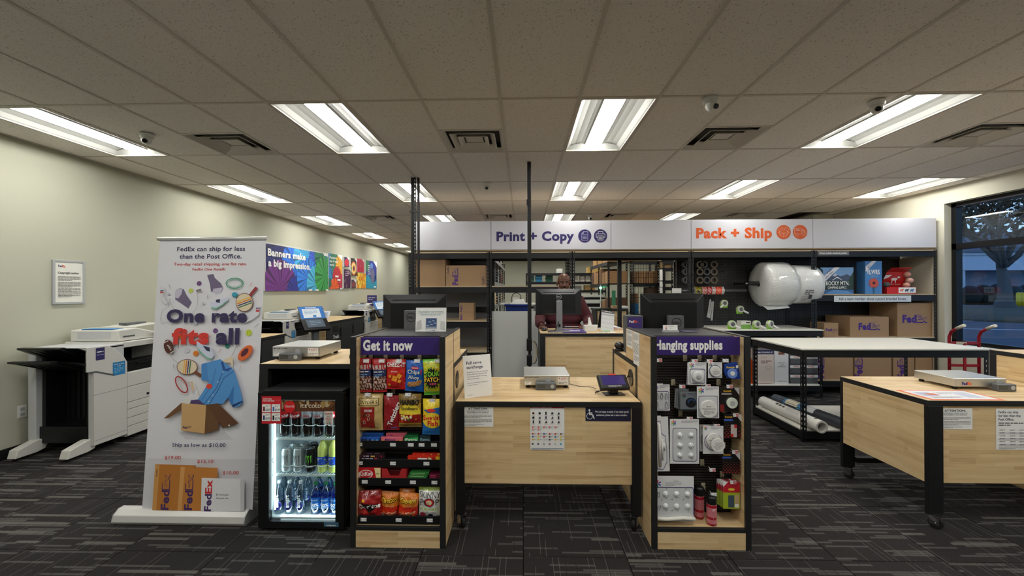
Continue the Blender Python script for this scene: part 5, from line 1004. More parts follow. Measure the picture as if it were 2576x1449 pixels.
t = T('surcharge_sign', 'white Full serve surcharge sign leaning at the left of the centre table', 'sign', (-.392, 2.765, TZ), rot=(-.14, .0, .5))
b_ = MB(); b_.ci = lin(WH); b_.box(0, .206, 0, .003, 0, .285); P('sign_board', b_, PRINT, t, bev=.0008)
a = Art(); a.text('Full serve', .024, .225, (48, 44, 78), h=.02, w=.112, bold=.02); a.text('surcharge', .024, .195, (48, 44, 78), h=.02, w=.12, bold=.02)
for k, s_ in enumerate(('Any full serve order produced by', 'FedEx Office for less than $20', 'will include a $2.00 surcharge', 'added to the order.')): a.text(s_, .024, .168-k*.015, (120, 118, 130), h=.0068, w=(.158, .148, .146, .092)[k], bold=0)
for k, s_ in enumerate(('For more information please ask', 'a team member.')): a.text(s_, .024, .096-k*.014, (120, 118, 130), h=.0068, w=(.155, .074)[k], bold=0)
a.para(.02, .02, .08, 1, .004); a.put('sign_lettering', t, (0, -.0003, 0))
P('sign_easel', MB().hexa([(.07, .003, 0), (.13, .003, 0), (.13, .07, .0), (.07, .07, .0), (.08, .003, .14), (.12, .003, .14), (.12, .005, .14), (.08, .005, .14)]), LGREY, t)
# papers on the inner side of the hanging supplies kiosk, and the mat on the right table
for (pa, pb, nm) in (((1576, 826), (1591, 868), 'small printed notice taped high on the right kiosk inner side'), ((1593, 832), (1608, 902), 'tall printed notice taped on the right kiosk inner side')):
    A = gX(pa[0], pa[1], .781); B_ = gX(pb[0], pb[1], .781); A2 = gX(pa[0], pb[1]-6, .781)
    paper('side_notice', nm, 0, A.y-B_.y, 0, .13 if 'small' in nm else .225, 0, lambda a, w_, h_: (a.para(w_*.08, h_*.94, w_*.9, 5, h_*.04), a.para(w_*.08, h_*.66, w_*.9, 9, h_*.04), a.para(w_*.08, h_*.26, w_*.9, 4, h_*.04)), ux=(0, -1, 0), o=(.7825, A.y, min(gX(pa[0], pa[1], .781).z, 1.285)-(.13 if 'small' in nm else .225)))
t = T('counter_mat', 'orange-bordered white printed mat lying on the right-hand table', 'counter mat', (2.70, 2.775, TZ)); b_ = MB(); b_.ci = lin((226, 112, 66)); b_.box(0, .47, 0, .27, 0, .0015); P('mat_sheet', b_, PRINT, t)
a = Art(); a.rect(.02, .02, .45, .25, (222, 222, 226)); a.para(.2, .2, .3, 4, .012, (110, 110, 130)); a.rect(.05, .1, .15, .2, (170, 176, 200)); a.rect(.1, .12, .17, .17, (200, 110, 90)); a.rect(.3, .06, .4, .2, (190, 196, 212)); a.para(.06, .08, .26, 3, .012); a.put('mat_print', t, (0, 0, .0015), (1, 0, 0), (0, 1, 0))
for k, (dx, dy, c_) in enumerate(((.05, .05, (226, 224, 230)), (.12, .3, (216, 206, 226)))): t = T('loose_paper', ['white sheet near the front of the far right counter', 'pale lilac sheet farther back on the far right counter'][k], 'paper', (3.95+dx, 2.85+dy, 1.0705), .1*k); b_ = MB(); b_.ci = lin(c_); b_.box(0, .28, 0, .2, 0, .001); P('sheet', b_, PRINT, t); a = Art(); a.para(.02, .18, .26, 8, .014, (150, 90, 130)); a.put('print', t, (0, 0, .001), (1, 0, 0), (0, 1, 0))
# ================================================================ ROLL-UP BANNER
BW, BH = .772, 1.872
t = T('rollup_banner', 'tall white roll-up banner reading One rate fits all, left of the fridge', 'banner', (-2.62, 2.76, 0))
bs = MB()
prof = [(-.05, .0), (-.062, .02), (-.05, .06), (-.012, .088), (.03, .088), (.075, .05), (.08, 0)]
bs.prism([(-.155, y, z) for y, z in prof][::-1], (.905, 0, 0)); P('banner_base', bs, mat('base_silver', (206, 206, 204), .35, .25), t, bev=.004)
for x_ in (-.157, .75): P('base_end_cap', MB().prism([(x_, y*1.02, z*1.02) for y, z in prof][::-1], (.006, 0, 0)), LGREY, t)
lean = math.atan2(.115, BH); uy = Vector((.012, sin(lean), cos(lean))).normalized(); ux = Vector((1, 0, 0)); un = ux.cross(uy); O = Vector((0, 0, .083))
b_ = MB(); b_.ci = lin((222, 222, 228)); b_.hexa([O, O+ux*BW, O+ux*BW-un*.001, O-un*.001]+[p+uy*BH for p in (O, O+ux*BW, O+ux*BW-un*.001, O-un*.001)]); P('banner_sheet', b_, PRINT, t)
b_ = MB(); C0 = O+uy*BH; b_.cyl(C0-ux*.012+un*.002, C0+ux*(BW+.012)+un*.002, .013, n=14); P('top_rail', b_, mat('base_silver'), t)
P('support_pole', MB().tube([(BW/2, .04, .05), tuple(O+ux*BW/2+uy*BH-un*.02)], .008, 8), LGREY, t)
def bp_(px, py): v_ = (1286-py)/684; l_ = 345+43*v_; w_ = 277-5*v_; return ((px-l_)/w_*BW, v_*BH)
def bz(x, y): return bp_(380+x/3.221, 680+y/3.221)
def bq(x, y): return bp_(370+x/1.932, 580+y/1.932)
a = Art(.00012, .0006); a.clip = (0, 0, BW, BH)
a.rect(0, 0, BW, BH*.18, (210, 210, 216)); a.poly([bz(180, 1340), bz(560, 1340), bz(620, 1400), bz(240, 1400)], (206, 205, 210))
def bt_(s_, q0, q1, hy, c, bold=.03):
    p0 = bq(*q0); p1 = bq(*q1); a.text(s_, p0[0], p0[1], c, h=hy/1.932/684*BH, w=p1[0]-p0[0], bold=bold)
N2 = (52, 44, 86)
bt_('FedEx can ship for less', (120, 105), (457, 105), 22, N2); bt_('than the Post Office.', (133, 143), (440, 143), 22, N2)
bt_('Two-day retail shipping, one flat rate.', (104, 178), (465, 178), 14, (196, 60, 54), .02); bt_('FedEx One Rate®.', (197, 204), (362, 204), 13, (196, 60, 54), .02)
G1 = (112, 100, 130); G2 = (196, 190, 210)
def blob(pts, c): a.poly([bz(*p) for p in pts], c)
blob([(150, 210), (160, 180), (190, 165), (225, 175), (245, 220), (290, 285), (262, 335), (200, 290), (155, 260)], G1); blob([(150, 210), (160, 180), (190, 168), (215, 178), (205, 215), (180, 250), (155, 245)], G2)
blob([(418, 55), (470, 48), (480, 80), (530, 125), (550, 165), (530, 205), (490, 215), (450, 195), (440, 130)], G1); blob([(470, 170), (548, 160), (530, 205), (490, 215), (460, 200)], G2)
def disk(x, y, r, c, ry=None): p = bz(x, y); q = bz(x+r, y); w_ = q[0]-p[0]; a.ell(p[0], p[1], w_, w_*(ry or 1), c, n=20)
def holes(x, y, r, c):
    for k in range(5): t_ = k*1.26; disk(x+r*.5*cos(t_), y+r*.5*sin(t_), r*.13, c)
for x, y, r, c, c2 in ((352, 126, 20, (120, 80, 140), (60, 40, 80)), (284, 187, 19, (200, 214, 90), (150, 170, 60)), (486, 519, 20, (120, 84, 146), (60, 40, 80)), (759, 535, 26, (200, 214, 70), (120, 140, 40)), (251, 677, 24, (214, 214, 222), (170, 170, 180)), (327, 705, 22, (232, 134, 44), (150, 80, 30)), (585, 643, 19, (40, 130, 120), (20, 90, 84)), (104, 214, 11, (190, 192, 204), (150, 150, 160)), (389, 293, 13, (196, 198, 208), (160, 160, 170)), (327, 459, 14, (190, 192, 204), (160, 160, 170)), (605, 403, 12, (200, 200, 210), (170, 170, 180)), (207, 566, 17, (236, 170, 50), (200, 130, 40))): disk(x, y, r, c); holes(x, y, r, c2)
disk(652, 222, 24, (40, 130, 160), .85); disk(650, 216, 22, (60, 160, 186), .7)
p = bz(650, 126); a.ring(p[0], p[1], .061, .036, .006, (60, 160, 120)); a.ring(p[0], p[1], .05, .027, .003, (60, 150, 120))
# paddles
def paddle(cx, cy, rx, ry, ang, hx_, hy_, hc):
    p = bz(cx, cy); q = bz(hx_, hy_); a.line([p, q], .022, hc); a.ell(p[0], p[1], rx+.004, ry+.004, (110, 60, 50), ang); a.ell(p[0], p[1], rx, ry, (226, 210, 180), ang)
    for k, c in enumerate([(60, 120, 90), (50, 60, 120), (220, 130, 50), (236, 190, 90)]):
        o_ = (k-1.5)*.014; ca_, sa_ = cos(ang), sin(ang); w_ = rx*.93*(1-(o_/ry)**2)**.5; pp = [(-w_, o_-.004), (w_, o_-.004), (w_, o_+.004), (-w_, o_+.004)]; a.poly([(p[0]+x*ca_-y*sa_, p[1]+x*sa_+y*ca_) for x, y in pp], c)
paddle(730, 285, .058, .062, .35, 828, 165, (150, 50, 56)); paddle(262, 815, .05, .07, pi/2-.05, 370, 885, (120, 70, 50))
# shoes
def shoe(pts, sole, studs):
    blob(pts, (206, 212, 232)); blob(sole, (120, 190, 160))
    for s_ in studs: disk(s_[0], s_[1], 6, (110, 180, 150))
shoe([(450, 290), (490, 285), (510, 255), (540, 262), (600, 238), (602, 262), (560, 295), (500, 330), (460, 322)], [(460, 322), (500, 330), (560, 296), (562, 304), (500, 340), (462, 332)], [(475, 336), (500, 340), (590, 276), (570, 290)]); blob([(500, 262), (535, 258), (530, 290), (500, 284)], (50, 50, 80))
# socks, cords, pins
blob([(42, 155), (66, 152), (70, 235), (102, 292), (86, 302), (52, 262), (42, 225)], (214, 214, 220)); blob([(42, 184), (68, 181), (68, 190), (42, 193)], (50, 50, 100)); blob([(42, 196), (69, 194), (69, 206), (43, 208)], (190, 50, 50))
blob([(830, 305), (862, 305), (850, 385), (800, 425), (735, 456), (740, 440), (800, 400), (822, 370)], (222, 222, 228)); blob([(826, 345), (856, 345), (852, 365), (824, 362)], (190, 50, 60)); blob([(826, 330), (858, 330), (857, 338), (826, 338)], (50, 50, 110))
a.line([bz(*p) for p in ((150, 480), (130, 440), (60, 460), (45, 420), (60, 350), (110, 320), (122, 250), (135, 300), (170, 370), (230, 395), (300, 385), (345, 330), (350, 250), (345, 190))], .0022, (150, 150, 150)); a.line([bz(342, 190), bz(376, 180)], .014, (120, 114, 110))
for x0, y0, x1, y1, c in ((115, 135, 127, 170, 0), (435, 220, 430, 252, 0), (797, 120, 778, 150, 1), (848, 462, 815, 492, 0), (190, 635, 198, 665, 0), (542, 668, 520, 697, 1), (152, 795, 160, 830, 0), (704, 803, 690, 845, 2), (358, 1010, 366, 1045, 2)): a.line([bz(x0, y0), bz(x1, y1)], .003, [(120, 120, 124), (190, 90, 80), (190, 170, 140)][c])
bt_('One rate', (76, 460), (471, 460), 62, N2, .075); bt_('fits', (101, 567), (284, 567), 76, (214, 58, 50), .08); bt_('all', (318, 567), (432, 567), 76, N2, .075)
# football, disc, glove shoes over the words
p = bz(115, 650); a.ell(p[0], p[1], .033, .052, (84, 40, 34), .35); [a.line([bz(*p1), bz(*p2)], .006, (222, 216, 210)) for p1, p2 in (((70, 622), (112, 600)), ((125, 705), (162, 682)))]; a.line([bz(105, 635), bz(135, 680)], .004, (222, 216, 210)); [a.line([bz(112+k*8-10, 644+k*10), bz(112+k*8+8, 636+k*10)], .003, (222, 216, 210)) for k in range(4)]
a.line([bz(*p) for p in ((120, 710), (160, 760), (205, 790))], .0022, (150, 140, 140))
shoe([(345, 600), (385, 630), (430, 640), (465, 660), (488, 715), (470, 745), (430, 735), (380, 690), (345, 645)], [(345, 645), (380, 690), (430, 735), (470, 745), (462, 752), (424, 745), (372, 698)], [(365, 680), (380, 695), (440, 745), (460, 750)]); blob([(395, 640), (450, 655), (455, 690), (425, 680)], (50, 50, 80))
p = bz(740, 700); a.ell(p[0], p[1], .065, .036, (226, 104, 50), .85); a.ell(p[0]-.004, p[1]+.004, .034, .018, (90, 40, 60), .85); a.ring(p[0]-.004, p[1]+.004, .05, .026, .002, (240, 140, 80), .85)
p = bz(222, 957); a.ring(p[0], p[1], .064, .03, .009, (186, 66, 70), -.95); a.line([bz(*p) for p in ((200, 870), (200, 900), (240, 950), (300, 935))], .002, (170, 150, 130)); a.line([bz(305, 935), bz(318, 1000)], .014, (222, 196, 156))
# jersey with hanger
a.line([bz(*p) for p in ((630, 730), (655, 680), (665, 655), (680, 650), (682, 668))], .003, (130, 120, 110)); blob([(556, 760), (632, 728), (640, 740), (640, 820), (620, 780), (560, 775)], (226, 208, 178))
JB = (84, 150, 214); JD = (58, 118, 186)
blob([(385, 790), (540, 750), (600, 800), (650, 840), (700, 1000), (720, 1095), (690, 1130), (640, 1140), (600, 1060), (560, 1110), (350, 1120), (350, 1085), (400, 1010), (450, 930), (386, 920)], JB)
blob([(385, 790), (430, 780), (440, 925), (386, 922)], (74, 138, 204)); blob([(600, 1060), (650, 960), (640, 1130), (620, 1110)], JD); blob([(545, 775), (560, 765), (580, 830), (640, 815), (600, 850), (560, 840)], (40, 84, 150)); blob([(640, 1140), (720, 1095), (715, 1085), (630, 1120)], (30, 60, 120))
for ps in (((560, 850), (510, 980), (410, 1110)), ((650, 845), (570, 900), (520, 1000), (450, 1110)), ((500, 830), (470, 960), (380, 1090)), ((640, 1128), (718, 1085))): a.line([bz(*p) for p in ps], .0028, JD if ps[0][0] == 500 else (28, 54, 110))
for x, y in ((560, 855), (520, 935), (480, 1040), (448, 1092)): disk(x, y, 6, (170, 200, 230))
disk(449, 970, 24, (226, 70, 50), .85)
# open box
blob([(290, 1085), (360, 1075), (420, 1120), (300, 1110)], (80, 64, 110)); blob([(228, 1105), (424, 1120), (412, 1348), (222, 1325)], (204, 164, 112)); blob([(424, 1120), (526, 1240), (524, 1318), (412, 1348)], (106, 74, 46)); blob([(228, 1105), (232, 1097), (82, 1228), (120, 1226), (222, 1165)], (112, 78, 48)); blob([(424, 1120), (520, 1105), (686, 1265), (560, 1304)], (96, 64, 40)); disk(274, 1086, 27, (222, 220, 214)); disk(610, 1281, 6, WH)
p = bz(236, 1308); a.text('Fed', p[0], p[1], N2, h=.016, w=.032, bold=.05); p = bz(282, 1296); a.para(p[0], p[1]+.006, p[0]+.022, 3, .005, (120, 90, 90))
bt_('Ship as low as $10.00', (110, 1064), (368, 1064), 17, N2, .025)
for s_, x0, y0, x1 in (('$19.00', 73, 1124, 151), ('$15.10', 231, 1141, 309), ('$10.00', 354, 1193, 431)): bt_(s_, (x0, y0), (x1, y0), 16, (190, 66, 62), .02)
def bqq(pts, c): a.poly([bq(*p) for p in pts], c)
bqq([(28, 1148), (224, 1152), (222, 1364), (14, 1364)], (186, 120, 50)); bqq([(28, 1148), (50, 1150), (34, 1364), (14, 1364)], (206, 150, 84)); bqq([(152, 1158), (330, 1163), (326, 1368), (136, 1368)], (194, 126, 56)); bqq([(152, 1158), (172, 1160), (156, 1368), (136, 1368)], (212, 156, 92)); bqq([(222, 1150), (224, 1152), (222, 1170), (218, 1160)], (120, 76, 36))
def blogo(x, y, hq, ox_=None, ec=None):
    p = bq(x, y); h_ = hq/1.932/684*BH; a.text('Fed', p[0], p[1], (70, 44, 100), h=h_*.82, w=h_*2.02, bold=.05, rot=pi/2); a.text('Ex', p[0], p[1]+h_*2.06, ec or (70, 44, 100), h=h_*.82, w=h_*1.62, bold=.05 if ec else .03, rot=pi/2)
    if not ec: a.text('Ex', p[0]-h_*.06, p[1]+h_*2.14, (196, 130, 60), h=h_*.68, w=h_*1.46, bold=-.01, rot=pi/2)
blogo(92, 1362, 46); blogo(205, 1362, 46); p = bq(38, 1205); a.text('FedEx', p[0], p[1], (110, 66, 70), h=.009, rot=pi/2, w=.05, bold=.02)
bqq([(254, 1210), (460, 1214), (458, 1368), (250, 1368)], (226, 226, 230)); bqq([(440, 1216), (460, 1214), (458, 1368), (440, 1365)], (200, 200, 206)); blogo(297, 1366, 40, ec=(206, 44, 44)); p = bq(324, 1292); a.text('Envelope', p[0], p[1], (90, 90, 100), h=.013, w=.085, bold=0); p = bq(324, 1307); a.text('Recycle me.', p[0], p[1], (100, 100, 100), h=.009, w=.085, bold=.02)
a.put('banner_print', t, tuple(O), tuple(ux), tuple(uy))
# ================================================================ LEFT WALL
def wallart(name, label, y0, y1, z0, z1, art, frame=None, col=WH, cat='poster', off=.004, step=.0004):
    t = T(name, label, cat, (XL, y0, z0)); w_, h_ = y1-y0, z1-z0
    b_ = MB(); b_.ci = lin(col); b_.box(0, off+.01, 0, w_, 0, h_); P('sheet', b_, PRINT, t)
    if frame: P('frame', MB().box(0, off+.016, -.002, .022, -.002, h_).box(0, off+.016, w_-.022, w_+.002, -.002, h_).box(0, off+.016, .022, w_-.022, -.002, .022).box(0, off+.016, .022, w_-.022, h_-.022, h_+.002), frame, t, bev=.003)
    a = Art(step, .0006); a.clip = (0, 0, w_, h_); art(a, w_, h_); a.put('print', t, (off+.01, 0, 0), (0, 1, 0), (0, 0, 1)); return t
# note: seen from the room, +y runs left to right on this wall
def cp(a, w_, h_):
    a.text('Fed', .05, h_*.84, (60, 40, 110), h=.022, w=.038, bold=.05); a.text('Ex', .09, h_*.84, ORG, h=.022, w=.028, bold=.05); a.text('Office', .1, h_*.815, (190, 120, 80), h=.007, w=.02, bold=0); a.text('Copyright notice', .046, h_*.69, (60, 60, 66), h=.021, w=.2, bold=.04)
    for k, (y, n_) in enumerate(((.63, 4), (.5, 4), (.42, 2), (.36, 3), (.29, 4), (.2, 2))): a.para(.046, h_*y, w_-.045, n_, .0125, (120, 120, 118))
wallart('framed_notice', 'silver-framed Copyright notice on the left wall above the near copier', 4.11, 4.42, 1.44, 1.905, cp, LGREY, col=(226, 226, 216), cat='framed notice')
def fan(a, x, y, r, c, t0=0, t1=2*pi, n=20, ecc=1):
    for k in range(n*2):
        a0 = t0+(t1-t0)*k/(n*2); a1 = t0+(t1-t0)*(k+1)/(n*2); f = [.72, 1.0, .86][(k) % 3] if k % 2 else 1.12
        a.poly([(x, y), (x+r*cos(a0)*ecc, y+r*sin(a0)), (x+r*cos(a1)*ecc, y+r*sin(a1))], tuple(min(255, int(v*f)) for v in c), k == 0)
def bigb(a, w_, h_):
    a.rect(0, 0, w_, h_, (36, 38, 96))
    fan(a, w_*.18, h_*1.0, .5, (40, 42, 104)); fan(a, w_*.43, h_*.62, .52, (46, 110, 206)); fan(a, w_*.6, h_*.85, .52, (66, 160, 214)); fan(a, w_*.8, h_*.8, .4, (50, 90, 200)); fan(a, w_*.9, h_*.9, .4, (40, 120, 90)); a.poly([(w_*.9, h_), (w_, h_), (w_, h_*.66)], WH)
    fan(a, w_*.2, h_*.05, .58, (104, 46, 122)); fan(a, w_*.42, -h_*.02, .34, (44, 50, 136)); fan(a, w_*.62, h_*.3, .46, (46, 120, 214)); fan(a, w_*.78, h_*.15, .46, (72, 168, 210)); fan(a, w_*.94, h_*.38, .5, (56, 150, 74), n=16)
    a.text('Banners make', w_*.03, h_*.74, WH, h=h_*.145, w=w_*.545, bold=.07); a.text('a big impression.', w_*.035, h_*.52, WH, h=h_*.145, w=w_*.625, bold=.07)
    a.rect(w_*.63, 0, w_*.69, h_*.035, WH); a.rect(w_*.75, 0, w_*.81, h_*.035, WH); a.rect(w_*.95, 0, w_*.995, h_*.035, WH); a.para(w_*.935, h_*.92, w_*.99, 4, h_*.03, (80, 140, 200))
wallart('wall_banner', 'wide blue and purple paper fan banner on the left wall', 7.57, 10.05, 1.56, 2.48, bigb, mat('base_silver'), cat='banner', off=.02, step=.0008)
def p1(a, w_, h_):
    a.rect(0, 0, w_, h_, (40, 96, 84)); fan(a, 0, h_*.75, .5, (60, 130, 180)); fan(a, w_*.55, h_*.8, .34, (50, 120, 90)); fan(a, w_*.95, h_*.7, .34, (226, 160, 50)); fan(a, w_*.6, h_*.38, .24, (190, 44, 54)); fan(a, w_*.4, h_*.02, .26, (226, 92, 40)); fan(a, w_, h_*.2, .22, (190, 50, 70)); a.rect(0, h_*.06, w_*.18, h_*.3, (40, 110, 90)); a.poly([(w_*.6, h_), (w_, h_), (w_, h_*.84)], WH)
    for k, s_ in enumerate(('Posters', 'say it with', 'style.')): a.text(s_, w_*.06, h_*(.86-.1*k), WH, h=h_*.06, w=w_*(.5, .62, .36)[k], bold=.04)
    a.rect(w_*.45, h_*.34, w_*.7, h_*.39, WH); a.rect(w_*.6, h_*.24, w_*.85, h_*.29, WH); a.rect(w_*.8, 0, w_, h_*.03, WH)
def hemi(c0, c1):
    def f(a, w_, h_): a.rect(0, 0, w_, h_, c0); a.ell(w_*.5, h_*.45, w_*.45, h_*.4, c1); a.poly([(w_*.55, h_), (w_, h_), (w_, h_*.7)], WH)
    return f
def dragon(a, w_, h_):
    a.rect(0, 0, w_, h_, (66, 34, 70)); rnd = random.Random(3)
    for k in range(26): x, y = rnd.uniform(0, w_), rnd.uniform(0, h_*.75); a.line([(x, y), (x+rnd.uniform(-.08, .08), y+rnd.uniform(.06, .2))], .018, rnd.choice([(150, 60, 130), (200, 190, 150), (90, 40, 90), (60, 30, 60)]))
    a.poly([(w_*.75, h_), (w_, h_), (w_, h_*.86)], WH); a.text('Nature', w_*.12, h_*.82, (226, 190, 214), h=h_*.07, w=w_*.6, bold=.04) if False else a.para(w_*.1, h_*.88, w_*.8, 3, h_*.09, (226, 190, 214))
def eye_(a, w_, h_):
    a.rect(0, 0, w_, h_, (50, 36, 30))
    for r_, c in ((.95, (190, 90, 50)), (.82, (240, 170, 70)), (.7, (222, 222, 190)), (.56, (240, 200, 60)), (.4, (220, 90, 40)), (.25, (40, 50, 110)), (.14, (70, 30, 60))): a.ell(w_*.5, h_*.42, w_*.5*r_, h_*.42*r_, c)
    a.poly([(w_*.6, h_), (w_, h_), (w_, h_*.8)], WH); a.rect(0, 0, w_*.12, h_*.5, (90, 130, 50))
def rose(a, w_, h_):
    a.rect(0, 0, w_, h_, (206, 40, 80)); rnd = random.Random(4)
    for r_ in (.46, .38, .3, .22, .14, .07): a.ell(w_*.48, h_*.46, w_*r_, h_*r_, [(190, 30, 70), (230, 90, 120)][int(r_*100) % 2], n=9, a=r_*20)
    a.poly([(w_*.7, h_), (w_, h_), (w_, h_*.75)], WH)
def fruit(a, w_, h_):
    a.rect(0, 0, w_, h_, (150, 84, 30)); rnd = random.Random(5)
    for j in range(4):
        for i in range(4): a.ell(w_*(.1+.28*i+.12*(j % 2)), h_*(.12+.26*j), w_*.14, h_*.16, rnd.choice([(240, 190, 50), (246, 206, 80), (236, 150, 40)]), rnd.uniform(-.3, .3), 14)
def hand(a, w_, h_):
    a.rect(0, 0, w_, h_, (50, 60, 150)); a.rect(0, h_*.62, w_*.28, h_, (40, 130, 90)); [a.rect(w_*.15, h_*(.5+.075*k), w_*.42, h_*(.53+.075*k), (220, 220, 230)) for k in range(5)]
    a.poly([(0, 0), (w_, 0), (w_, h_*.35), (w_*.7, h_*.2), (w_*.4, h_*.35), (w_*.2, h_*.5), (0, h_*.45)], (40, 150, 180)); a.ell(w_*.6, h_*.45, w_*.2, h_*.28, (110, 110, 140)); a.ell(w_*.5, h_*.82, w_*.13, h_*.1, (90, 140, 210)); a.ring(w_*.85, h_*.4, w_*.08, h_*.08, .03, (60, 150, 200)); a.poly([(w_*.66, h_), (w_, h_), (w_, h_*.78)], WH); a.rect(w_*.7, h_*.03, w_*.92, h_*.08, WH)
wallart('wall_poster', 'tall poster of teal and orange paper fans beside the wide banner', 10.13, 10.9, 1.60, 2.50, p1, step=.0008); wallart('wall_poster', 'small red and blue poster, topmost right of the fan poster', 10.98, 11.28, 2.2, 2.47, hemi((46, 50, 90), (196, 40, 60)), step=.0008, off=.03)
wallart('wall_poster', 'dark purple plant poster under the small red and blue one', 10.95, 11.38, 1.62, 2.14, dragon, step=.0008, off=.03); wallart('wall_poster', 'poster of nested orange and yellow ovals', 11.42, 11.82, 1.98, 2.48, eye_, step=.0008, off=.02); wallart('wall_poster', 'small dark poster below the nested ovals', 11.46, 11.76, 1.62, 1.86, hemi((50, 50, 60), (130, 60, 70)), step=.0008, off=.02)
wallart('wall_poster', 'pink rose poster above the yellow fruit poster', 11.9, 12.42, 2.1, 2.50, rose, step=.0008); wallart('wall_poster', 'yellow fruit poster below the pink rose', 11.86, 12.55, 1.62, 2.08, fruit, step=.0008); wallart('wall_poster', 'large blue and teal abstract poster, rightmost on the left wall', 12.58, 13.5, 1.62, 2.50, hand, step=.0008)
# ================================================================ COPIERS (local: front face x=0 looking to +x, near end y=0)
CW = mat('copier_white', (214, 213, 206), .45); CW2 = mat('copier_grey_white', (196, 198, 200), .45); SEAM = mat('seam_grey', (96, 96, 94), .6)
def copier(label, loc, group):
    t = T('photocopier', label, 'copier', loc, group=group)
    # finisher
    P('finisher_front', MB().prism([(-.016, .055, .075), (-.016, .40, .075), (-.016, .40, .83), (-.016, .36, .90), (-.016, .25, 1.0), (-.016, .19, 1.035), (-.016, .0, 1.035), (-.016, .0, .80), (-.016, .055, .79)], (.016, 0, 0)), CW, t, bev=.004)
    P('finisher_frame', MB().box(-.62, -.54, .03, .38, .07, 1.02).box(-.05, -.0165, .0565, .38, .07, 1.02).box(-.54, -.05, .30, .38, .07, 1.0).box(-.62, -.0165, .05, .38, 1.0, 1.03), CW2, t, bev=.004)
    P('finisher_bay', MB().box(-.54, -.05, .27, .30, .12, 1.0).box(-.535, -.5, .08, .27, .14, .98).box(-.09, -.052, .08, .27, .14, .98), DARK, t)
    rb = MB(); [rb.box(-.48+k*.055, -.465+k*.055, .255, .27, .28, .86) for k in range(8)]; P('bay_ribs', rb, BMETAL, t, kind='stuff')
    P('bay_base', BX(-.55, -.05, .06, .28, .10, .26), DARK, t, bev=.006)
    P('front_seam', MB().box(0, .0006, .06, .40, .565, .568).box(0, .0006, .055, .058, .08, .78).box(0, .0008, .06, .4, .12, .122), SEAM, t)
    P('front_handle', MB().prism([(.0, .02, .80), (.0, .08, .80), (.0, .26, .73), (.0, .26, .715), (.0, .08, .785), (.0, .02, .785)], (.004, 0, 0)), GREY, t)
    for z0, dy, x0 in ((1.0, -.13, -.53), (.885, -.2, -.53)):
        tr_ = MB().prism([(x0, dy, z0+.05), (x0, dy, z0+.035), (x0, .05, z0-.06), (x0, .26, z0-.08), (x0, .26, z0-.06), (x0, .05, z0-.02), (x0, dy+.05, z0+.05)], (.40, 0, 0)); o_ = P('output_tray', tr_, DARK, t, bev=.003)
        [P('tray_rib', MB().prism([(x0+.06+k*.08, dy+.02, z0+.032), (x0+.06+k*.08, .05, z0-.064), (x0+.06+k*.08, .05, z0-.074), (x0+.06+k*.08, dy+.02, z0+.024)], (.018, 0, 0)), BMETAL, o_) for k in range(4)]
        P('tray_wing', MB().prism([(x0+.401, dy+.06, z0+.04), (x0+.401, .06, z0-.02), (x0+.401, .06, z0-.05)], (.12, 0, 0)), BMETAL, o_)
    for x0 in (-.105, -.60): P('stabilizer_foot', MB().prism([(x0, -.15, .03), (x0, .02, .03), (x0, .09, .045), (x0, .11, .08), (x0, .11, .145), (x0, .03, .145), (x0, -.13, .105)], (.085, 0, 0)), CW, t, bev=.006); 
    for x0, y0 in ((-.06, -.11), (-.56, -.11), (-.08, .34), (-.56, .34)): P('foot_roller', MB().cyl((x0-.012, y0, .018), (x0+.012, y0, .018), .018, n=14), RUBBER, t)
    # main body with drawers
    y0, y1 = .402, 1.0
    P('body', MB().box(-.66, -.02, y0, y1, .04, .72).box(-.66, -.45, y0, y1, .72, .98).box(-.66, -.05, y1-.1, y1, .72, .98), CW, t, bev=.006)
    P('output_cavity', MB().box(-.45, -.03, y0+.002, y1-.1, .72, .735).box(-.45, -.44, y0+.002, y1-.1, .735, .97).box(-.2, -.02, y0+.01, y1-.12, .74, .83), DARK, t, bev=.003)
    P('cavity_handle', BX(-.02, -.005, y0+.12, y0+.32, .79, .81), BMETAL, t)
    for za, zb in ((.05, .145), (.15, .235), (.24, .325), (.33, .40), (.405, .565), (.57, .715)):
        P('drawer', BX(-.02, -.002, y0+.003, y1-.003, za, zb), CW, t, bev=.004)
    P('drawer_badge', BX(-.002, -.001, y0+.22, y0+.25, .43, .455), DARK, t)
    # scanner
    P('scanner_bed', BX(-.66, -.03, y0-.02, y1+.02, .98, 1.04), CW, t, bev=.006)
    P('feeder', MB().prism([(-.60, y0-.02, 1.045), (-.60, y1-.15, 1.045), (-.60, y1-.18, 1.11), (-.60, y0+.18, 1.175), (-.60, y0-.02, 1.165)], (.52, 0, 0)), CW, t, bev=.012)
    P('feeder_side_recess', MB().box(-.52, -.16, y0-.0212, y0-.0201, 1.075, 1.15), CW2, t); P('feeder_handle', BX(-.08, -.074, y0+.03, y0+.16, 1.085, 1.10), GREY, t)
    P('feeder_tray', MB().prism([(-.50, y0+.2, 1.175), (-.50, y1-.02, 1.19), (-.50, y1-.02, 1.20), (-.50, y0+.2, 1.18)], (.36, 0, 0)), CW, t, bev=.003); P('tray_guide', BX(-.4, -.3, y0+.3, y1-.06, 1.192, 1.215), GREY, t, bev=.003)
    P('feeder_label', MB().box(-.5, -.16, y0+.0, y0+.12, 1.1695, 1.1755), mat('label_blue', (60, 130, 190), .5), t)
    P('scanner_arm', BX(-.03, .03, y1-.12, y1+.02, .99, 1.03), CW, t, bev=.003)
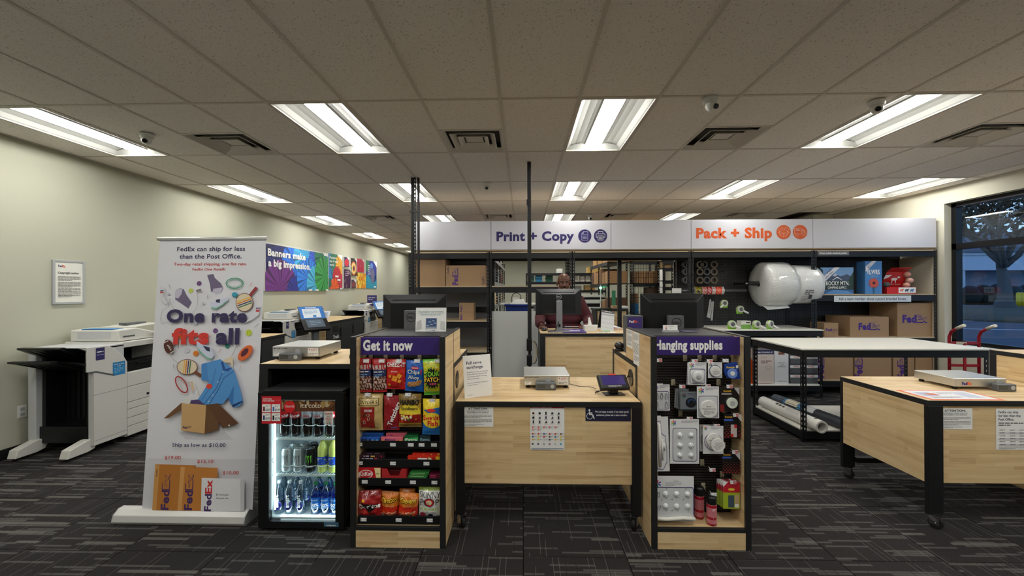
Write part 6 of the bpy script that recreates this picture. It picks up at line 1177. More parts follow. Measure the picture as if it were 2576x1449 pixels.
    cpn = MB().box(-.14, .14, -.12, .12, -.012, .012); Mx = Matrix.Translation((.10, y1-.14, 1.07)) @ Matrix.Rotation(.5, 4, 'Y'); o_ = P('control_panel', cpn.xf(Mx), CW, t, bev=.006); P('panel_screen', BX(-.1, .1, -.09, .09, .012, .0135).xf(Mx), mat('panel_screen', (120, 126, 130), .15), o_)
    a = Art(.0003); a.rect(.08, .9, .165, 1.02, (48, 44, 100)); a.text('Sumners', .09, .97, WH, h=.016, w=.065, bold=.03) if False else a.para(.09, .985, .155, 1, .022, WH, 1); a.para(.09, .955, .155, 1, .018, (150, 150, 190), 1); a.put('copier_sticker', t, (.0005, 0, 0), (0, 1, 0), (0, 0, 1)); a = Art(.0003)
    a.rect(.245, .715, .375, .85, (44, 132, 190)); a.text('Need to send', .31, .822, WH, h=.012, w=.1, al='c', bold=.02); a.text('a fax?', .31, .802, WH, h=.012, al='c', bold=.02); a.para(.26, .79, .36, 4, .014, (130, 190, 224)); a.put('copier_sticker', t, (.0005, 0, 0), (0, 1, 0), (0, 0, 1))
    return t
c1 = copier('large white copier with black output trays, nearest on the left wall', (-4.155, 3.81, 0), 'white copiers along the left wall')
c2 = copy_tree(c1, label='white copier seen between the banner and the trash cabinet', loc=(-4.14, 7.0, 0)); c3 = copy_tree(c1, label='farthest white copier, just left of the snack kiosk monitor', loc=(-4.10, 10.55, 0))
# cabinets along the wall
def cabinet(label, x1, y0, y1, z, trash=False):
    x0 = XL+.03; t = T('storage_cabinet', label, 'cabinet', (x1, y0, 0)); w_ = x0-x1; d_ = y1-y0
    P('cabinet_top', BX(w_, 0, 0, d_, z-.03, z), WOOD, t); P('top_edge', MB().box(0, .012, -.01, d_, z-.036, z-.002).box(w_, 0, -.012, 0, z-.036, z-.002), BLACK, t)
    P('cabinet_body', BX(w_, -.02, .02, d_-.02, .08, z-.036), BLACK, t); P('end_panel', BX(w_, -.02, 0, .018, .08, z-.036), WOOD if trash else BLACK, t); P('plinth', BX(w_, -.06, .03, d_-.03, 0, .08), BMETAL, t)
    n_ = 3 if d_ > 1.5 else 1
    for k in range(n_):
        ya, yb = .02+(d_-.04)*k/n_, .02+(d_-.04)*(k+1)/n_; dd = P('door', BX(-.02, -.002, ya+.004, yb-.004, .09, z-.04), mat('cabinet_charcoal', (44, 45, 48), .45), t, bev=.003)
        P('door_handle', BX(0, .014, yb-.03, yb-.018, z*.62, z*.82), BMETAL, dd); P('door_lock', MB().cyl((-.002, yb-.05, z*.87), (.004, yb-.05, z*.87), .009, n=10), CHROME, dd)
        if trash and k == 0: P('waste_slot', BX(-.003, .001, ya+.26, ya+.52, z*.74, z*.88), DARK, dd); a = Art(.0006); a.text('Trash', ya+.26, z*.60, WH, h=.075, w=.27, bold=.04); a.put('lettering', dd, (-.0018, 0, 0), (0, 1, 0), (0, 0, 1))
    return t
cabinet('long charcoal cabinet marked Trash with a wood top on the left wall', -3.93, 8.13, 10.1, .93, True)
cabinet('black cabinet with wood top half hidden behind the roll-up banner', -3.72, 5.75, 6.35, .90)
cabinet('far wood-ended cabinet beyond the farthest copier', -3.95, 11.9, 13.2, .93, True)
def kiosk_screen(label, x, y, s_=1):
    t = T('self_service_terminal', label, 'terminal', (x, y, 0), .85)
    P('terminal_base', BX(-.16, .16, -.2, .2, 0, .02), GREY, t, bev=.004); P('terminal_post', MB().prism([(-.05, -.06, .02), (.05, -.06, .02), (.05, .06, .02), (-.05, .06, .02)], (0, .0, .85)), GREY, t, bev=.006)
    Mx = Matrix.Translation((.0, 0, .93)) @ Matrix.Rotation(.0, 4, 'Z') @ Matrix.Rotation(.75, 4, 'X'); P('reader_body', BX(-.24, .24, -.16, .14, -.03, .03).xf(Mx), DARK, t, bev=.008)
    a = Art(.0006); a.rect(-.16, -.1, .16, .1, (96, 110, 126)); a.para(-.1, .06, .1, 3, .04, (140, 160, 180)); P('reader_screen', a.mb().xf(Mx @ Matrix.Translation((0, 0, .031))), SCRP, t)
    M2 = Matrix.Translation((.0, .16, 1.14)) @ Matrix.Rotation(.9, 4, 'X'); P('info_panel', BX(-.23, .23, -.15, .15, -.008, .008).xf(M2), GREY, t, bev=.003)
    a = Art(.0006); a.rect(-.22, -.14, .22, .14, (42, 116, 200)); a.rect(-.17, -.12, .15, .09, (222, 232, 242)); a.rect(-.1, .1, .1, .125, (200, 220, 240)); a.rect(.0, -.11, .06, -.06, (60, 130, 200)); a.para(-.14, .07, .1, 4, .03, (150, 180, 210)); P('info_print', a.mb().xf(M2 @ Matrix.Translation((0, 0, .009))), PRINT, t)
kiosk_screen('self-service pay terminal with blue panel beside the middle copier', -3.92, 7.66); kiosk_screen('self-service pay terminal with blue panel by the farthest copier', -3.80, 11.2)
t = T('table_sign', 'small purple sign and red tin on a stand near the farthest copier', 'sign', (-4.35, 11.75, 0)); P('sign_post', BX(-.05, .05, -.05, .05, 0, 1.1), CW2, t); b_ = MB(); b_.ci = lin((62, 54, 112)); b_.box(-.14, .14, -.01, .01, 1.1, 1.42); P('sign_face', b_, PRINT, t, bev=.02); a = Art(.001); a.para(-.1, 1.36, .1, 2, .05, (190, 190, 220)); a.put('print', t, (0, -.012, 0))
def leaflet(label, x, y, z, c, rz, lean_=.9): t = T('leaflet', label, 'leaflet', (x, y, z), rot=(lean_-1.57, 0, rz)); b_ = MB(); b_.ci = lin(c); b_.box(-.14, .14, 0, .002, 0, .2); P('sheet', b_, PRINT, t); a = Art(.0006); a.para(-.1, .16, .1, 5, .02, (130, 160, 200)); a.put('print', t, (0, -.0006, 0))
leaflet('bright blue leaflet leaning on the middle copier', -4.1, 7.98, 1.06, (40, 104, 190), .2); leaflet('white leaflet leaning between the middle copier and pay terminal', -3.99, 8.03, 1.0, (224, 226, 230), .1)
# ================================================================ RACK WALL
RY0, RY1, RT = 6.25, 6.86, 2.15
def slot_post(x0, x1, y0, z0, z1, pitch=.05, n=None, t_=.003):
    m_ = MB(); w_ = x1-x0; m_.box(x0, x0+w_*.36, y0, y0+t_, z0, z1).box(x1-w_*.36, x1, y0, y0+t_, z0, z1); z = z0
    while z < z1-.01: m_.box(x0+w_*.36, x1-w_*.36, y0, y0+t_, z, min(z+pitch*.5, z1)); z += pitch
    return m_
def post(t, x0, x1, ya, yb, z1, ox, oy, side=1):
    m_ = slot_post(x0-ox, x1-ox, ya-oy, 0, z1); xs = x0-ox if side > 0 else x1-ox
    n_ = slot_post(ya-oy, ya-oy+.038, 0, 0, z1); n_.v = [Vector((xs+(v_.y if side > 0 else -v_.y), v_.x, v_.z)) for v_ in n_.v]; m_.join(n_); P('post', m_, BMETAL, t)
    m2 = slot_post(x0-ox, x1-ox, yb-oy-.003, 0, z1); P('post', m2, BMETAL, t)
def bay(label, x0, x1, shelves, back=None, posts='lr', top=True):
    ox, oy = (x0+x1)/2, (RY0+RY1)/2; t = T('shelving_unit', label, 'shelving', (ox, oy, 0))
    post(t, x0, x0+.038, RY0, RY1, RT, ox, oy, 1); post(t, x1-.038, x1, RY0, RY1, RT, ox, oy, -1)
    a_, b_, c_, d_ = x0-ox+.004, x1-ox-.004, RY0-oy-.004, RY1-oy
    for z in shelves+([RT] if top else []):
        P('shelf_beam', MB().box(a_, b_, c_, c_+.012, z-.10, z-.014).box(a_, b_, c_, c_+.03, z-.022, z-.014), BMETAL, t, bev=.002); P('shelf_beam', BX(a_, b_, d_-.02, d_-.008, z-.10, z-.014), BMETAL, t)
        P('shelf_board', BX(a_+.002, b_-.002, c_+.006, d_-.004, z-.013, z+.004), SLAB, t)
    if back: P('back_panel', BX(a_, b_, d_+.001, d_+.008, .05, RT), back, t)
    return t
peg = bpy.data.materials.new('black_pegboard'); n, l = nt(peg); b = n['Principled BSDF']; b.inputs['Roughness'].default_value = .5; g_ = n.new('ShaderNodeTexCoord'); s_ = n.new('ShaderNodeSeparateXYZ'); l.new(g_.outputs['Object'], s_.inputs[0])
f1 = math_node(n, l, 'ABSOLUTE', math_node(n, l, 'SUBTRACT', math_node(n, l, 'FRACT', math_node(n, l, 'DIVIDE', s_.outputs[0], .0254)), .5)); f2 = math_node(n, l, 'ABSOLUTE', math_node(n, l, 'SUBTRACT', math_node(n, l, 'FRACT', math_node(n, l, 'DIVIDE', s_.outputs[2], .0254)), .5))
hl = math_node(n, l, 'LESS_THAN', math_node(n, l, 'ADD', math_node(n, l, 'MULTIPLY', f1, f1), math_node(n, l, 'MULTIPLY', f2, f2)), .035); mx = n.new('ShaderNodeMix'); mx.data_type = 'RGBA'; mx.inputs[6].default_value = lin((26, 26, 28)); mx.inputs[7].default_value = lin((92, 88, 80)); l.new(hl, mx.inputs[0]); l.new(mx.outputs[2], b.inputs['Base Color'])
GBACK = mat('grey_back_panel', (120, 121, 126), .7)
bx = [gY(p_, 700, RY0).x for p_ in (1028, 1231, 1440, 1739, 2048, 2362)]; bx[5] = min(bx[5], XR-.03)
B1 = bay('leftmost rack bay with a grey back and cardboard boxes', bx[0], bx[1]-.003, [.12, .63, 1.10, 1.63], GBACK)
B2 = bay('second rack bay, open at the back above a white panel', bx[1], bx[2]-.003, [1.63]); B3 = bay('third rack bay, open, behind the centre desk', bx[2], bx[3]-.003, [])
B4 = bay('fourth rack bay with black pegboard and bubble wrap rolls', bx[3], bx[4]-.003, [], peg); B5 = bay('rightmost rack bay with printed and plain cardboard boxes', bx[4], bx[5], [.21, .85, 1.492], peg)
ox = (bx[2]+bx[3])/2; oy = (RY0+RY1)/2; P('side_pegboard', BX(gY(1697, 700, RY1).x-ox, bx[3]-ox-.01, .303, .309, .05, 2.03), peg, B3)
ox = (bx[4]+bx[5])/2; P('end_panel', BX(bx[5]-ox-.012, bx[5]-ox-.004, -.26, .29, .06, 2.05), mat('cream_panel', (206, 200, 184), .6), B5)
ox = (bx[0]+bx[1])/2; P('back_beam', BX(bx[0]-ox, bx[1]-ox-.01, .27, .29, 1.20, 1.29), BMETAL, B1)
P('white_divider', BX(bx[1]+.03, bx[2]+.28, RY0+.045, RY0+.065, 0, 1.245), mat('divider_white', (206, 207, 202), .5), None, .002, 'plain white upright panel filling the lower half of the second rack bay', 'divider panel')
# header panels
hxs = [gY(p_, 590, RY0).x for p_ in (1040, 1235, 1537, 1738.5, 2045, 2356)]; hz0, hz1 = gY(1600, 627, RY0).z+.004, gY(1600, 554, RY0).z
HW = mat('header_white', (214, 214, 222), .45)
hl_ = ['blank white header panel at the far left of the rack wall', 'white header panel reading Print + Copy in purple', 'blank white header panel between the two lettered ones', 'white header panel reading Pack + Ship in orange', 'blank white header panel at the far right of the rack wall']
for k in range(5):
    x0, x1 = hxs[k]+.003, hxs[k+1]-.003; t = T('header_panel', hl_[k], 'sign panel', (x0, RY0, hz0)); w_, h_ = x1-x0, hz1-hz0
    P('panel_board', BX(0, w_, 0, .02, 0, h_), HW, t, bev=.0015); P('panel_return', MB().box(0, .015, .0205, .25, 0, h_).box(w_-.015, w_, .0205, .25, 0, h_), HW, t); P('panel_cleat', BX(.0, w_, .02, .2, -.014, .0), SLAB, t)
    X_ = lambda px: gY(px, 590, RY0).x-x0; Z_ = lambda py: gY(1500, py, RY0).z-hz0
    a = Art(.0006, .001)
    if k == 1:
        c = (46, 38, 102); a.text('Print + Copy', X_(1249), Z_(604), c, h=Z_(581)-Z_(604), w=X_(1444)-X_(1249), bold=.065)
        for px in (1471, 1510.5): a.ell(X_(px), Z_(593.5), .1, .1, c, n=36)
        cx, cy = X_(1471), Z_(593.5); a.line([(cx-.045, cy-.065), (cx+.045, cy-.065), (cx+.045, cy+.065), (cx-.02, cy+.065), (cx-.045, cy+.04), (cx-.045, cy-.065)], .006, (190, 190, 226)); a.line([(cx-.045, cy+.038), (cx-.02, cy+.038), (cx-.02, cy+.065)], .005, (190, 190, 226)); [a.line([(cx-.028, cy+.02-.02*q_), (cx+.028, cy+.02-.02*q_)], .006, (190, 190, 226)) for q_ in range(4)]
        cx = X_(1510.5); a.line([(cx-.035, cy+.03), (cx-.035, cy+.065), (cx+.035, cy+.065), (cx+.035, cy+.03)], .006, WH); a.line([(cx-.04, cy-.02), (cx-.065, cy-.02), (cx-.065, cy+.03), (cx+.065, cy+.03), (cx+.065, cy-.02), (cx+.04, cy-.02)], .006, WH); a.line([(cx-.038, cy), (cx+.038, cy), (cx+.038, cy-.065), (cx-.038, cy-.065), (cx-.038, cy)], .006, WH); [a.line([(cx-.025, cy-.02-.014*q_), (cx+.025, cy-.02-.014*q_)], .005, WH) for q_ in range(3)]
    if k == 3:
        c = (226, 96, 40); a.text('Pack + Ship', X_(1751), Z_(600), c, h=Z_(575)-Z_(600), w=X_(1942)-X_(1751), bold=.075)
        for px in (1971, 2012.5): a.ell(X_(px), Z_(587), .106, .106, c, n=36)
        cx, cy = X_(1971), Z_(587); w6 = (250, 190, 160)
        for pl in (((-.06, .01), (0, -.02), (.06, .01), (.06, -.04), (0, -.075), (-.06, -.04), (-.06, .01)), ((0, -.02), (0, -.075)), ((-.06, .01), (-.02, .04), (0, .02), (.02, .04), (.06, .01)), ((-.06, .01), (-.085, -.005), (-.03, -.035), (0, -.02), (.03, -.035), (.085, -.005), (.06, .01)), ((-.06, .01), (-.08, .035), (-.03, .07), (-.0, .05), (.03, .07), (.08, .035), (.06, .01))): a.line([(cx+x, cy+y) for x, y in pl], .005, w6)
        cx = X_(2012.5)
        for pl in (((-.085, -.03), (-.085, .055), (.015, .055), (.015, -.03)), ((.015, .035), (.05, .035), (.075, .0), (.085, -.0), (.085, -.03), (.07, -.03)), ((-.085, -.03), (-.07, -.03)), ((-.03, -.03), (.03, -.03)), ((.022, .026), (.045, .026), (.062, 0), (.022, 0), (.022, .026))): a.line([(cx+x, cy+y) for x, y in pl], .005, w6)
        for dx in (-.05, .05): a.ring(cx+dx, cy-.035, .02, .02, .005, w6, n=14)
        a.text('FedEx', cx-.07, cy+.02, WH, h=.018, w=.06, bold=.03)
    if a.polys: a.put('lettering', t, (0, 0, 0))
# shelf signs
def strip(name, label, px0, py0, px1, py1, y, txt, bg, fg, bold=.03, hh=.45): x0, x1, z0, z1 = front(px0, py0, px1, py1, y); return paper(name, label, x0, x1, z0, z1, y, lambda a, w_, h_: a.text(txt, w_/2, h_*(.5-hh/2), fg, h=h_*hh, w=w_*.88, al='c', bold=bold), bg, 'sign')
strip('shelf_sign', 'white strip sign reading Ask a team member about custom branded boxes', 2098, 744, 2292, 759, RY0-.006, 'Ask a team member about custom branded boxes.', (214, 222, 226), (70, 70, 90)); strip('shelf_sign', 'grey strip reading Prices include standard packing on the rack top beam', 2057, 631, 2136, 642, RY0-.006, 'Prices include standard packing', (110, 110, 112), WH)
# ---------------- cardboard boxes
def cbox(label, x0, x1, y0, y1, z0, z1, art=None, group=None, sidepx=None, col=None, rz=0):
    t = T('cardboard_box', label, 'box', (x0, y0, z0), rz, group); w_, d_, h_ = x1-x0, y1-y0, z1-z0
    P('box_body', BX(0, w_, 0, d_, 0, h_), col or CARD, t, bev=.002); P('box_tape', MB().box(w_*.0, w_, d_/2-.025, d_/2+.025, h_, h_+.0006), mat('packing_tape', (172, 136, 92), .3), t)
    if art: a = Art(.0005, .001); art(a, w_, h_); a.put('box_print', t, (0, 0, 0))
    return t
def hb(label, px0, py0, px1, py1, y, art, dep=.4, **k): x0, x1, z0, z1 = front(px0, py0, px1, py1, y); k_ = k.pop('z0', z0); return cbox(label, x0, x1, y, min(y+dep, RY1-.04), k_, z1, art, **k)
vert = lambda sc, fx: (lambda a, w_, h_: ship_logo(a, w_*fx, h_*.05, sc, c1=(84, 50, 128), rot=pi/2))
S1 = 1.634; S2 = 1.104
hb('large plain cardboard box at the left of the upper shelf in the leftmost bay', 1042, 652, 1120, 720, 6.29, None, .5, z0=S1); hb('wide cardboard box with upright purple logo on the upper left shelf', 1121.5, 668, 1222, 720, 6.29, lambda a, w_, h_: (vert(.085, .3)(a, w_, h_), a.text('FedEx', w_*.08, h_*.62, (80, 60, 90), h=.03, w=.1, bold=.02, rot=pi/2), a.text('FedEx', w_*.96, h_*.08, (80, 60, 90), h=.035, w=.12, bold=.02, rot=pi/2)), .5, z0=S1)
hb('lower small cardboard box of a stack of two on the leftmost bay shelf', 1155, 785, 1192, 808, 6.32, vert(.033, .2), .25, z0=S2); q = gY(1192, 762.5, 6.32)
x0, x1, z0, z1 = front(1155, 762.5, 1192, 785, 6.32); zt = S2+(gY(1192, 785, 6.32).z-S2); cbox('upper small cardboard box of a stack of two on the leftmost bay shelf', x0, x1, 6.32, 6.57, zt+.001, zt+.14, vert(.033, .2))
hz = lambda s_, wd, y=.4: (lambda a, w_, h_: ship_logo(a, w_*s_, h_*y, wd, outline=True))
hb('small cardboard cube with logo at the left of the right-bay lower shelf', 2073.5, 813, 2109, 847, 6.27, lambda a, w_, h_: (a.text('Fed', w_*.1, h_*.42, (84, 50, 128), h=.045, w=.09, bold=.05), a.para(w_*.56, h_*.58, w_*.95, 3, .02, (130, 100, 110))), .3, z0=.855)
hb('wide cardboard box with purple logo in the middle of the right-bay lower shelf', 2138, 797, 2236, 848, 6.29, hz(.22, .1, .36), .5, z0=.855); hb('tall cardboard box with purple logo at the right end of the right-bay lower shelf', 2257.5, 762, 2346, 848, 6.31, hz(.14, .115, .42), .5, z0=.855)
for k, (p0_, p1_) in enumerate(((2064, 2146), (2150, 2243), (2247, 2300), (2303, 2352))): hb(['leftmost upright logo box on the bottom shelf, seen under the white table', 'second upright logo box on the bottom shelf', 'third upright logo box on the bottom shelf, narrow', 'plain box at the right end of the bottom shelf'][k], p0_, 892, p1_, 955, 6.30, vert(.11, [.1, .2, .55, .3][k]) if k < 3 else None, .5, z0=.215)
# printed display boxes
def pbox(name, label, px0, py0, px1, py1, y, col, art, dep=.14, z0=1.497):
    x0, x1, z0_, z1 = front(px0, py0, px1, py1, y); t = T(name, label, 'printed box', (x0, y, z0)); w_, h_ = x1-x0, z1-z0; b_ = MB(); b_.ci = lin(col); b_.box(0, w_, 0, dep, 0, h_); P('box_body', b_, GLOSSPRINT, t, bev=.0015); a = Art(.0005, .001); a.clip = (0, 0, w_, h_); art(a, w_, h_); a.put('box_print', t, (0, 0, 0)); return t
def mtn(a, w_, h_):
    a.rect(0, h_*.55, w_, h_, (120, 160, 206)); a.poly([(0, h_*.35), (0, h_*.6), (w_*.25, h_*.7), (w_*.45, h_*.78), (w_*.6, h_*.66), (w_*.8, h_*.74), (w_, h_*.64), (w_, h_*.35)], (70, 84, 110)); a.poly([(w_*.36, h_*.68), (w_*.45, h_*.78), (w_*.52, h_*.72), (w_*.45, h_*.66)], (190, 200, 220)); a.rect(0, h_*.15, w_, h_*.5, (40, 60, 52)); a.poly([(0, h_*.3), (0, h_), (w_*.08, h_*.9), (w_*.1, h_*.4)], (30, 60, 60)); a.poly([(w_*.8, h_*.4), (w_, h_*.85), (w_, h_*.3)], (40, 66, 50)); a.rect(0, 0, w_, h_*.16, (60, 100, 150)); a.poly([(w_*.12, 0), (w_*.4, h_*.16), (w_*.8, h_*.12), (w_, 0)], (90, 140, 196))
    a.text('ROCKY MTN.', w_*.17, h_*.33, WH, h=h_*.15, w=w_*.7, bold=.04); a.text('CAMPING SUPPLY.', w_*.22, h_*.2, WH, h=h_*.085, w=w_*.58, bold=.03); a.line([(w_*.37, h_*.52), (w_*.46, h_*.6), (w_*.5, h_*.64), (w_*.58, h_*.58), (w_*.64, h_*.52)], h_*.02, WH); a.poly([(w_*.44, h_*.58), (w_*.5, h_*.65), (w_*.56, h_*.57), (w_*.5, h_*.6)], WH)
    a.poly([(0, h_*.3), (0, h_*.6), (w_*.42, h_), (w_*.58, h_)], (226, 226, 232)); a.text('Your brand.', w_*.05, h_*.58, (50, 44, 100), h=h_*.07, w=w_*.4, bold=.02, rot=math.atan2(h_*.62, w_*.55)); a.text('On your box.', w_*.07, h_*.47, (50, 44, 100), h=h_*.07, w=w_*.44, bold=.02, rot=math.atan2(h_*.62, w_*.55))
pbox('printed_box', 'box printed with a mountain lake and ROCKY MTN. lettering', 2063, 673, 2147, 741, 6.32, (44, 62, 60), mtn)
def flw(a, w_, h_): a.text('FLWRS', w_*.14, h_*.6, WH, h=h_*.14, w=w_*.72, bold=.06); a.text('SUPPLY CO', w_*.3, h_*.51, (150, 190, 224), h=h_*.06, w=w_*.44, bold=.01); [a.ell(w_*.5+w_*.17*cos(k*pi/6), h_*.33+w_*.17*sin(k*pi/6), w_*.16, w_*.06, (206, 88, 70), k*pi/6, 10) for k in range(12)]; a.ell(w_*.5, h_*.33, w_*.08, w_*.08, (60, 30, 30)); a.line([(w_*.5, h_*.2), (w_*.5, 0)], .012, (40, 90, 80)); a.poly([(0, h_*.66), (0, h_*.84), (w_*.38, h_), (w_*.64, h_)], (226, 226, 232)); a.para(w_*.12, h_*.86, w_*.3, 2, .02, (80, 80, 130))
pbox('printed_box', 'tall sky-blue box with FLWRS lettering and a red flower', 2176, 657, 2219, 741, 6.33, (72, 128, 190), flw, .16)
fx = gY(2176, 700, 6.33).x; t = T('gift_box', 'open red and white gift box with dog pictures on the right-bay shelf', 'printed box', (gY(2231, 740, 6.33).x, 6.33, 1.497), -.25)
w_ = .36; b_ = MB(); b_.ci = lin((200, 34, 36)); b_.box(0, w_, 0, .003, 0, .10).box(0, .003, .003, .22, 0, .1).box(w_-.003, w_, .003, .22, 0, .1).box(0, w_, .22, .223, 0, .1).box(0, w_, .003, .22, 0, .003); P('box_tray', b_, GLOSSPRINT, t)
b_ = MB(); b_.ci = lin((196, 36, 38)); b_.hexa([(.02, .20, .1), (w_-.04, .2, .1), (w_-.04, .21, .1), (.02, .21, .1), (.06, .12, .33), (w_-.05, .12, .33), (w_-.05, .13, .33), (.06, .13, .33)]); b_.hexa([(.06, .12, .33), (w_-.05, .12, .33), (w_-.05, .13, .335), (.06, .13, .335), (.08, .02, .39), (w_-.03, .02, .39), (w_-.03, .03, .395), (.08, .03, .395)]); P('box_lid', b_, GLOSSPRINT, t)
a = Art(.0006, .0015); a.rect(w_*.4, .01, w_-.005, .095, WH); [(a.ell(w_*(.5+.17*k), .055, .02, .012, c_), a.rect(w_*(.5+.17*k)-.016, .025, w_*(.5+.17*k)-.01, .05, c_), a.rect(w_*(.5+.17*k)+.01, .025, w_*(.5+.17*k)+.016, .05, c_), a.ell(w_*(.5+.17*k)+.02, .068, .01, .008, c_)) for k, c_ in enumerate(((226, 120, 90), (40, 50, 80), (60, 130, 180)))]; a.put('dog_print', t, (0, 0, 0))
a = Art(.0006, .0015); a.ell(.14, .13, .04, .022, WH); a.rect(.11, .07, .12, .12, WH); a.rect(.155, .07, .165, .12, WH); a.ell(.19, .16, .018, .014, WH); a.text('PUPPY BOX', .06, .035, (240, 190, 180), h=.022, w=.17, bold=.03); a.poly([(.0, .13), (.02, .2), (.1, .2), (.06, .16)], WH); a.put('lid_print', t, (.03, .195, .1), (1, 0, 0), (0, -.33, .94))
for k, (x, z, c_) in enumerate(((.3, .13, (220, 160, 140)), (.34, .2, (222, 176, 160)), (.31, .29, (210, 150, 130)), (.05, .14, (90, 100, 96)))): b_ = MB(); b_.ci = lin(c_); b_.ball((x, .11, z), .045, .05, .042, 10, 6); P('tissue_ball', b_, PRINT, t)
# ---------------- white work tables
def wtable(label, x0, x1, y0, y1, z, low, n=2):
    ox, oy = (x0+x1)/2, (y0+y1)/2; t = T('packing_table', label, 'table', (ox, oy, 0)); a_, b_, c_, d_ = x0-ox, x1-ox, y0-oy, y1-oy
    for x, s_ in ((a_, 1), (b_-.04, -1)):
        for y in (c_, d_-.04): m_ = slot_post(x, x+.04, y, 0, z-.02); n_ = slot_post(y, y+.04, 0, 0, z-.02); xs = x if s_ > 0 else x+.04; n_.v = [Vector((xs+(v_.y if s_ > 0 else -v_.y), v_.x, v_.z)) for v_ in n_.v]; P('post', m_.join(n_), BMETAL, t)
    for zz, nm in ((z-.018, 'top'), (low, 'lower')):
        for bb in (BX(a_+.005, b_-.005, c_-.003, c_+.008, zz-.075, zz), BX(a_+.005, b_-.005, d_-.008, d_, zz-.075, zz), BX(a_-.002, a_+.008, c_, d_, zz-.075, zz), BX(b_-.008, b_+.002, c_, d_, zz-.075, zz)): P('beam', bb, BMETAL, t, bev=.002)
    e_ = .012; P('table_top', BX(a_-e_, b_+e_, c_-e_, d_+e_, z-.017, z), WPAINT, t, bev=.002); P('lower_shelf', BX(a_+.01, b_-.01, c_+.01, d_-.01, low, low+.016), WPAINT, t, bev=.002); return t
wt1 = wtable('white-topped black-framed packing table in front of the right rack bay', 2.88, 4.74, 4.30, 5.22, .965, .11); wt2 = wtable('white-topped packing table standing against the pegboard bay', 2.62, 4.33, 6.04, 6.80, .985, .17)
# items on wt2 lower shelf and top
LZ = .1865
x0, x1, z0, z1 = front(1901, 880, 1947, 967, 6.1)
cols_ = (230, 226, 220)
t = carton('kit_carton', 'white strapping kit carton with a navy band on the lower shelf', x0, x1, 6.1, 6.4, LZ, z1, lambda a, w_, h_: (a.rect(0, h_*.87, w_, h_, (44, 44, 90)), a.text('JUMBO STRAPPING KIT', w_*.05, h_*.9, WH, h=h_*.045, w=w_*.9, bold=.03), a.text('S-1717', w_*.3, h_*.76, (150, 80, 70), h=h_*.03, w=w_*.3, bold=.02), a.para(w_*.3, h_*.68, w_*.9, 2, h_*.05, (120, 70, 70)), a.ring(w_*.7, h_*.48, w_*.15, w_*.1, .004, (170, 120, 110))), (220, 208, 200), cat='carton')
x0, x1, z0, z1 = front(1948, 880, 1984, 967, 6.1); carton('kit_carton', 'tall white carton marked S-1717 on the lower shelf', x0, x1, 6.1, 6.35, LZ, z1, lambda a, w_, h_: (a.text('S-1717', w_*.3, h_*.6, (90, 90, 110), h=h_*.045, w=w_*.42, bold=.02), a.text('HEAVY', w_*.45, h_*.54, (90, 90, 110), h=h_*.028, w=w_*.26, bold=.02), a.text('STRAPPING KIT', w_*.22, h_*.49, (90, 90, 110), h=h_*.028, w=w_*.6, bold=.02), a.rect(w_*.28, h_*.86, w_*.72, h_*.93, (130, 80, 60)), a.text('1-800-295-5510', w_*.22, h_*.07, (60, 60, 80), h=h_*.025, w=w_*.64, bold=.02)), (226, 228, 230), cat='carton')
ORM = mat('orange_plastic', (226, 96, 26), .35); dsx = gY(1884, 900, 6.15).x
for k in range(9):
    tall = k < 5; x = gY(1884+k*6.2, 900, 6.13).x; h_ = .40 if tall else .27; P('file_divider', MB().prism([(x, 6.12, LZ+.01), (x, 6.42, LZ+.01), (x, 6.42, LZ+h_), (x, 6.22, LZ+h_), (x, 6.12, LZ+h_-.06)], (.007, 0, 0)), WHITE if k in (2, 3) else ORM, None, .002, '%s upright sorting divider, %s from the left' % ('white' if k in (2, 3) else 'orange', ['first', 'second', 'third', 'fourth', 'fifth', 'sixth', 'seventh', 'eighth', 'ninth'][k]), 'divider', 'upright sorting dividers')
P('divider_base', BX(dsx-.02, gY(1937, 900, 6.13).x, 6.1, 6.44, LZ, LZ+.009), ORM, None, .002, 'orange base plate under the row of sorting dividers', 'base plate')
x0, x1, z0, z1 = front(1987, 893, 2059, 967, 6.12); t = T('drawer_unit', 'dark grey six-drawer unit with white label strips on the lower shelf', 'drawer unit', (x0, 6.12, LZ)); w_, h_ = x1-x0, z1-LZ
P('drawer_case', BX(0, w_, .01, .3, 0, h_), GREY, t, bev=.003)
for j in range(3):
    for i in range(2):
        xa = .008+i*(w_/2-.002); o_ = P('drawer', BX(xa, xa+w_/2-.014, 0, .01, .01+j*h_/3, .01+j*h_/3+h_*.17), GREY, t, bev=.003); b_ = MB(); b_.ci = lin(WH); b_.box(xa, xa+w_/2-.014, 0, .01, h_*.19+j*h_/3+.01, h_*.19+j*h_/3+h_*.11); P('label_strip', b_, PRINT, t); a = Art(.0005); a.text('FRAGILE', xa+w_*.12, h_*.22+j*h_/3+.01, (190, 60, 60), h=h_*.05, w=w_*.2, bold=.03); a.put('strip_print', o_, (0, 0, 0))
TZ2 = .9855; GRN = mat('tape_gun_green', (130, 190, 50), .4)
def tapegun(px, py, y, label, flip=1, z=None, tilt=0):
    q = gY(px, py, y); t = T('tape_gun', label, 'tape dispenser', (q.x, y, z if z is not None else q.z-.06), tilt, 'tape guns')
    P('gun_frame', MB().prism([(-.06, 0, .0), (.05, 0, .0), (.055, 0, .05), (.02, 0, .13), (-.03, 0, .13), (-.07, 0, .06)], (0, .008, 0)), GRN, t, bev=.002); P('tape_roll', MB().cyl((-.005, -.03, .075), (-.005, .03, .075), .052, n=24), mat('clear_tape', (196, 200, 180), .25, coat=.5), t); P('roll_core', MB().cyl((-.005, -.031, .075), (-.005, -.029, .075), .03, n=18), GREY, t); P('gun_handle', MB().tube([(.03*flip, -.035, .05), (.09*flip, -.07, .012)], .015, 10), WHITE, t)
